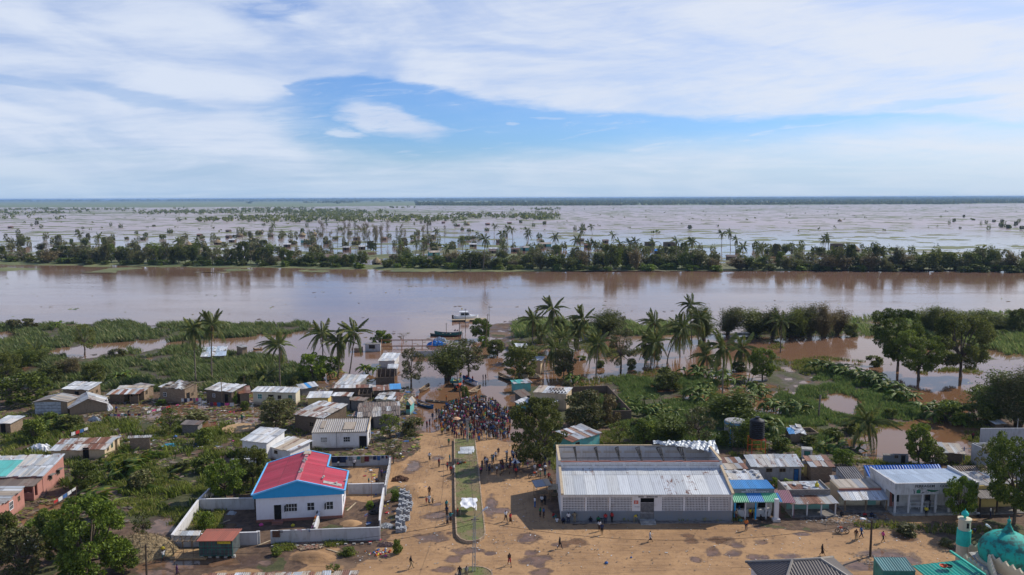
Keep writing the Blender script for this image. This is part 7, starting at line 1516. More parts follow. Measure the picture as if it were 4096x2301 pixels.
def person(loc,rz,pose,dress,top,bot,label,group=None,h=1.70,near=False,hat=None):
    me,body,parts=ptpl(pose,dress);sc=h/1.745
    if not near:
        ob=link('person',me,None,loc,rz,sc)
        for i,m_ in((1,top),(2,bot),(3,'cloth_'+hat if hat else 'hair')):s=ob.material_slots[i];s.link='OBJECT';s.material=M[m_ if i==3 else 'cloth_'+m_]
        return tag(ob,label,'person',group)
    ob=tag(link('person',body,None,loc,rz,sc),label,'person',group)
    for nm,pm in parts.items():
        c=link(nm,pm,ob);s=c.material_slots[0];s.link='OBJECT';s.material=M['hair' if nm=='hair' and not hat else 'cloth_'+(hat if nm=='hair' else top if nm=='shirt' else bot)]
    return ob
AD={'sit':'sitting','walk':'walking','stand':'standing','hips':'standing hands on hips','carry':'carrying a load on the head','point':'standing','bend':'bending down'}
plain('cloth_skin',(0.07,0.038,0.024),0.6,0.1)
sk1=MB();sk1.lathe([(.02,0),(.20,.02),(.27,.12),(.24,.24),(.12,.32),(.02,.34)],n=10,sy=.75);SACK={c:sk1.mesh('sack',M['cloth_'+c])for c in('white','yellow','khaki')}
for(f,x,y,pose,dress,top,bot,h,rz,lab,hat)in[
    (b1,1560,1385,'walk','trousers','black','khaki',1.8,1.9,'man in dark jacket and white cap striding across the square','white'),(b1,2550,1350,'walk','shorts','skin','red',1.75,.4,'bare chested person in red shorts walking at the lower square',None),
    (b1,2050,1480,'stand','trousers','black','dark blue',1.7,0,'person in black at the bottom edge beside the round green',None),(b1,2120,1480,'stand','trousers','grey','khaki',1.7,.5,'person in grey at the bottom edge beside the round green',None),
    (b1,1748,302,'walk','skirt','white','khaki',1.75,0,'person in white top and white hat walking alone on the square','white'),(b1,1842,360,'stand','trousers','maroon','black',1.7,1,'person in maroon top holding a blue bag on the square',None),
    (b1,1925,392,'stand','shorts','red','dark blue',1.6,2,'person in red at the left edge of the median',None),(b1,1950,322,'stand','trousers','teal','grey',1.7,2,'person in light teal at the left edge of the median',None),(b1,1960,438,'walk','trousers','red','black',1.7,2.5,'person in red beside one in white at the median',None),
    (b1,1990,425,'stand','trousers','white','grey',1.7,1,'person in white beside one in red at the median','white'),(b1,1745,655,'stand','trousers','brown','brown',1.75,3,'person in brown behind the woman with two children',None),(b1,1744,738,'walk','skirt','white','white',1.65,0,'woman in a white dress between two children',None),
    (b1,1715,728,'walk','shorts','red','red',1.05,0,'small child in red left of the woman in white',None),(b1,1778,732,'walk','skirt','khaki','khaki',1.05,0,'small child in beige right of the woman in white',None),(b1,1917,792,'stand','skirt','teal','brown',1.65,.6,'woman in turquoise top and brown skirt left of the median',None),
    (b1,1921,855,'stand','skirt','dark blue','dark blue',1.65,3,'woman in dark blue behind the pair left of the median',None),(b1,1927,943,'stand','skirt','grey','grey',1.65,3.3,'grey clad person of the pair left of the median',None),(b1,1960,918,'point','skirt','teal','purple',1.65,3,'person in teal pointing, left of the median',None),
    (b1,2030,870,'stand','skirt','red','brown',1.65,1.6,'woman in red beside the white awning on the median',None),(b1,2050,335,'sit','skirt','white','maroon',1.7,.4,'person in white sitting under the wrecked stall on the median',None),(b1,2105,335,'sit','skirt','orange','orange',1.7,5.4,'woman in orange sitting under the wrecked stall on the median',None),
    (b1,2028,350,'sit','skirt','red','dark blue',1.7,.9,'woman in red sitting under the wrecked stall on the median',None),(b1,2513,908,'walk','trousers','white','black',1.75,.5,'person in white shirt and black trousers right of the median',None),(b1,2560,928,'walk','skirt','red','brown',1.65,.6,'woman in red walking right of the median',None),
    (b1,990,372,'stand','trousers','white','black',1.75,0,'person in white shirt at the wall hung with cloths','white'),(b1,827,362,'stand','shorts','white','grey',1.2,0,'child near the wall hung with cloths',None),(b1,1265,472,'stand','skirt','purple','dark blue',1.7,1,'woman in purple inside the walled side yard',None),
    (b1,1210,512,'sit','skirt','dark blue','brown',1.7,1,'person sitting inside the walled side yard',None),(b1,1135,524,'stand','shorts','teal','black',1.0,1,'child in turquoise inside the walled side yard',None),(b1,1940,140,'stand','shorts','green','black',1.4,0,'child in yellow-green at the lower edge of the crowd',None),
    (b1,1180,162,'stand','shorts','brown','khaki',1.5,1,'person at the corner of the ribbed asbestos roof house',None),(b2,480,1182,'walk','trousers','black','black',1.75,1.2,'person in black walking in front of the market hall',None),(b2,880,1005,'stand','skirt','white','black',1.6,0,'person in white with black skirt below the market steps',None),
    (b2,905,1042,'stand','shorts','dark blue','black',1.75,0,'man in dark blue carrying a load below the market steps',None),(b2,1390,1112,'walk','skirt','white','white',1.6,1.4,'girl in a white dress walking across the square',None),(b2,2355,998,'stand','trousers','orange','dark blue',1.75,3,'person in orange top and blue trousers before the banca',None),
    (b2,230,768,'stand','trousers','white','blue',1.75,2,'person in white shirt and blue trousers left of the market corner',None),(b2,300,752,'stand','shorts','white','black',1.75,3,'person in white beside one in black at the market corner',None),(b2,330,745,'stand','trousers','black','black',1.75,3,'person in black at the market corner',None),
    (b2,283,862,'stand','skirt','green','brown',1.6,1,'woman in green left of one in blue at the market corner',None),(b2,318,872,'stand','skirt','blue','brown',1.65,1,'woman in bright blue at the market corner',None),(b2,415,868,'sit','trousers','red','teal',1.75,1,'person in red sitting at the market corner','red'),
    (b2,452,918,'sit','trousers','white','grey',1.7,3,'person in white sitting at the kerb of the market corner',None),(b2,515,918,'sit','trousers','dark blue','black',1.7,0,'dark clothed person sitting first at the market wall',None),(b2,568,928,'stand','trousers','white','dark blue',1.75,0,'person in white shirt standing near the left end of the market wall',None),
    (b2,630,922,'hips','trousers','khaki','khaki',1.75,0,'man in khaki with hat standing before the market wall','khaki'),(b2,678,898,'stand','trousers','maroon','maroon',1.75,0,'person in dark red leaning at the market wall',None),(b2,790,912,'sit','trousers','black','dark blue',1.7,0,'person in black sitting alone at the market wall',None),
    (b2,868,908,'sit','trousers','green','black',1.7,0,'person in green sitting at the market wall',None),(b2,903,905,'sit','trousers','black','grey',1.7,0,'person in black sitting beside one in red',None),(b2,940,932,'stand','trousers','red','dark blue',1.7,0,'person in bright red shirt before the market wall',None),
    (b2,952,872,'stand','trousers','maroon','black',1.75,0,'person in dark red standing right against the market wall',None),(b2,1005,922,'stand','trousers','red','black',1.75,5.5,'person in red shirt and black trousers left of the market gate',None),(b2,1110,888,'stand','skirt','grey','purple',1.6,0,'woman in grey beside the market gate',None),
    (b2,1160,892,'hips','skirt','black','yellow',1.7,0,'woman with yellow skirt and hands on hips by the market gate',None),(b2,1228,922,'bend','trousers','yellow','khaki',1.65,1.6,'person in yellow bending by the market steps',None),
    (b2,1312,868,'stand','skirt','white','red',1.3,3,'child with red skirt at the market gate',None),(b2,1338,868,'stand','shorts','white','black',1.3,3,'child with black shorts at the market gate',None),(b2,1384,872,'stand','trousers','pink','black',1.4,3,'child in pink at the market gate',None),(b2,1405,868,'stand','shorts','pink','grey',1.3,3,'child in pale pink right of the gate opening',None),
    (b2,2255,893,'stand','skirt','khaki','maroon',1.65,0,'woman in striped dress at the left post of the banca',None),(b2,2395,875,'stand','skirt','yellow','red',1.6,0,'person in yellow-green under the banca awning',None),(b2,2435,872,'stand','trousers','yellow','khaki',1.65,4,'person in yellow at the banca counter',None),
    (b2,2502,892,'sit','trousers','black','black',1.75,1,'person in black sitting before the banca counter',None),(b2,2285,850,'stand','trousers','blue','black',1.7,1,'person in blue at the banca corner',None),(b2,2558,870,'stand','trousers','white','black',1.7,3,'person in white in the shade of the banca',None),
    (b3,545,1252,'walk','skirt','black','black',1.7,1.2,'person in a black dress walking above the brown hipped roof',None),(b3,885,1102,'stand','trousers','brown','khaki',1.75,2.5,'person in brown and pale trousers near the motorcycle',None),(b3,935,1075,'walk','trousers','blue','dark blue',1.75,1.5,'person in blue and white shirt near the motorcycle',None),
    (b3,1155,1118,'walk','shorts','pink','black',1.7,1.7,'person in pink top walking right of the street pole',None),(b3,1590,862,'stand','shorts','yellow','black',1.7,2.5,'person in orange-yellow before the hardware shop',None),(b3,740,850,'sit','trousers','black','black',1.7,0,'dark clothed person between the green and ochre shops',None),
    (b3,970,865,'sit','trousers','red','black',1.7,0,'person in red sitting under the silver awning',None),(b3,1040,862,'sit','trousers','dark blue','black',1.7,0,'person in blue sitting under the silver awning',None),(b3,2235,872,'stand','trousers','white','dark blue',1.75,1,'person in white before the yellow shop',None),
    (b3,2275,865,'stand','shorts','khaki','khaki',1.4,1,'child in beige before the yellow shop',None),(b3,2052,1062,'bend','shorts','dark blue','yellow',1.7,1,'person with yellow bag right of the minaret',None),(b3,2110,855,'sit','trousers','white','black',1.7,0,'person in white sitting left of the yellow shop',None),(b3,1625,800,'stand','trousers','grey','dark blue',1.7,1,'shopkeeper behind the shelves of the hardware shop','maroon'),
    (b0,1645,1312,'carry','skirt','white','teal',1.65,1,'person carrying a yellow sack on the head near the thatch',None),(b0,1785,1462,'walk','skirt','purple','purple',1.7,2,'person in purple with a pack at the bottom edge',None),
    (a1,2285,812,'stand','trousers','dark blue','black',1.7,2,'left one of two waders in dark clothes in the flood','white'),(a1,2311,808,'stand','trousers','black','black',1.7,2,'right one of two waders in dark clothes in the flood','white'),(a1,1915,1022,'stand','trousers','orange','brown',1.7,2,'person in orange at the end of the long dugout',None),
    (a1,1622,1008,'stand','shorts','white','red',1.7,3,'person in white by the bow of the blue boat','red'),(a1,1815,1162,'stand','trousers','brown','black',1.7,3,'person in brown at the left outskirts of the crowd',None),(a1,1840,1165,'stand','trousers','grey','grey',1.7,3,'person in grey at the left outskirts of the crowd',None),
    (a1,1867,1187,'stand','skirt','green','green',1.65,3,'woman in a green dress at the left outskirts of the crowd',None),(a1,1916,1102,'stand','trousers','blue','dark blue',1.75,3,'tall person in blue at the crowd edge near the boats',None),(a1,1777,1212,'stand','trousers','dark blue','dark blue',1.7,3,'person in dark blue standing in shallow water left of the crowd',None),
    (a1,1872,1362,'stand','shorts','yellow','black',1.7,0,'person in bright yellow shirt below the crowd',None),(a1,1815,1318,'stand','shorts','white','grey',1.5,0,'left one of two children in pale tops below the crowd',None),(a1,1836,1312,'stand','shorts','white','khaki',1.4,0,'right one of two children in pale tops below the crowd',None),
    (a1,1720,1292,'stand','trousers','maroon','black',1.7,1,'person in maroon at the far left of the crowd',None),(a1,1748,1272,'carry','skirt','dark blue','maroon',1.65,1,'person carrying a load at the far left of the crowd',None),(a0,2436,1228,'stand','trousers','green','dark blue',1.7,3,'person in green by the flooded yard of the left quarter',None),
    (a0,2386,1226,'stand','shorts','brown','blue',1.3,3,'child by the flooded yard of the left quarter',None),(a0,1292,1165,'bend','trousers','dark blue','black',1.7,1,'person bending over washing in the left quarter',None),(a0,1172,1138,'stand','skirt','blue','red',1.65,3,'woman in blue by the white tarpaulin in the left quarter',None),
    (a0,1610,1010,'sit','trousers','green','white',1.7,0,'person crouching before the jumbled roof house','white'),(a0,2270,1300,'sit','trousers','black','black',1.7,1,'person crouching by the round concrete slab',None),(a3,2060,1415,'stand','trousers','maroon','black',1.7,0,'person wading at the pond beside the roofless building',None)]:
    g_=G(f(x,y));person((g_.x,g_.y,g_.z),rz,pose,dress,top,bot,lab,None,h,True,hat)
g_=G(b0(1645,1312));tag(link('sack',SACK['yellow'],None,(g_.x,g_.y,g_.z+1.68)),'yellow sack on the head of the walker near the thatch','sack')
# crowds: body and clothes in one mesh, colours by garment
rgc=random.Random(99);TOPS=['red','dark blue','blue','white','black','green','yellow','pink','orange','purple','teal','brown','grey','khaki','maroon'];WT=[9,17,7,13,22,5,3,5,3,7,5,18,12,7,12]
def in_poly(pl,n,mind,seed):
    W=wpoly(pl[1],pl[0]);xs=[p[0]for p in W];ys=[p[1]for p in W];r2=random.Random(seed);out=[];tries=0
    while len(out)<n and tries<n*200:
        tries+=1;x,y=r2.uniform(min(xs),max(xs)),r2.uniform(min(ys),max(ys))
        if float(sdist(np.array([x]),np.array([y]),W)[0])>0 and all((x-a)**2+(y-b)**2>mind**2 for a,b in out):out.append((x,y))
    return out
CW=(a1,[(1915,1075),(2080,1030),(2260,1005),(2420,1075),(2500,1150),(2480,1290),(2300,1330),(2080,1330),(1940,1290),(1880,1200)])
CWO=(a1,[(1760,1290),(1880,1150),(1930,1040),(2200,985),(2440,1060),(2560,1150),(2560,1390),(2300,1430),(1990,1430),(1900,1330)])
def crowd(pts,where,cat_h=(1.55,1.85)):
    for(x,y)in pts:
        top=rgc.choices(TOPS,WT)[0];bot=rgc.choices(TOPS,[3,12,5,3,20,2,1,1,1,4,2,10,8,8,5])[0];dress=rgc.choice(['trousers','skirt','trousers','shorts']);pose=rgc.choices(['stand','hips','walk','carry','point'],[10,2,2,2,2])[0];hgt=rgc.uniform(*cat_h)*(rgc.random()>.12 or .8)
        lb='person in %s top and %s %s %s%s'%(top,bot,dress,{'carry':'arms raised ','walk':'walking ','point':'reaching forward ','hips':'hands on hips '}.get(pose,''),where)
        person((x,y,max(TZ(x,y),-.35)),rgc.uniform(0,6.28)if rgc.random()<.4 else rgc.gauss(3.1,.8),pose,dress,top,bot,lb,'people '+where+' in '+top+' and '+bot,hgt)
        if pose=='carry':tag(link('sack',SACK[rgc.choice(['white','white','khaki'])],None,(x,y,max(TZ(x,y),-.35)+hgt*.985)),'bundle carried on a head '+where,'bundle','bundles carried '+where)
pts=in_poly(CW,105,.62,1);crowd(pts,'in the dense crowd')
crowd(in_poly(CWO,42,1.25,2),'at the crowd edge')
crowd(in_poly((b2,[(-120,300),(60,200),(180,60),(300,120),(380,400),(460,560),(400,640),(340,560),(200,420),(60,430)]),40,.65,3),'under the big tree')
crowd(in_poly((b1,[(2290,330),(2420,260),(2600,250),(2700,400),(2620,480),(2440,480),(2240,440)]),32,.65,4),'right of the median')
CW2=(a1,[(1860,1110),(1960,1040),(2100,1005),(2280,985),(2440,1040),(2560,1150),(2570,1380),(2330,1440),(2060,1440),(1900,1370),(1830,1230)])
V=[];F=[];mi=[];tpl={}
for(x,y)in in_poly(CW2,380,.38,11):
    k=(rgc.choice(['stand','hips','point']),rgc.choice(['trousers','skirt']));me=ptpl(*k)[0];mt=Matrix.Translation((x,y,max(TZ(x,y),-.35)))@Matrix.Rotation(rgc.uniform(0,6.28),4,'Z')@Matrix.Scale(rgc.uniform(.85,1.05),4)
    b=len(V);V+=[tuple(mt@v.co)for v in me.vertices];F+=[tuple(b+i for i in p.vertices)for p in me.polygons];tp,bt=2+rgc.choices(range(15),WT)[0],2+rgc.choices(range(15),WT)[0];mi+=[(0,tp,bt,1)[p.material_index]for p in me.polygons]
me=bpy.data.meshes.new('crowd');me.from_pydata(V,[],F);[me.materials.append(M[n])for n in['skin','hair']+['cloth_'+c for c in TOPS]];me.polygons.foreach_set('material_index',mi);me.update()
tag(link('crowd',me),'closely packed people filling the gaps of the dense crowd at the water',None,None,'stuff')
# ------------------------------------------------------------------ yard walls of the white house
wall_line('outer left wall of the white house yard with pale sunlit face',[(2150,535),(1995,690),(1730,1045)],b0,1.7,cap='wall_white',wm='wall_pale',th_=.22)
wall_line('inner cross wall left of the white house',[(2012,684),(2556,672)],b0,1.7,cap='wall_white')
wall_line('front yard wall behind the red roofed kiosk',[(1738,1045),(2400,1022),(2590,1016)],b0,1.7,cap='wall_white')
wall_line('short end of the front yard wall left of the gate opening',[(2,1010),(38,1008)],b1,1.7,cap='wall_white')
wall_line('grey panelled front wall right of the gate opening',[(158,1005),(1236,968)],b1,1.7,cap='wall_concrete',pillars=4.5,th_=.2)
wall_line('leaning right yard wall of the white house, lower stretch',[(1245,900),(1250,770),(1285,570)],b1,1.6,wm='wall_pale',cap='wall_white');wall_line('right yard wall of the white house, upper stretch',[(1300,540),(1318,420),(1340,330),(1350,250)],b1,1.6,wm='wall_pale',pillars=1.6)
wall_line('back yard wall hung with drying cloths',[(762,252),(1340,242)],b1,1.7);wall_line('cross wall of the side yard with a leaning frame',[(928,532),(1288,524)],b1,1.6,cap='wall_white')
wall_line('narrow wall in front of the white house draped with washing',[(638,762),(632,830),(590,968)],b1,1.2,wm='wall_pale',cap='wall_white',th_=.2)
wall_line('pale wall behind the walled yard and dark tree',[(2318,284),(2576,276)],b0,1.6,wm='wall_pale',cap='wall_white')
# ------------------------------------------------------------------ median, round green
def raised(f,pts,h,label_,name,kw=.18,top='leaf'):
    W=[P(f(*p),LAND+h)for p in pts];c=sum((w_ for w_ in W),Vector())/len(W);c.z=LAND;L=[Vector((w_.x-c.x,w_.y-c.y,0))for w_ in W]
    if sum(L[i].x*L[(i+1)%len(L)].y-L[(i+1)%len(L)].x*L[i].y for i in range(len(L)))<0:L.reverse()
    th=tag(link(name,None,None,c),None,None,None,'structure');kb=MB();n=len(L);inn=[]
    for i in range(n):
        a=(L[i]-L[i-1]).normalized();b=(L[(i+1)%n]-L[i]).normalized();t_=(a+b).normalized();inn.append(L[i]+Vector((-t_.y,t_.x,0))*kw)
    for i in range(n):
        j=(i+1)%n;kb.hexa([(*L[i].xy,-.4),(*L[j].xy,-.4),(*inn[j].xy,-.4),(*inn[i].xy,-.4)],[(*L[i].xy,h),(*L[j].xy,h),(*inn[j].xy,h),(*inn[i].xy,h)])
    kb.build('kerb',M['kerb'],th);g2=MB();g2.poly([(*p.xy,h-.06)for p in inn]);g2.build('turf',M['turf'],th)
    rn=np.random.default_rng(3);poly=[tuple((p+c).xy)for p in inn];A_=np.array(poly);x0,y0=A_.min(0);x1,y1=A_.max(0);N=int(9*(x1-x0)*(y1-y0));X=rn.uniform(x0,x1,N);Y=rn.uniform(y0,y1,N);ok=(sdist(X,Y,poly)>.1)&(fbm(X/1.5,Y/1.5,3,2)>.42);X,Y=X[ok],Y[ok];N=len(X);an=rn.uniform(0,6.28,N);w_=.05;H=rn.uniform(.03,.10,N);dx,dy=np.cos(an)*w_,np.sin(an)*w_;Z=np.full(N,LAND+h-.07)
    V=np.stack([np.stack([X-dx,Y-dy,Z],1),np.stack([X+dx,Y+dy,Z],1),np.stack([X+dx*.6+.04,Y,Z+H],1),np.stack([X-dx*.6+.02,Y,Z+H],1)],1).reshape(-1,3)
    tag(link('grass',np_mesh('grass',V,np.arange(len(V)).reshape(-1,4),[M['leaf_turf']])),label_,None,None,'stuff')
m,t,b=new_mat('turf');g=t.n.new('ShaderNodeNewGeometry').outputs['Position'];n1_,n2_=t.noise(g,.5,6,.65),t.noise(g,4,5,.6)
t.put(b.inputs['Base Color'],t.mix(t.rng(n1_,.42,.6),t.mix(t.rng(n2_,.4,.6),(.150,.160,.045),(.10,.118,.030)),(.19,.14,.07)));b.inputs['Roughness'].default_value=.95;M['turf']=m
leafm('leaf_turf',(0.09,0.095,0.028),(0.17,0.16,0.055),None,0.7,0.2)
raised(b1,[(1992,120),(1996,500),(2004,900),(2012,1030),(2050,1075),(2110,1098),(2180,1100),(2250,1085),(2300,1050),(2312,1010),(2300,900),(2270,640),(2240,330),(2214,120),(2205,70),(1992,70)],.42,'thin worn turf on the long median','median')
raised(b1,[(2200+185*math.cos(a_),1432+82*math.sin(a_))for a_ in[2*math.pi*k/24 for k in range(24)]],.25,'short turf on the round green at the bottom edge','traffic_island')
# ------------------------------------------------------------------ poles, lamps, cables
TOPS_={}
def pole(key,label,f,bx,by,tx,ty,r=.13,mt='wood_dark',lamp=None,lattice_=False,fb=None,name='power_pole',cat='power pole'):
    g_=G(f(bx,by));c=(fb or f)(tx,ty);dv=CMr@Vector(((c[0]-2048)/FPX,-(c[1]-1150.5)/FPX,-1));k=g_.y/dv.y;T=Vector((dv.x*k,g_.y,CAMH+dv.z*k));th=thing(name,label,cat,g_);tp=T-g_;q=MB()
    if lattice_:
        for sx,sy in((-1,-1),(1,-1),(1,1),(-1,1)):q.bar((sx*.17,sy*.12,-.3),(tp.x+sx*.10,sy*.08,tp.z),.05)
        n=14
        for k in range(n):a,b_=k/n,(k+.8)/n;s_=1 if k%2 else-1;q.bar((-.16*s_,-.12,tp.z*a),(.16*s_,-.12,tp.z*b_),.03);q.bar((-.16,-.12,tp.z*a),(.16,-.12,tp.z*a),.03);q.bar((.16,-.12,tp.z*a),(.16,.12,tp.z*b_),.03)
    else:q.tube([(0,0,-.4),tp*.5,tp],[r,r*.85,r*.65],7)
    q.build('pole',M['concrete' if lattice_ else mt],th)
    cb=MB();cb.bar(tp+Vector((-.5,0,-.35)),tp+Vector((.5,0,-.35)),.05);cb.build('crossarm',M['steel_dark'],th)
    if lamp:
        l=Vector(lamp);am=MB();am.bar(tp-Vector((0,0,.25)),tp+l,.035);arm=am.build('lamp_arm',M['steel_grey'],th);hd=MB();d_=l.normalized();e=tp+l
        hd.tube([e-d_*.1,e+d_*.2,e+d_*.6,e+d_*.75],[.07,.14,.15,.06],8);hd.build('lamp_head',M['lamp_shell'],th)
    TOPS_[key]=T;return th
pole('near','concrete lattice pole with a street lamp at the end of the median',b1,2190,1418,2203,858,lattice_=True,lamp=(1.0,-.2,.85));pole('right','dark wooden street lamp pole in front of the ochre shop',b3,1028,1258,1045,892,.16,lamp=(-.95,-.2,.2))
pole('left','dark power pole at the bottom edge in front of the thatch',b0,1478,1520,1466,1135,.14);pole('yard','power pole beside the dark mud house of the left quarter',a0,2238,1052,2222,775,.11,mt='wood')
pole('water1','dark pole standing in the flood below the large moored boat',a1,2040,560,2048,222,.14);pole('water2','tall lamp pole at the river edge right of the pontoon',a1,2345,400,2347,65,.12,mt='concrete',lamp=(-.9,0,.9));pole('water3','leaning wooden pole beside the tall river lamp',a1,2308,482,2332,142,.13,mt='wood')
pole('crowd','long dark pole leaning over the crowd at the water',a1,2072,1100,2020,740,.12);pole('crowd2','grey concrete lattice pole rising from the crowd',a1,2130,1440,2118,1190,lattice_=True);pole('yard2','thin pole left of the steep blue-white roof',a0,2450,1010,2455,760,.07,mt='wood')
pole('stub1','thin post standing in the water left of the large moored boat',a1,1915,300,1915,232,.12,mt='concrete_dark');pole('stub2','thin mast rising above the pontoon',a1,2108,330,2106,88,.10,mt='steel_dark');pole('stub3','grey post in the water by the bow of the large boat',a1,2078,430,2076,325,.14,mt='concrete')
pole('rb','blue pole at the pond beside the buff striped hut',b3,1970,310,1975,155,.11,mt='boat_blue',name='pole',cat='pole');pole('re','thin pole beside the roofless building at the right edge',a3,2500,1400,2518,1195,.08,mt='steel_grey')
pole('mosque','street lamp with a white head behind the green dome',b3,2335,1300,2335,1040,.10,mt='concrete',lamp=(-1.3,0,.95),name='street_lamp',cat='street lamp');pole('yd','thin rusty rod in the side yard of the white house',b1,1160,700,1163,392,.035,mt='steel_rust',name='rod',cat='rod')
def cable(p,q,sag,label):
    p,q=Vector(p),Vector(q);m_=MB();pts=[Vector((0,0,0))+(q-p)*(k/14)-Vector((0,0,sag*4*(k/14)*(1-k/14)))for k in range(15)];m_.tube(pts,.022,4);tag(m_.build('cable',M['rubber'],None,p),label,'cable')
N_,R_,L_=TOPS_['near'],TOPS_['right'],TOPS_['left'];dz=Vector((0,0,-.35))
cable(N_+dz*1.0,L_+dz,1.3,'sagging cable from the median pole to the bottom left pole');cable(N_+dz*2.5,L_+dz*2.5,1.6,'second lower cable from the median pole toward the bottom left')
cable(N_+dz*1.5,R_+dz*.6,2.5,'long sagging cable from the median pole to the right street pole');cable(R_+dz*.6,R_+Vector((45,-2,-.2)),.8,'cable running right from the dark wooden street pole');cable(N_+dz,TOPS_['crowd2']+dz,1.5,'cable from the median pole to the pole in the crowd')
cable(TOPS_['crowd2']+dz,TOPS_['crowd'],.8,'cable between the two poles at the crowd');cable(TOPS_['crowd'],TOPS_['water1']+dz,1.8,'cable from the leaning crowd pole across the flooded landing');cable(L_+dz,L_+Vector((-30,-6,-1)),.6,'cable leaving the picture left from the bottom pole')
# ------------------------------------------------------------------ boats
def hull(f,p1,p2,W,H,label,mt,inside='boat_wood',trim_=None,z=.25,thw=5,name='boat',cat='boat',keel=None,ends=.5):
    a,b_=P(f(*p1),z),P(f(*p2),z);c=(a+b_)/2;L=(b_-a).length;th=thing(name,label,cat,(c.x,c.y,0),math.atan2(b_.y-a.y,b_.x-a.x));n=16;rows=[];rin=[]
    for i in range(n+1):
        t_=i/n*2-1;wd=W/2*(1-abs(t_)**2.6)**.75+.02;sh=H+ends*abs(t_)**2.5;x=t_*L/2
        rows.append([(x,-wd,sh),(x*.98,-wd*.82,sh*.35),(x*.94,0,-.25),(x*.98,wd*.82,sh*.35),(x,wd,sh)]);w2=max(.005,wd-.07);rin.append([(x*.985,-w2,sh-.005),(x*.96,-w2*.75,sh*.42),(x*.93,0,.08),(x*.96,w2*.75,sh*.42),(x*.985,w2,sh-.005)])
    q=MB()
    for i in range(n):
        for j in range(4):q.quad(rows[i][j],rows[i+1][j],rows[i+1][j+1],rows[i][j+1],1 if keel and j in(1,2)else 0)
    q.build('hull',[M[mt],M[keel or mt]],th);q=MB()
    for i in range(n):
        for j in range(4):q.quad(rin[i][j+1],rin[i+1][j+1],rin[i+1][j],rin[i][j])
        q.quad(rows[i][0],rows[i+1][0],rin[i+1][0],rin[i][0]);q.quad(rows[i][4],rin[i][4],rin[i+1][4],rows[i+1][4])
    q.build('lining',M[inside],th);g2=MB()
    for i in range(n):g2.bar(rows[i][0],rows[i+1][0],.045);g2.bar(rows[i][4],rows[i+1][4],.045)
    g2.build('gunwale',M[trim_ or 'wood_pale'],th)
    for k in range(thw):
        t_=-.7+1.4*k/max(1,thw-1);wd=W/2*(1-abs(t_)**2.6)**.75-.04;s_=MB();s_.box(t_*L/2-.14,t_*L/2+.14,-wd,wd,H*.72,H*.72+.05);s_.build('thwart',M['wood_pale' if k%2 else 'wood'],th)
    return th,L
hull(a1,(1795,345),(2072,350),2.9,1.05,'large dark teal wooden boat with red bottom moored off the landing','boat_teal','boat_dark','boat_teal',.6,6,keel='boat_red',ends=.7);hull(a1,(1752,352),(1925,356),1.6,.45,'small dark rowing boat alongside the large teal one','boat_dark','boat_dark','wood',.3)
hull(a1,(1650,925),(1740,862),1.7,.45,'wooden rowing boat drawn up left by the turquoise kiosk','boat_wood',z=.3);hull(a1,(1622,1030),(1786,1085),1.7,.5,'blue wooden boat nearest to the crowd on the left','boat_blue','boat_wood','boat_blue',.3);hull(a1,(1700,1012),(1934,1032),.9,.3,'long narrow dugout behind the blue boat','boat_wood','boat_dark','wood',.2,4,'dugout',ends=.15)
hull(a1,(2085,785),(2228,855),2.0,.6,'white and blue boat with red clad people beside the tractor','boat_white','boat_blue','boat_blue',.4);hull(a1,(2136,950),(2258,880),1.8,.5,'brown wooden boat with outboard right of the tractor','boat_wood',z=.3);hull(a1,(2436,752),(2580,812),1.8,.5,'wooden boat tied at the right bank under the dark trees','boat_dark','boat_wood',z=.3)
hull(a1,(2100,1052),(2195,1045),1.6,.7,'teal boat hemmed in by the crowd','boat_teal',z=.5);hull(a1,(-30,500),(65,492),1.6,.3,'half sunken wooden boat with trash drifting right of the reed-side shed','boat_wood','boat_wood',z=.1)
for(x,y,tp,lab)in[(2118,800,'red','person in red sitting in the white and blue boat'),(2180,812,'red','person in red life vest standing in the white and blue boat'),(2150,825,'blue','person in blue in the white and blue boat'),(2060,775,'yellow','person in yellow standing on the tractor trailer'),(2085,850,'red','person in red beside the tractor wheel'),(2032,318,'red','person in red seated in the large teal boat'),(2005,316,'maroon','person in maroon seated in the large teal boat')]:
    g_=P(a1(x,y),.5);person((g_.x,g_.y,.1 if y>400 else .5),rgc.uniform(0,6),'sit' if y<400 else 'stand','trousers',tp,'dark blue',lab,None,1.7,True)
# white cabin motor boat
th,L=hull(a1,(1992,180),(2238,172),2.8,1.05,'white cabin motor boat moored behind the pontoon','boat_white','boat_white','boat_white',.9,0,'motor_boat',ends=.35)
q=MB();q.hexa([(-L*.26,-1.1,.9),(L*.16,-1.05,.9),(L*.16,1.05,.9),(-L*.26,1.1,.9)],[(-L*.25,-.95,2.35),(L*.06,-.9,2.35),(L*.06,.9,2.35),(-L*.25,.95,2.35)]);q.box(-L*.28,L*.075,-1.02,1.02,2.352,2.45);q.hexa([(L*.161,-.8,.9),(L*.42,-.1,.9),(L*.42,.1,.9),(L*.161,.8,.9)],[(L*.161,-.6,1.45),(L*.38,-.05,1.3),(L*.38,.05,1.3),(L*.161,.6,1.45)]);cb=q.build('cabin',M['boat_white'],th)
for x0,x1 in((-.23,-.09),(-.07,.02),(.03,.09)):q=MB();q.hexa([(L*x0,-1.09,1.45),(L*x1,-1.075,1.45),(L*x1,-1.03,1.45),(L*x0,-1.03,1.45)],[(L*x0,-1.035,2.1),(L*x1*.98,-1.025,2.1),(L*x1*.98,-.95,2.1),(L*x0,-.95,2.1)]);q.build('window',M['glass_dark'],cb)
q=MB();q.box(-L/2-.75,-L/2-.15,-.35,.35,.3,1.5);q.box(-L/2-.6,-L/2-.3,-.15,.15,-.5,.3);q.build('outboard_motor',M['rubber'],th)
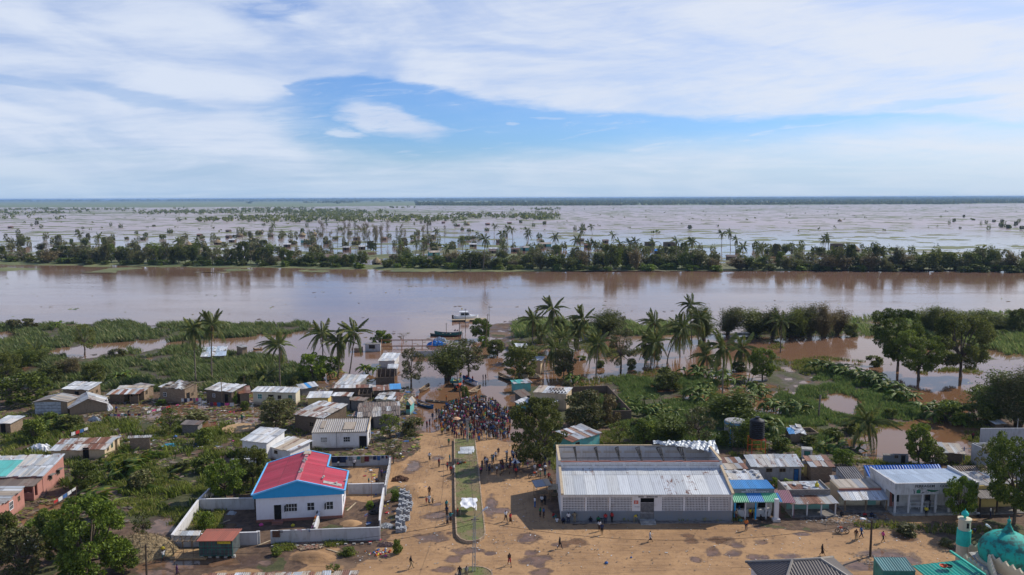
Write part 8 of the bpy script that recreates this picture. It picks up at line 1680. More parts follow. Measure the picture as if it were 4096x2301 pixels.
q=MB();q.bar((-L*.2,0,2.4),(-L*.2,0,3.4),.03);q.box(-L*.2-.01,-L*.2+.5,-.01,.01,3.05,3.4,1);q.build('flag',[M['steel_grey'],M['cloth_yellow']],th);th.scale=(1,1.1,1.3)
a,b_=P(a1(1972,205),.6),P(a1(2318,200),.6);th=thing('pontoon','long timber decked pontoon in front of the white motor boat','pontoon',(a.x,a.y,0),math.atan2(b_.y-a.y,b_.x-a.x));L=(b_-a).length
q=MB();q.box(0,L,0,4.5,-.4,.55);q.build('float',M['rubber'],th);q=MB();
for k in range(40):x=L*k/40;q.box(x+.02,x+L/40-.02,-.15,4.6,.552,.66)
q.build('deck',M['wood_pale'],th);a=P(a1(2130,200),.7);q=MB();q.hexa([(-.7,-4,-.5),(.7,-4,-.5),(.7,0,.62),(-.7,0,.62)],[(-.7,-4,-.35),(.7,-4,-.35),(.7,0,.75),(-.7,0,.75)])
for k in range(6):q.box(-.72,.72,-3.8+k*.65,-3.7+k*.65,.0+k*.12-.15,.06+k*.12-.1,1)
tag(q.build('gangway',[M['sand_heap'],M['boat_blue']],None,(a.x,a.y,0)),'orange and blue gangway leading from the pontoon into the water','gangway')
# tractor and trailer
g_=P(a1(2040,905),.1);th=thing('tractor','red tractor standing in the flood with its trailer behind','tractor',(g_.x,g_.y,0),1.45);
q=MB();q.box(-.4,1.7,-.35,.35,.75,1.35);q.box(-1.0,-.4,-.5,.5,.8,1.15);q.build('body',M['sign_red'],th);q=MB();q.box(-.95,-.6,-.3,.3,1.15,1.6);q.build('seat',M['rubber'],th)
def wheel(parent,x,y,r,w_):q=MB();q.lathe([(r*.6,-w_/2),(r,-w_/2),(r,w_/2),(r*.6,w_/2)],n=18);o_=q.build('wheel',M['rubber'],parent,(x,y,r));o_.rotation_euler=(R(90),0,0);q=MB();q.lathe([(.02,-w_*.2),(r*.6,-w_*.3),(r*.6,w_*.3),(.02,w_*.2)],n=14);q.build('rim',M['steel_grey'],o_)
for x,r in((-.6,.75),(1.4,.45)):
    for y in(-.75,.75):wheel(th,x,y,r,.35)
g_=P(a1(2020,850),.1);th=thing('trailer','loaded trailer behind the red tractor','trailer',(g_.x,g_.y+1.0,0),1.45);q=MB();q.box(-3.2,.4,-1.1,1.1,.9,1.05);q.box(-3.2,.4,-1.1,-1.02,1.051,1.5);q.box(-3.2,.4,1.02,1.1,1.051,1.5);q.box(-3.2,-3.12,-1.01,1.01,1.051,1.5);q.build('bed',M['boat_teal'],th)
for y in(-.9,.9):wheel(th,-1.2,y,.45,.25)
for k in range(9):tag(link('sack',SACK[rgc.choice(['white','khaki','yellow'])],None,(g_.x+rgc.uniform(-.8,.8),g_.y+1-2.9+k*.35,1.06)),'sack loaded on the trailer behind the red tractor','sack','sacks on the tractor trailer')
# ------------------------------------------------------------------ tanks
g_=P(a2(2240,1440),LAND);th=thing('water_tank','round white concrete water tank with a dirty flat lid','water tank',g_);q=MB();q.lathe([(.01,-.3),(1.95,-.3),(1.95,4.3),(1.8,4.4),(.01,4.45)],n=28);q.build('tank',M['wall_grey'],th);q=MB();q.tube([(-1.3,-1.6,-.3),(-1.3,-1.6,4.4)],.08,6);q.build('pipe',M['wall_blue'],th);q=MB();q.lathe([(1.96,3.95),(2.0,3.95),(2.0,4.1),(1.96,4.1)],n=28);q.build('rim',M['wall_blue'],th)
g_=P(a2(2458,1545),LAND);th=thing('water_tank','black ribbed plastic water tank on a red steel stand','water tank',g_);q=MB();prof=[(.01,2.9)];rr=1.25
for k in range(9):z0=2.9+k*.36;prof+=[(rr,z0),(rr+.07,z0+.12),(rr+.07,z0+.22),(rr,z0+.34)]
prof+=[(rr*.95,6.2),(.4,6.55),(.4,6.75),(.01,6.78)];q.lathe(prof,n=24);q.build('tank',M['tank_black'],th)
for sx,sy in((-1,-1),(1,-1),(1,1),(-1,1)):q=MB();q.bar((sx*1.2,sy*1.2,-.3),(sx*1.2,sy*1.2,2.85),.07);q.build('leg',M['sign_red'],th)
q=MB();[q.bar((-1.3,y,2.82),(1.3,y,2.82),.08)for y in(-1.2,-.4,.4,1.2)];[q.bar((-1.2,y,1.2),(1.2,y,1.2),.05)for y in(-1.2,1.2)];q.build('platform',M['sign_red'],th)
for f,x,y,r,lab in((a0,2400,1310,3.2,'round pale concrete slab beside the broad silver roof house'),(a2,2110,1400,2.4,'low round cistern left of the white concrete tank')):
    g_=P(f(x,y),LAND);q=MB();q.lathe([(r,-.3),(r,.45),(r-.12,.5),(.01,.55)],n=28);tag(q.build('cistern',M['sand_heap' if f is a0 else 'concrete'],None,g_),lab,'cistern')
# ------------------------------------------------------------------ kiosk, pole shelter, thatch in the bottom left
g_=P(b0(2012,1275),LAND);e=P(b0(2345,1275),LAND);L=(e-g_).length;th=thing('kiosk','dark green metal kiosk with a rust red ribbed roof, on blocks','kiosk',(g_.x,g_.y,LAND),math.atan2(e.y-g_.y,e.x-g_.x));q=MB();q.box(0,L,0,2.6,.3,2.35);q.build('wall',M['steel_plate']if 'steel_plate' in M else plain('steel_plate',(.085,.10,.10),.6,.4,1),th)
q=MB();
for k in range(9):q.bar((L*k/8,-.04,.3),(L*k/8,-.04,2.35),.035)
for zz in(.32,1.15,1.6,2.3):q.bar((0,-.05,zz),(L,-.05,zz),.03)
q.build('frame',M['door_green'],th);q=MB();sheet(q,(-.2,-.45,2.45),(L+.15,-.45,2.5),(L+.35,2.75,2.75),(-.1,2.75,2.7),.22,.03);q.build('roof',M['roof_rustred'],th);q=MB();q.box(L*.55,L*.95,-.1,-.06,1.95,2.3);q.build('sign',M['cloth_yellow'],th)
for k in range(5):q=MB();q.box(L*k/4.2,L*k/4.2+.4,.1,.5,-.1,.299);q.build('block',M['concrete'],th)
g_=P(b0(1750,1270),LAND);q=MB()
for i in range(4):
    for y in(0,2.6):q.bar((i*1.25,y,-.3),(i*1.25,y,2.2),.05)
for i in range(7):q.bar((-.3+i*.75,-.2,2.2),(-.2+i*.75,2.9,2.45),.04)
for y in(0,1.3,2.6):q.bar((-.4,y,2.2+y*.09),(4.6,y,2.2+y*.09),.05)
th=thing('pole_shelter','bare pole shelter left of the dark green kiosk','shelter',g_);q.build('frame',M['wood'],th);q=MB();q.box(-.3,4.3,-.5,2.4,-.3,.12);q.build('floor',M['sand_heap'],th);q=MB();sheet(q,(-.3,.9,2.55),(3.2,.4,2.75),(3.0,1.6,2.9),(-.4,2.1,2.65),.2,.03);q.build('loose_sheet',M['roof_skyblue' if 0 else 'roof_silver'],th)
g_=P(b0(1395,1215),LAND);q=MB();rg=random.Random(6);n,m_=40,9;gr_={}
for i in range(n):
    for j in range(m_+1):
        an=2*math.pi*i/n;t_=j/m_;r=(1-t_)**.75*(1+.08*math.sin(3*an)+rg.uniform(-.03,.03));gr_[i,j]=(5.0*r*math.cos(an)+.4*t_,3.0*r*math.sin(an),max(0,2.2*math.sin(t_*math.pi/2)**.9+rg.uniform(-.07,.07))-.05)
for i in range(n):
    for j in range(m_):q.quad(gr_[i,j],gr_[(i+1)%n,j],gr_[(i+1)%n,j+1],gr_[i,j+1])
V=np.array([gr_[rg.randrange(n),rg.randrange(m_)]for _ in range(2600)]);Vq,Fq=leaf_quads(V+np.random.default_rng(1).normal(size=V.shape)*.12,np.full(len(V),.28),np.random.default_rng(2),.10,0,V*np.array([.2,.2,-.1]),.5)
th=thing('thatched_roof','fallen thatched roof lying like a mound in the bottom left','thatched roof',g_);q.build('thatch',M['thatch'],th);link('loose_straw',np_mesh('loose_straw',Vq,Fq,[M['thatch']]),th)
# ------------------------------------------------------------------ foreground roofs along the bottom edge
house('house','house at the bottom edge showing only a rusted and white roof strip',b0(1900,1640),b1(960,1600),C=b0(1995,1440),h1=2.6,rise=.35,rm=('roof_patchrust','roof_buff','roof_silver','roof_rust'),wm='wall_buff',jig=.04)
A_,B_=P(b2(2350,1312),3.0),P(b3(655,1264),3.0);L=(B_-A_).length;th=thing('house','house with a brown hipped asbestos roof at the bottom edge','house',(A_.x,A_.y,LAND),math.atan2(B_.y-A_.y,B_.x-A_.x));D_=9.0;r=MB();a,b_,c,d_=(0,0,2.7),(L,0,2.7),(L,-D_,2.7),(0,-D_,2.7);e,f_2=(3.8,-4.0,4.6),(L-3.8,-4.0,4.6)
def tri_sheet(q,p,s,ap,per=.35,amp=.05):
    p,s,ap=Vector(p),Vector(s),Vector(ap);n=int((s-p).length/per*4);nrm=(s-p).cross(ap-p).normalized();ft=(ap-p).dot((s-p).normalized())/(s-p).length;up=ap-p.lerp(s,ft)
    for k in range(n):
        q4=[]
        for kk in(k,k+1):f=kk/n;hgt=f/ft if f<ft else(1-f)/(1-ft);o_=nrm*amp*math.sin(f*(s-p).length/per*6.283);q4.append((p.lerp(s,f)+o_,p.lerp(s,f)+up*hgt+o_))
        q.quad(q4[0][0],q4[1][0],q4[1][1],q4[0][1])
def trap_sheet(q,p,s,s2,p2,per=.35,amp=.05):
    p,s,s2,p2=[Vector(v_)for v_ in(p,s,s2,p2)];Ld=(s-p).normalized();W=(s-p).length;f1,f2=(p2-p).dot(Ld)/W,(s2-p).dot(Ld)/W;up=p2-p.lerp(s,f1);nrm=Ld.cross(up).normalized();n=int(W/per*4)
    for k in range(n):
        q4=[]
        for kk in(k,k+1):f=kk/n;hgt=min(1,f/f1,(1-f)/(1-f2));o_=nrm*amp*math.sin(f*W/per*6.283);q4.append((p.lerp(s,f)+o_,p.lerp(s,f)+up*hgt+o_))
        q.quad(q4[0][0],q4[1][0],q4[1][1],q4[0][1])
trap_sheet(r,d_,c,f_2,e);trap_sheet(r,b_,a,e,f_2);tri_sheet(r,c,b_,f_2);tri_sheet(r,a,d_,e);r.build('roof',M['roof_darkasb'],th)
q=MB();[q.tube([p,s],.16,6)for p,s in((e,f_2),(a,e),(d_,e),(b_,f_2),(c,f_2))];q.build('ridge_cap',M['roof_asbestos'],th);q=MB();q.box(.5,L-.5,-D_+.5,-.5,-.3,2.62);q.build('wall',M['wall_white'],th)
# mosque
MQ=thing('mosque','small mosque with a weathered turquoise dome and cream crenellated walls','mosque',P(b3(2420,1500),LAND),-.25);MQi=MQ.matrix_basis.inverted()if False else(Matrix.Translation(MQ.location)@Matrix.Rotation(-.25,4,'Z')).inverted()
dc=P(b3(2398,1300),3.2);dl=MQi@dc;q=MB();prof=[(2.75,0),(2.95,.5),(3.02,1.1),(2.9,1.8),(2.5,2.5),(1.9,3.05),(1.2,3.4),(.75,3.52)];q.lathe(prof,n=32);dm=q.build('dome',M['dome_green'],MQ,dl,smooth=True)
q=MB();q.lathe([(.95,3.35),(.55,3.75),(.28,4.3),(.14,4.7),(.2,4.85),(.2,5.0),(.06,5.15),(.02,5.5)],n=8);q.build('finial',M['dome_green'],dm);q=MB();q.lathe([(3.0,-.5),(3.15,-.5),(3.15,.05),(2.8,.1)],n=32);q.build('drum',M['cream_trim'],dm)
def crenel(p1,p2,z1,z2,hgt,name='crenellated_wall',mt='cream_trim',n=None):
    a,b_=MQi@P(p1,z1),MQi@P(p2,z2);d_=Vector((b_.x-a.x,b_.y-a.y,0));L=d_.length;d_.normalize();s_=Vector((-d_.y,d_.x,0))*.12;q=MB();n=n or max(3,int(L/.8))
    def up(v_,z):return Vector((v_.x,v_.y,z))
    zb,zt_=-LAND-.3,lambda f:(z1+(z2-z1)*f)-LAND
    q.hexa([up(a-s_,zb),up(b_-s_,zb),up(b_+s_,zb),up(a+s_,zb)],[up(a-s_,zt_(0)-.45),up(b_-s_,zt_(1)-.45),up(b_+s_,zt_(1)-.45),up(a+s_,zt_(0)-.45)])
    for k in range(n):
        f0,f1=k/n,(k+1)/n;p,r_2=a.lerp(b_,f0),a.lerp(b_,f1);mid=a.lerp(b_,(f0+f1)/2);z0=zt_((f0+f1)/2);fs=[(p,z0-.455),(r_2,z0-.455),(r_2,z0-.30),(mid+d_*.12,z0-.05),(mid,z0+.12),(mid-d_*.12,z0-.05),(p,z0-.30)]
        q.poly([up(v_-s_,z)for v_,z in fs]);q.poly([up(v_+s_,z)for v_,z in reversed(fs)])
        for i in range(len(fs)):v1,v2=fs[i],fs[(i+1)%len(fs)];q.quad(up(v1[0]-s_,v1[1]),up(v1[0]+s_,v1[1]),up(v2[0]+s_,v2[1]),up(v2[0]-s_,v2[1]))
    q.build(name,M[mt],MQ)
crenel(b3(2020,1140),b3(2205,1130),3.4,3.4,1);crenel(b3(2225,1230),b3(2640,1440),4.6,4.6,1);crenel(b3(1975,1225),b3(2215,1420),3.6,3.6,1,mt='cream_trim');crenel(b3(2225,1232),b3(2330,1560),4.6,4.2,1)
q=MB();A1_,B1_,C1_,D1_=[MQi@P(b3(*p),z)for p,z in(((1450,1350),2.9),((1965,1290),3.2),((2160,1440),3.1),((1640,1500),2.8))];sheet(q,D1_,C1_,B1_,A1_,.45,.03);q.build('roof',M['roof_green'],MQ)
q=MB();q.bar(MQi@P(b3(1835,1205),3.7),MQi@P(b3(2200,1455),3.5),.16);q.build('fascia',M['trim_green'],MQ)
q=MB();a,b_,c,d_=[MQi@P(b3(*p),z)for p,z in(((2020,1215),3.0),((2205,1205),3.0),((2640,1440),3.0),((2215,1450),3.0))];q.quad(d_,c,b_,a);q.build('flat_roof',M['concrete'],MQ)
q=MB();a,b_,c,d_=[MQi@P(b3(*p),z)for p,z in(((2390,1310),3.5),((2640,1300),3.5),((2700,1420),3.3),((2480,1400),3.3))];sheet(q,d_,c,b_,a,.3,.03);q.build('rear_roof',M['roof_green'],MQ)
g_=P(b3(1957,1250),1.6);mn=thing('minaret','small round cream and turquoise minaret with a ball finial','minaret',(g_.x,g_.y,LAND));mh=P(b3(1975,880),0)
def zat(y):c=b3(1960,y);dv=CMr@Vector(((c[0]-2048)/FPX,-(c[1]-1150.5)/FPX,-1));k=g_.y/dv.y;return CAMH+dv.z*k-LAND
z1_,z2_,z3_,z4_=zat(1135),zat(985),zat(885),zat(855)
q=MB();q.lathe([(.78,-.3),(.76,z1_),(.01,z1_)],n=18);q.build('shaft',M['cream_trim'],mn);q=MB();q.lathe([(.77,z1_),(.83,z1_),(.80,z2_),(.72,z2_)],n=18);q.build('turquoise_band',M['teal_band'],mn);q=MB();q.lathe([(.71,z2_-.01),(.70,z3_),(.80,z3_+.02),(.80,z3_+.14),(.40,z3_+.2),(.01,z3_+.22)],n=18);q.build('lantern',M['cream_trim'],mn)
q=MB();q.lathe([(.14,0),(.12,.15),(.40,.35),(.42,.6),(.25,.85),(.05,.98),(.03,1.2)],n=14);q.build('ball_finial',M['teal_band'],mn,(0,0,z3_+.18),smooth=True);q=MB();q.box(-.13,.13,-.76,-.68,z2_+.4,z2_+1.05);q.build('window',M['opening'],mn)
house('shed','teal ribbed metal shed in front of the mosque',b3(1155,1402),b3(1490,1405),C=b3(1010,1265),h1=3.2,rise=.4,rm=('roof_teal',),wm='door_green',loose=False,amp=.04,period=.3,ov=.05)
for(x,y,mt,lab)in((1765,1360,'sign_red','red basin lying on the green mosque roof'),(1815,1362,'rubber','black basin lying on the green mosque roof')):c=P(b3(x,y),3.35);q=MB();q.lathe([(.02,.02),(.3,.02),(.42,.16),(.45,.16),(.33,-.02),(.02,-.02)],n=14);tag(q.build('basin',M[mt],None,c),lab,'basin')
# ------------------------------------------------------------------ clothes, stalls, small things
def garment(p,w_,h_,c,label,group,rz=0):
    q=MB();n=5
    for k in range(n):x0,x1=(k/n-.5)*w_,((k+1)/n-.5)*w_;o0,o1=.03*math.sin(k*2.1),.03*math.sin((k+1)*2.1);q.quad((x0,o0,-h_),(x1,o1,-h_),(x1,o1*.3,0),(x0,o0*.3,0));q.quad((x1,o1+.02,-h_),(x0,o0+.02,-h_),(x0,.02,0),(x1,.02,0))
    tag(q.build('cloth',M[c],None,p,rz),label,'laundry',group)
def washing(f,p1,p2,h,cols,label,hh=.9,z=None):
    a,b_=G(f(*p1)),G(f(*p2));a.z=b_.z=LAND;d_=b_-a;th=thing('clothesline','clothesline '+label,'clothesline',a);q=MB();q.bar((0,0,-.3),(0,0,h+.1),.04);q.bar(d_+Vector((0,0,-.3)),d_+Vector((0,0,h+.1)),.04);q.bar((0,0,h),d_+Vector((0,0,h)),.012);q.build('line',M['wood'],th)
    for k,c in enumerate(cols):p=a+d_*((k+.5)/len(cols));garment(p+Vector((0,0,h)),d_.length/len(cols)*.85,hh*rgc.uniform(.7,1.1),'cloth_'+c,'%s cloth on the clothesline %s'%(c,label),c+' cloths on the line '+label,math.atan2(d_.y,d_.x))
washing(a0,(1825,1070),(2030,1065),1.5,['white','dark blue','white','purple','grey','pink','white'],'in the flooded yard');washing(a0,(1880,1010),(1990,985),1.6,['pink','white','red','white','maroon','white'],'left of the dark mud house',.6)
washing(a0,(2112,1100),(2260,1105),1.3,['purple','red','blue','dark blue'],'with dark blankets',1.0);washing(a0,(2262,1105),(2360,1100),1.2,['pink','white'],'beside the dark blankets',.8);washing(a0,(1040,1195),(1420,1190),.9,['red','purple','white','blue','pink','white','teal','maroon','white','orange','purple'],'low across the yard of the left quarter',.5)
washing(a0,(1480,1190),(1720,1130),1.2,['white','pink','white','purple','red'],'by the thin tree',.5);washing(b0,(720,90),(890,30),1.5,['white','red','blue','white'],'behind the rust-striped roof',.7);washing(b0,(545,800),(770,650),1.2,['red','white','blue','white','white'],'beside the pink house pool',.6)
a,b_=P(b1(770,252),LAND+1.72),P(b1(1335,243),LAND+1.72);d_=b_-a
for k,(c,w_,h_)in enumerate([('dark blue',1.5,1.1),('black',.7,.9),('dark blue',1.6,1.1),('blue',.5,.6),('grey',.9,.8),('white',.7,1.3),('teal',.7,.6),('khaki',.9,1.2),('maroon',1.2,1.0),('grey',.8,.5),('dark blue',.8,.7),('blue',.7,.8),('dark blue',.6,.5),('maroon',.4,.5)]):
    garment(a+d_*((k+.5)/14)+Vector((0,-.14,.02)),w_*.7,h_,'cloth_'+c,'%s cloth hanging over the back yard wall of the white house'%c,c+' cloths over the back yard wall')
for k,(x,y,c)in enumerate([(610,850,'orange'),(600,885,'khaki'),(590,920,'white'),(575,950,'purple'),(625,800,'grey'),(250,990,'grey'),(370,984,'dark blue'),(440,982,'pink'),(525,980,'blue'),(205,995,'brown')]):garment(P(b1(x,y),LAND+(1.36 if k<5 else 1.84))+Vector((-.14 if k<5 else 0,0 if k<5 else-.18,0)),.6 if k!=9 else 1.0,.35 if k!=9 else .9,'cloth_'+c,'%s cloth draped over the %s of the white house'%(c,'narrow wall in front' if k<5 else 'front yard wall'),None,1.4 if k<5 else 0)
for(f,x,y,z,lab,s_)in[(b2,2250,402,4.75,'white sack on the back edge of the banca rear roof',1),(b2,2340,398,4.75,'second white sack on the back edge of the banca rear roof',1),(b2,2420,400,4.75,'third white sack on the back edge of the banca rear roof',1),(b2,2450,424,4.7,'white sack at the right side of the banca rear roof',1),(b2,2490,450,4.6,'white sack lower on the right side of the banca rear roof',1),(b2,2185,478,4.5,'white sack at the left side of the banca rear roof',.9),
    (b3,175,545,3.3,'white sack at the left of the green walled shop roof',1),(b3,265,540,3.3,'white sack second from left on the green walled shop roof',1),(b3,368,540,3.3,'white sack in the middle of the green walled shop roof',1),(b3,400,555,3.2,'white sack right of the middle on the green walled shop roof',1),(b3,375,575,3.2,'white sack at the front of the green walled shop roof',1),(b3,90,690,3.0,'white sack lying on the striped banca awning',1),(b3,1010,470,3.7,'white sack at the corner of the vivid blue roof',.9)]:
    tag(link('sack',SACK['white'],None,P(f(x,y),z),rgc.uniform(0,3),(1.5*s_,1.3*s_,.7)),lab,'sack')
q=MB();q.lathe([(.02,0),(.3,.02),(.3,.35),(.12,.5),(.1,.75),(.02,.76)],n=10);tag(q.build('container',M['cloth_yellow'],None,P(b3(492,552),3.3)),'yellow plastic container on the green walled shop roof','container')
stm=MB();stm.lathe([(.02,-.1),(.2,-.06),(.24,.05),(.15,.17),(.02,.2)],n=7);STN=stm.mesh('stone',M['concrete_dark'])
for k in range(15):x=385+(k%5)*32+(k//5)*12;y=895+(k//5)*17;tag(link('stone',STN,None,P(a2(x,y),hX[1]['h1']+LAND+.22),k),'dark stone weighing down the white sheets behind the landing','stone','stones on the white sheets behind the landing')
def stall(f,p,w_,d_,h_,rm_,label,tilt=.2,rz=0):
    g_=G(f(*p));th=thing('stall',label,'stall',g_,rz);
    for sx in(0,1):
        for sy in(0,1):q=MB();q.bar((sx*w_,sy*d_,-.3),(sx*w_,sy*d_,h_+tilt*sy),.05);q.build('post',M['wood'],th)
    q=MB();sheet(q,(-.3,-.3,h_),(w_+.3,-.3,h_+.1),(w_+.3,d_+.3,h_+tilt+.1),(-.3,d_+.3,h_+tilt),.25,.025);q.build('roof',M[rm_],th);q=MB();q.box(.1,w_-.1,.1,d_-.1,.75,.82);q.build('table',M['wood'],th)
stall(b2,(250,690),2.0,1.6,2.1,'roof_buff','leaning stall with a grey tin roof at the left side of the market hall',.3,.25);stall(b2,(385,700),1.4,1.4,1.9,'wood_pale','small timber roofed stall against the market side wall',.1);stall(a1,(1310,1400),1.8,1.5,1.9,'roof_buff','small stall with whitish roof below the brown rusted roof',.1)
g_=P(b1(2055,850),LAND+.3);th=thing('awning','white cloth awning on short poles in the middle of the median','awning',g_);q=MB();n=10;G2={}
for i in range(n+1):
    for j in range(n+1):G2[i,j]=(i/n*2.3+.1*math.sin(j),j/n*2.9+.1*math.sin(i*1.3),1.25+.3*(j/n)+.12*math.sin(i*1.1)*math.cos(j*.8)-.35*(1 if(i,j)in((n,0),(n,1))else 0))
for i in range(n):
    for j in range(n):q.quad(G2[i,j],G2[i+1,j],G2[i+1,j+1],G2[i,j+1]);q.quad(*[tuple(Vector(v_)-Vector((0,0,.02)))for v_ in(G2[i,j+1],G2[i+1,j+1],G2[i+1,j],G2[i,j])])
q.build('canopy',M['tarp_white'],th)
for x in(.05,2.2):
    for y in(.05,2.85):q=MB();q.bar((x,y,-.3),(x,y,1.3+y*.1),.04);q.build('post',M['wood_pale'],th)
g_=P(b1(2110,330),LAND+.4);th=thing('stall','wrecked stall of sticks under crumpled silver sheets on the median','stall',g_);q=MB();rg=random.Random(9)
for x in(-1.5,1.5):
    for y in(-1,2.5):q.bar((x,y,-.2),(x,y,1.5),.05)
for k in range(8):q.bar((rg.uniform(-2,-1),rg.uniform(-1,3),rg.uniform(.3,1.5)),(rg.uniform(1,2.2),rg.uniform(-1,3),rg.uniform(.3,1.6)),.035)
q.build('frame',M['wood_pale'],th);q=MB()
for k in range(4):x,y,z=rg.uniform(-1.6,-.6),1.2+k*.6,1.5+k*.05;sheet(q,(x,y,z),(x+2.4,y+rg.uniform(-.2,.3),z+rg.uniform(0,.3)),(x+2.5,y+.8,z+.3),(x,y+.8,z+.15),.2,.03)
q.build('sheets',M['crumpled_metal'],th)
pb=MB()
for i in range(3):
    for j in range(2):
        for k in range(8):ox,oy=.03*math.sin(i*7+k*3+j),.03*math.sin(i*3+k*5+j*2);(pb.box(i*.36+ox,i*.36+.33+ox,j*.5+oy,j*.5+.46+oy,k*.14,k*.14+.125)if k<6 or(i+j+k)%3 else None)
PBM=pb.mesh('paver_stack',M['paver_grey']);rg=random.Random(4)
for k,(x,y)in enumerate([(1405,1020),(1445,1015),(1400,975),(1440,965),(1402,915),(1440,905),(1480,900),(1410,860),(1450,850),(1490,850),(1430,800),(1470,800),(1510,805),(1435,750),(1475,745),(1515,760),(1440,700),(1480,695),(1512,710),(1450,660),(1490,665)]):
    tag(link('paver_stack',PBM,None,P(b1(x,y),LAND),rg.uniform(-.2,.2),(.8,.8,rg.uniform(.5,1.05))),'stack of grey paving blocks beside the right yard wall','pavers','stacks of grey paving blocks')
crumple(b1,1310,960,1.8,1.2,.5,'roof_silver','twisted silver sheet at the corner of the yard wall','metal_sheet','metal sheet',seed=5);crumple(b1,1310,1150,2.2,.9,.5,'roof_oldsilver','bent corrugated sheet above the rubbish heap','metal_sheet','metal sheet',seed=6);crumple(b0,2330,830,1.2,1.0,.4,'roof_silver','silver sheet lying inside the walled yard','metal_sheet','metal sheet',seed=2)
crumple(b0,360,1140,5,2.4,.6,'tarp_white','white sheeting on the ground in the bottom left trees',seed=12);crumple(a0,150,1300,1.6,1.0,.5,'tarp_white','crumpled white sheet on the mud right of the bright white roof',seed=14);crumple(a0,950,1220,2.4,.9,.9,'tarp_grey','grey cloth hung at the fence by the low reed house',seed=15)
crumple(b0,1080,65,3.0,1.0,.25,'sand_heap','beige mat on the ground behind the rust-striped roof','mat','mat',seed=16);crumple(b0,1720,140,3.0,2.0,.3,'net_blue','blue net spread over the grassy yard','net','net',seed=17)
crumple(b1,1450,490,2.6,1.6,.7,'cloth_brown','heap of brown sacks and bags above the sand pile','heap','heap',seed=21);crumple(b1,1650,580,1.8,2.0,.25,'cloth_blue','blue patterned cloths spread on the sand pile','cloth','cloth',seed=22);crumple(b1,1670,600,1.2,1.6,.34,'cloth_orange','orange cloth spread on the sand pile','cloth','cloth',seed=23)
rg=random.Random(31);bg=MB();bg.lathe([(.02,0),(.22,.03),(.25,.15),(.1,.28),(.02,.33)],n=8);BGM={c:bg.mesh('bag',M['cloth_'+c])for c in('white','blue','red','pink','yellow','teal','orange')}
for k in range(34):p=P(b1(rg.gauss(1240,60),rg.gauss(1225,22)),LAND);c=rg.choice(list(BGM));tag(link('bag',BGM[c],None,p,rg.uniform(0,6),rg.uniform(.35,.8)),c+' bag in the rubbish heap at the yard corner','bag',c+' bags in the rubbish heap')
for(f,x,y,c,lab,s_)in[(b2,950,1330,'blue','blue plastic bag lying on the sand',1),(b2,1200,1272,'blue','small blue scrap lying on the sand',.6),(b2,2300,905,'teal','teal basin at the kerb before the banca',1.2),(b1,370,960-95,'blue','blue basin at the wall of the white house',1),(b1,372,955,'yellow','yellow bucket in the front yard',1.2),(b0,1765,62,'blue','blue ball-like bundle on the left quarter lawn',1.6),(b1,52,950,'pink','pink bag in the front yard',1.3)]:tag(link('bag',BGM[c],None,P(f(x,y),LAND),0,s_),lab,'bag')
def umbrella(p,rz,cols,label):
    th=thing('umbrella',label,'umbrella',p,rz);q=MB();n=8
    for k in range(n):
        a1_,a2_=2*math.pi*k/n,2*math.pi*(k+1)/n
        for(r0,z0,r1,z1)in((.01,.42,.45,.34),(.45,.34,.85,.08)):q.quad((r1*math.cos(a1_),r1*math.sin(a1_),z1),(r1*math.cos(a2_),r1*math.sin(a2_),z1),(r0*math.cos(a2_),r0*math.sin(a2_),z0),(r0*math.cos(a1_),r0*math.sin(a1_),z0),k%len(cols))
    q.build('canopy',[M[c]for c in cols],th);q=MB();q.bar((0,0,-.6),(0,0,.5),.015);q.build('shaft',M['steel_grey'],th)
for f,x,y,cols,lab in((a1,2020,1290,['cloth_peach'],'peach coloured umbrella at the front of the crowd'),(b2,40,420,['cloth_white','cloth_dark blue'],'blue and white umbrella by the big square tree'),(a1,2290,1060,['cloth_black'],'black umbrella at the back of the crowd')):
    if 'cloth_peach' not in M:plain('cloth_peach',(.62,.36,.20),.8,.1)
    g_=G(f(x,y));ob=umbrella((g_.x,g_.y,g_.z+1.85),.2,cols,lab)
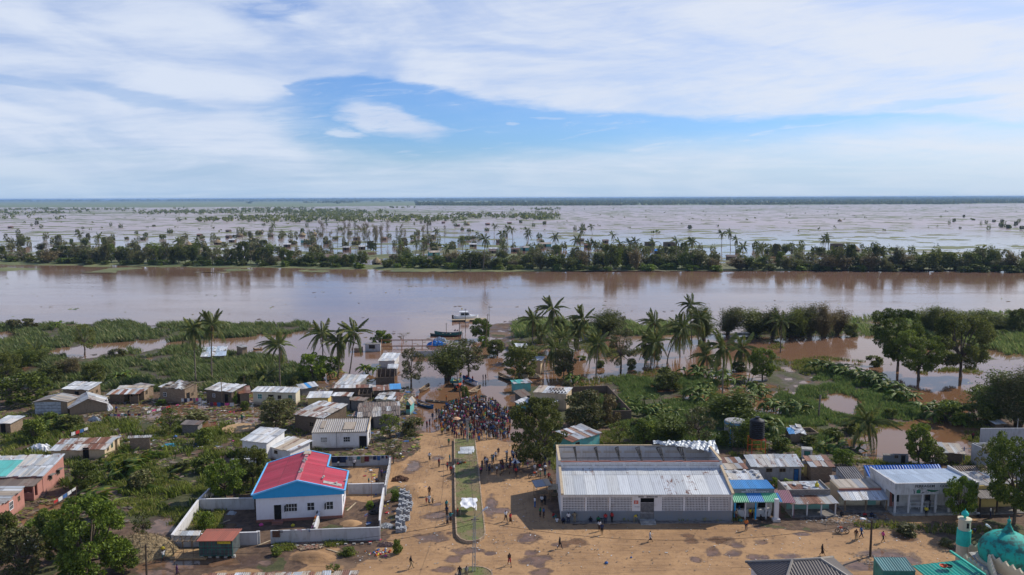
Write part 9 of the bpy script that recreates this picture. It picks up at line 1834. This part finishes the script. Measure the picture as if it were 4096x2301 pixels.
def motorbike(p,rz,c,label):
    th=thing('motorcycle',label,'motorcycle',p,rz)
    for x in(-.62,.62):q=MB();q.lathe([(.24,-.05),(.31,-.05),(.31,.05),(.24,.05),(.24,-.05)],n=18);o_=q.build('wheel',M['rubber'],th,(x,0,.31));o_.rotation_euler=(R(90),0,0);s_=MB();[s_.bar((-.25*math.cos(a_),-.25*math.sin(a_),0),(.25*math.cos(a_),.25*math.sin(a_),0),.012)for a_ in(0,.8,1.6,2.4)];s_.build('rim',M['steel_grey'],o_)
    q=MB();q.bar((.62,0,.31),(.42,0,.95),.03);q.bar((-.62,0,.31),(.0,0,.38),.035);q.bar((.42,0,.85),(0,0,.35),.04);q.bar((0,0,.36),(-.3,0,.7),.04);q.build('frame',M['steel_dark'],th);q=MB();q.lathe([(.02,-.25),(.12,-.2),(.15,0),(.11,.22),(.02,.26)],n=8);o_=q.build('tank',M[c],th,(.18,0,.82));o_.rotation_euler=(0,R(90),0)
    q=MB();q.box(-.62,.0,-.12,.12,.74,.84);q.build('seat',M['rubber'],th);q=MB();q.bar((.40,-.35,1.02),(.40,.35,1.02),.02);q.build('handlebar',M['steel_grey'],th);q=MB();q.box(-.12,.2,-.14,.14,.25,.55);q.build('engine',M['steel_grey'],th);q=MB();q.lathe([(.02,0),(.09,.02),(.09,.1),(.02,.12)],n=10);o_=q.build('headlight',M['lamp_shell'],th,(.50,0,.88));o_.rotation_euler=(0,R(90),0)
motorbike(G(b3(745,1025)),2.95,'sign_red','red motorcycle parked at the roadside rubble');motorbike(G(b2(215,465)),.3,'sign_red','red motorcycle under the big square tree')
# rows of kerb blocks in front of the yard wall, brick rubble, tyres
q=MB();q.box(0,.38,0,.2,0,.2);q.box(.06,.16,-.004,.0,.05,.15,1);q.box(.22,.32,-.004,0,.05,.15,1);HB=q.mesh('hollow_block',[M['concrete'],M['opening']])  # hollows are near-black squares, their inner shade put into the colour
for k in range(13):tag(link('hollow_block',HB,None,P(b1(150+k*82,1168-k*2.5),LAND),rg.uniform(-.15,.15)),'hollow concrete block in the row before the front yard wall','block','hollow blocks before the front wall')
litter('brick_rubble','broken brick rubble strewn before the front yard wall',[([(725,1372),(830,1364),(850,1376),(760,1390)],1)],900,.12,['plinth_red','rubble','wall_buff'],41,z=.06)
ty=MB();ty.lathe([(.35,-.12),(.62,-.12),(.66,0),(.62,.12),(.35,.12),(.30,0),(.35,-.12)],n=22);TY_=ty.mesh('tyre',M['rubber'])
for f,x,y,lab in((b1,1150,745,'old tyre in the side yard of the white house'),(b1,1185,815,'second old tyre nearer the right yard wall'),(b0,2500,600,'tyre lying behind the yard tree')):tag(link('tyre',TY_,None,P(f(x,y),LAND+.12),0,1.1),lab,'tyre')
plk=MB();plk.box(-1.6,1.6,-.1,.1,0,.06);PK=plk.mesh('plank',M['wood_pale'])
for f,x,y,rz,lab in((b0,2210,930,.9,'pale plank lying in the walled yard'),(b1,960,760,1.35,'long plank along the side yard ground'),(b1,800,1210,2.6,'plank on the rubble before the front wall'),(b1,120,1110,.9,'plank across the gate opening'),(b0,1410,1300,.3,'pale board by the fallen thatch'),(b0,1960,390,1.9,'broken post leaning on the grassy lot'),(b0,590,690,.2,'plank floating by the pink house'),(a0,1130,1215,.8,'plank before the two-step roof house'),(a0,1300,1210,.6,'second plank in the washing yard')):tag(link('plank',PK,None,P(f(x,y),LAND+.03),rz),lab,'plank')
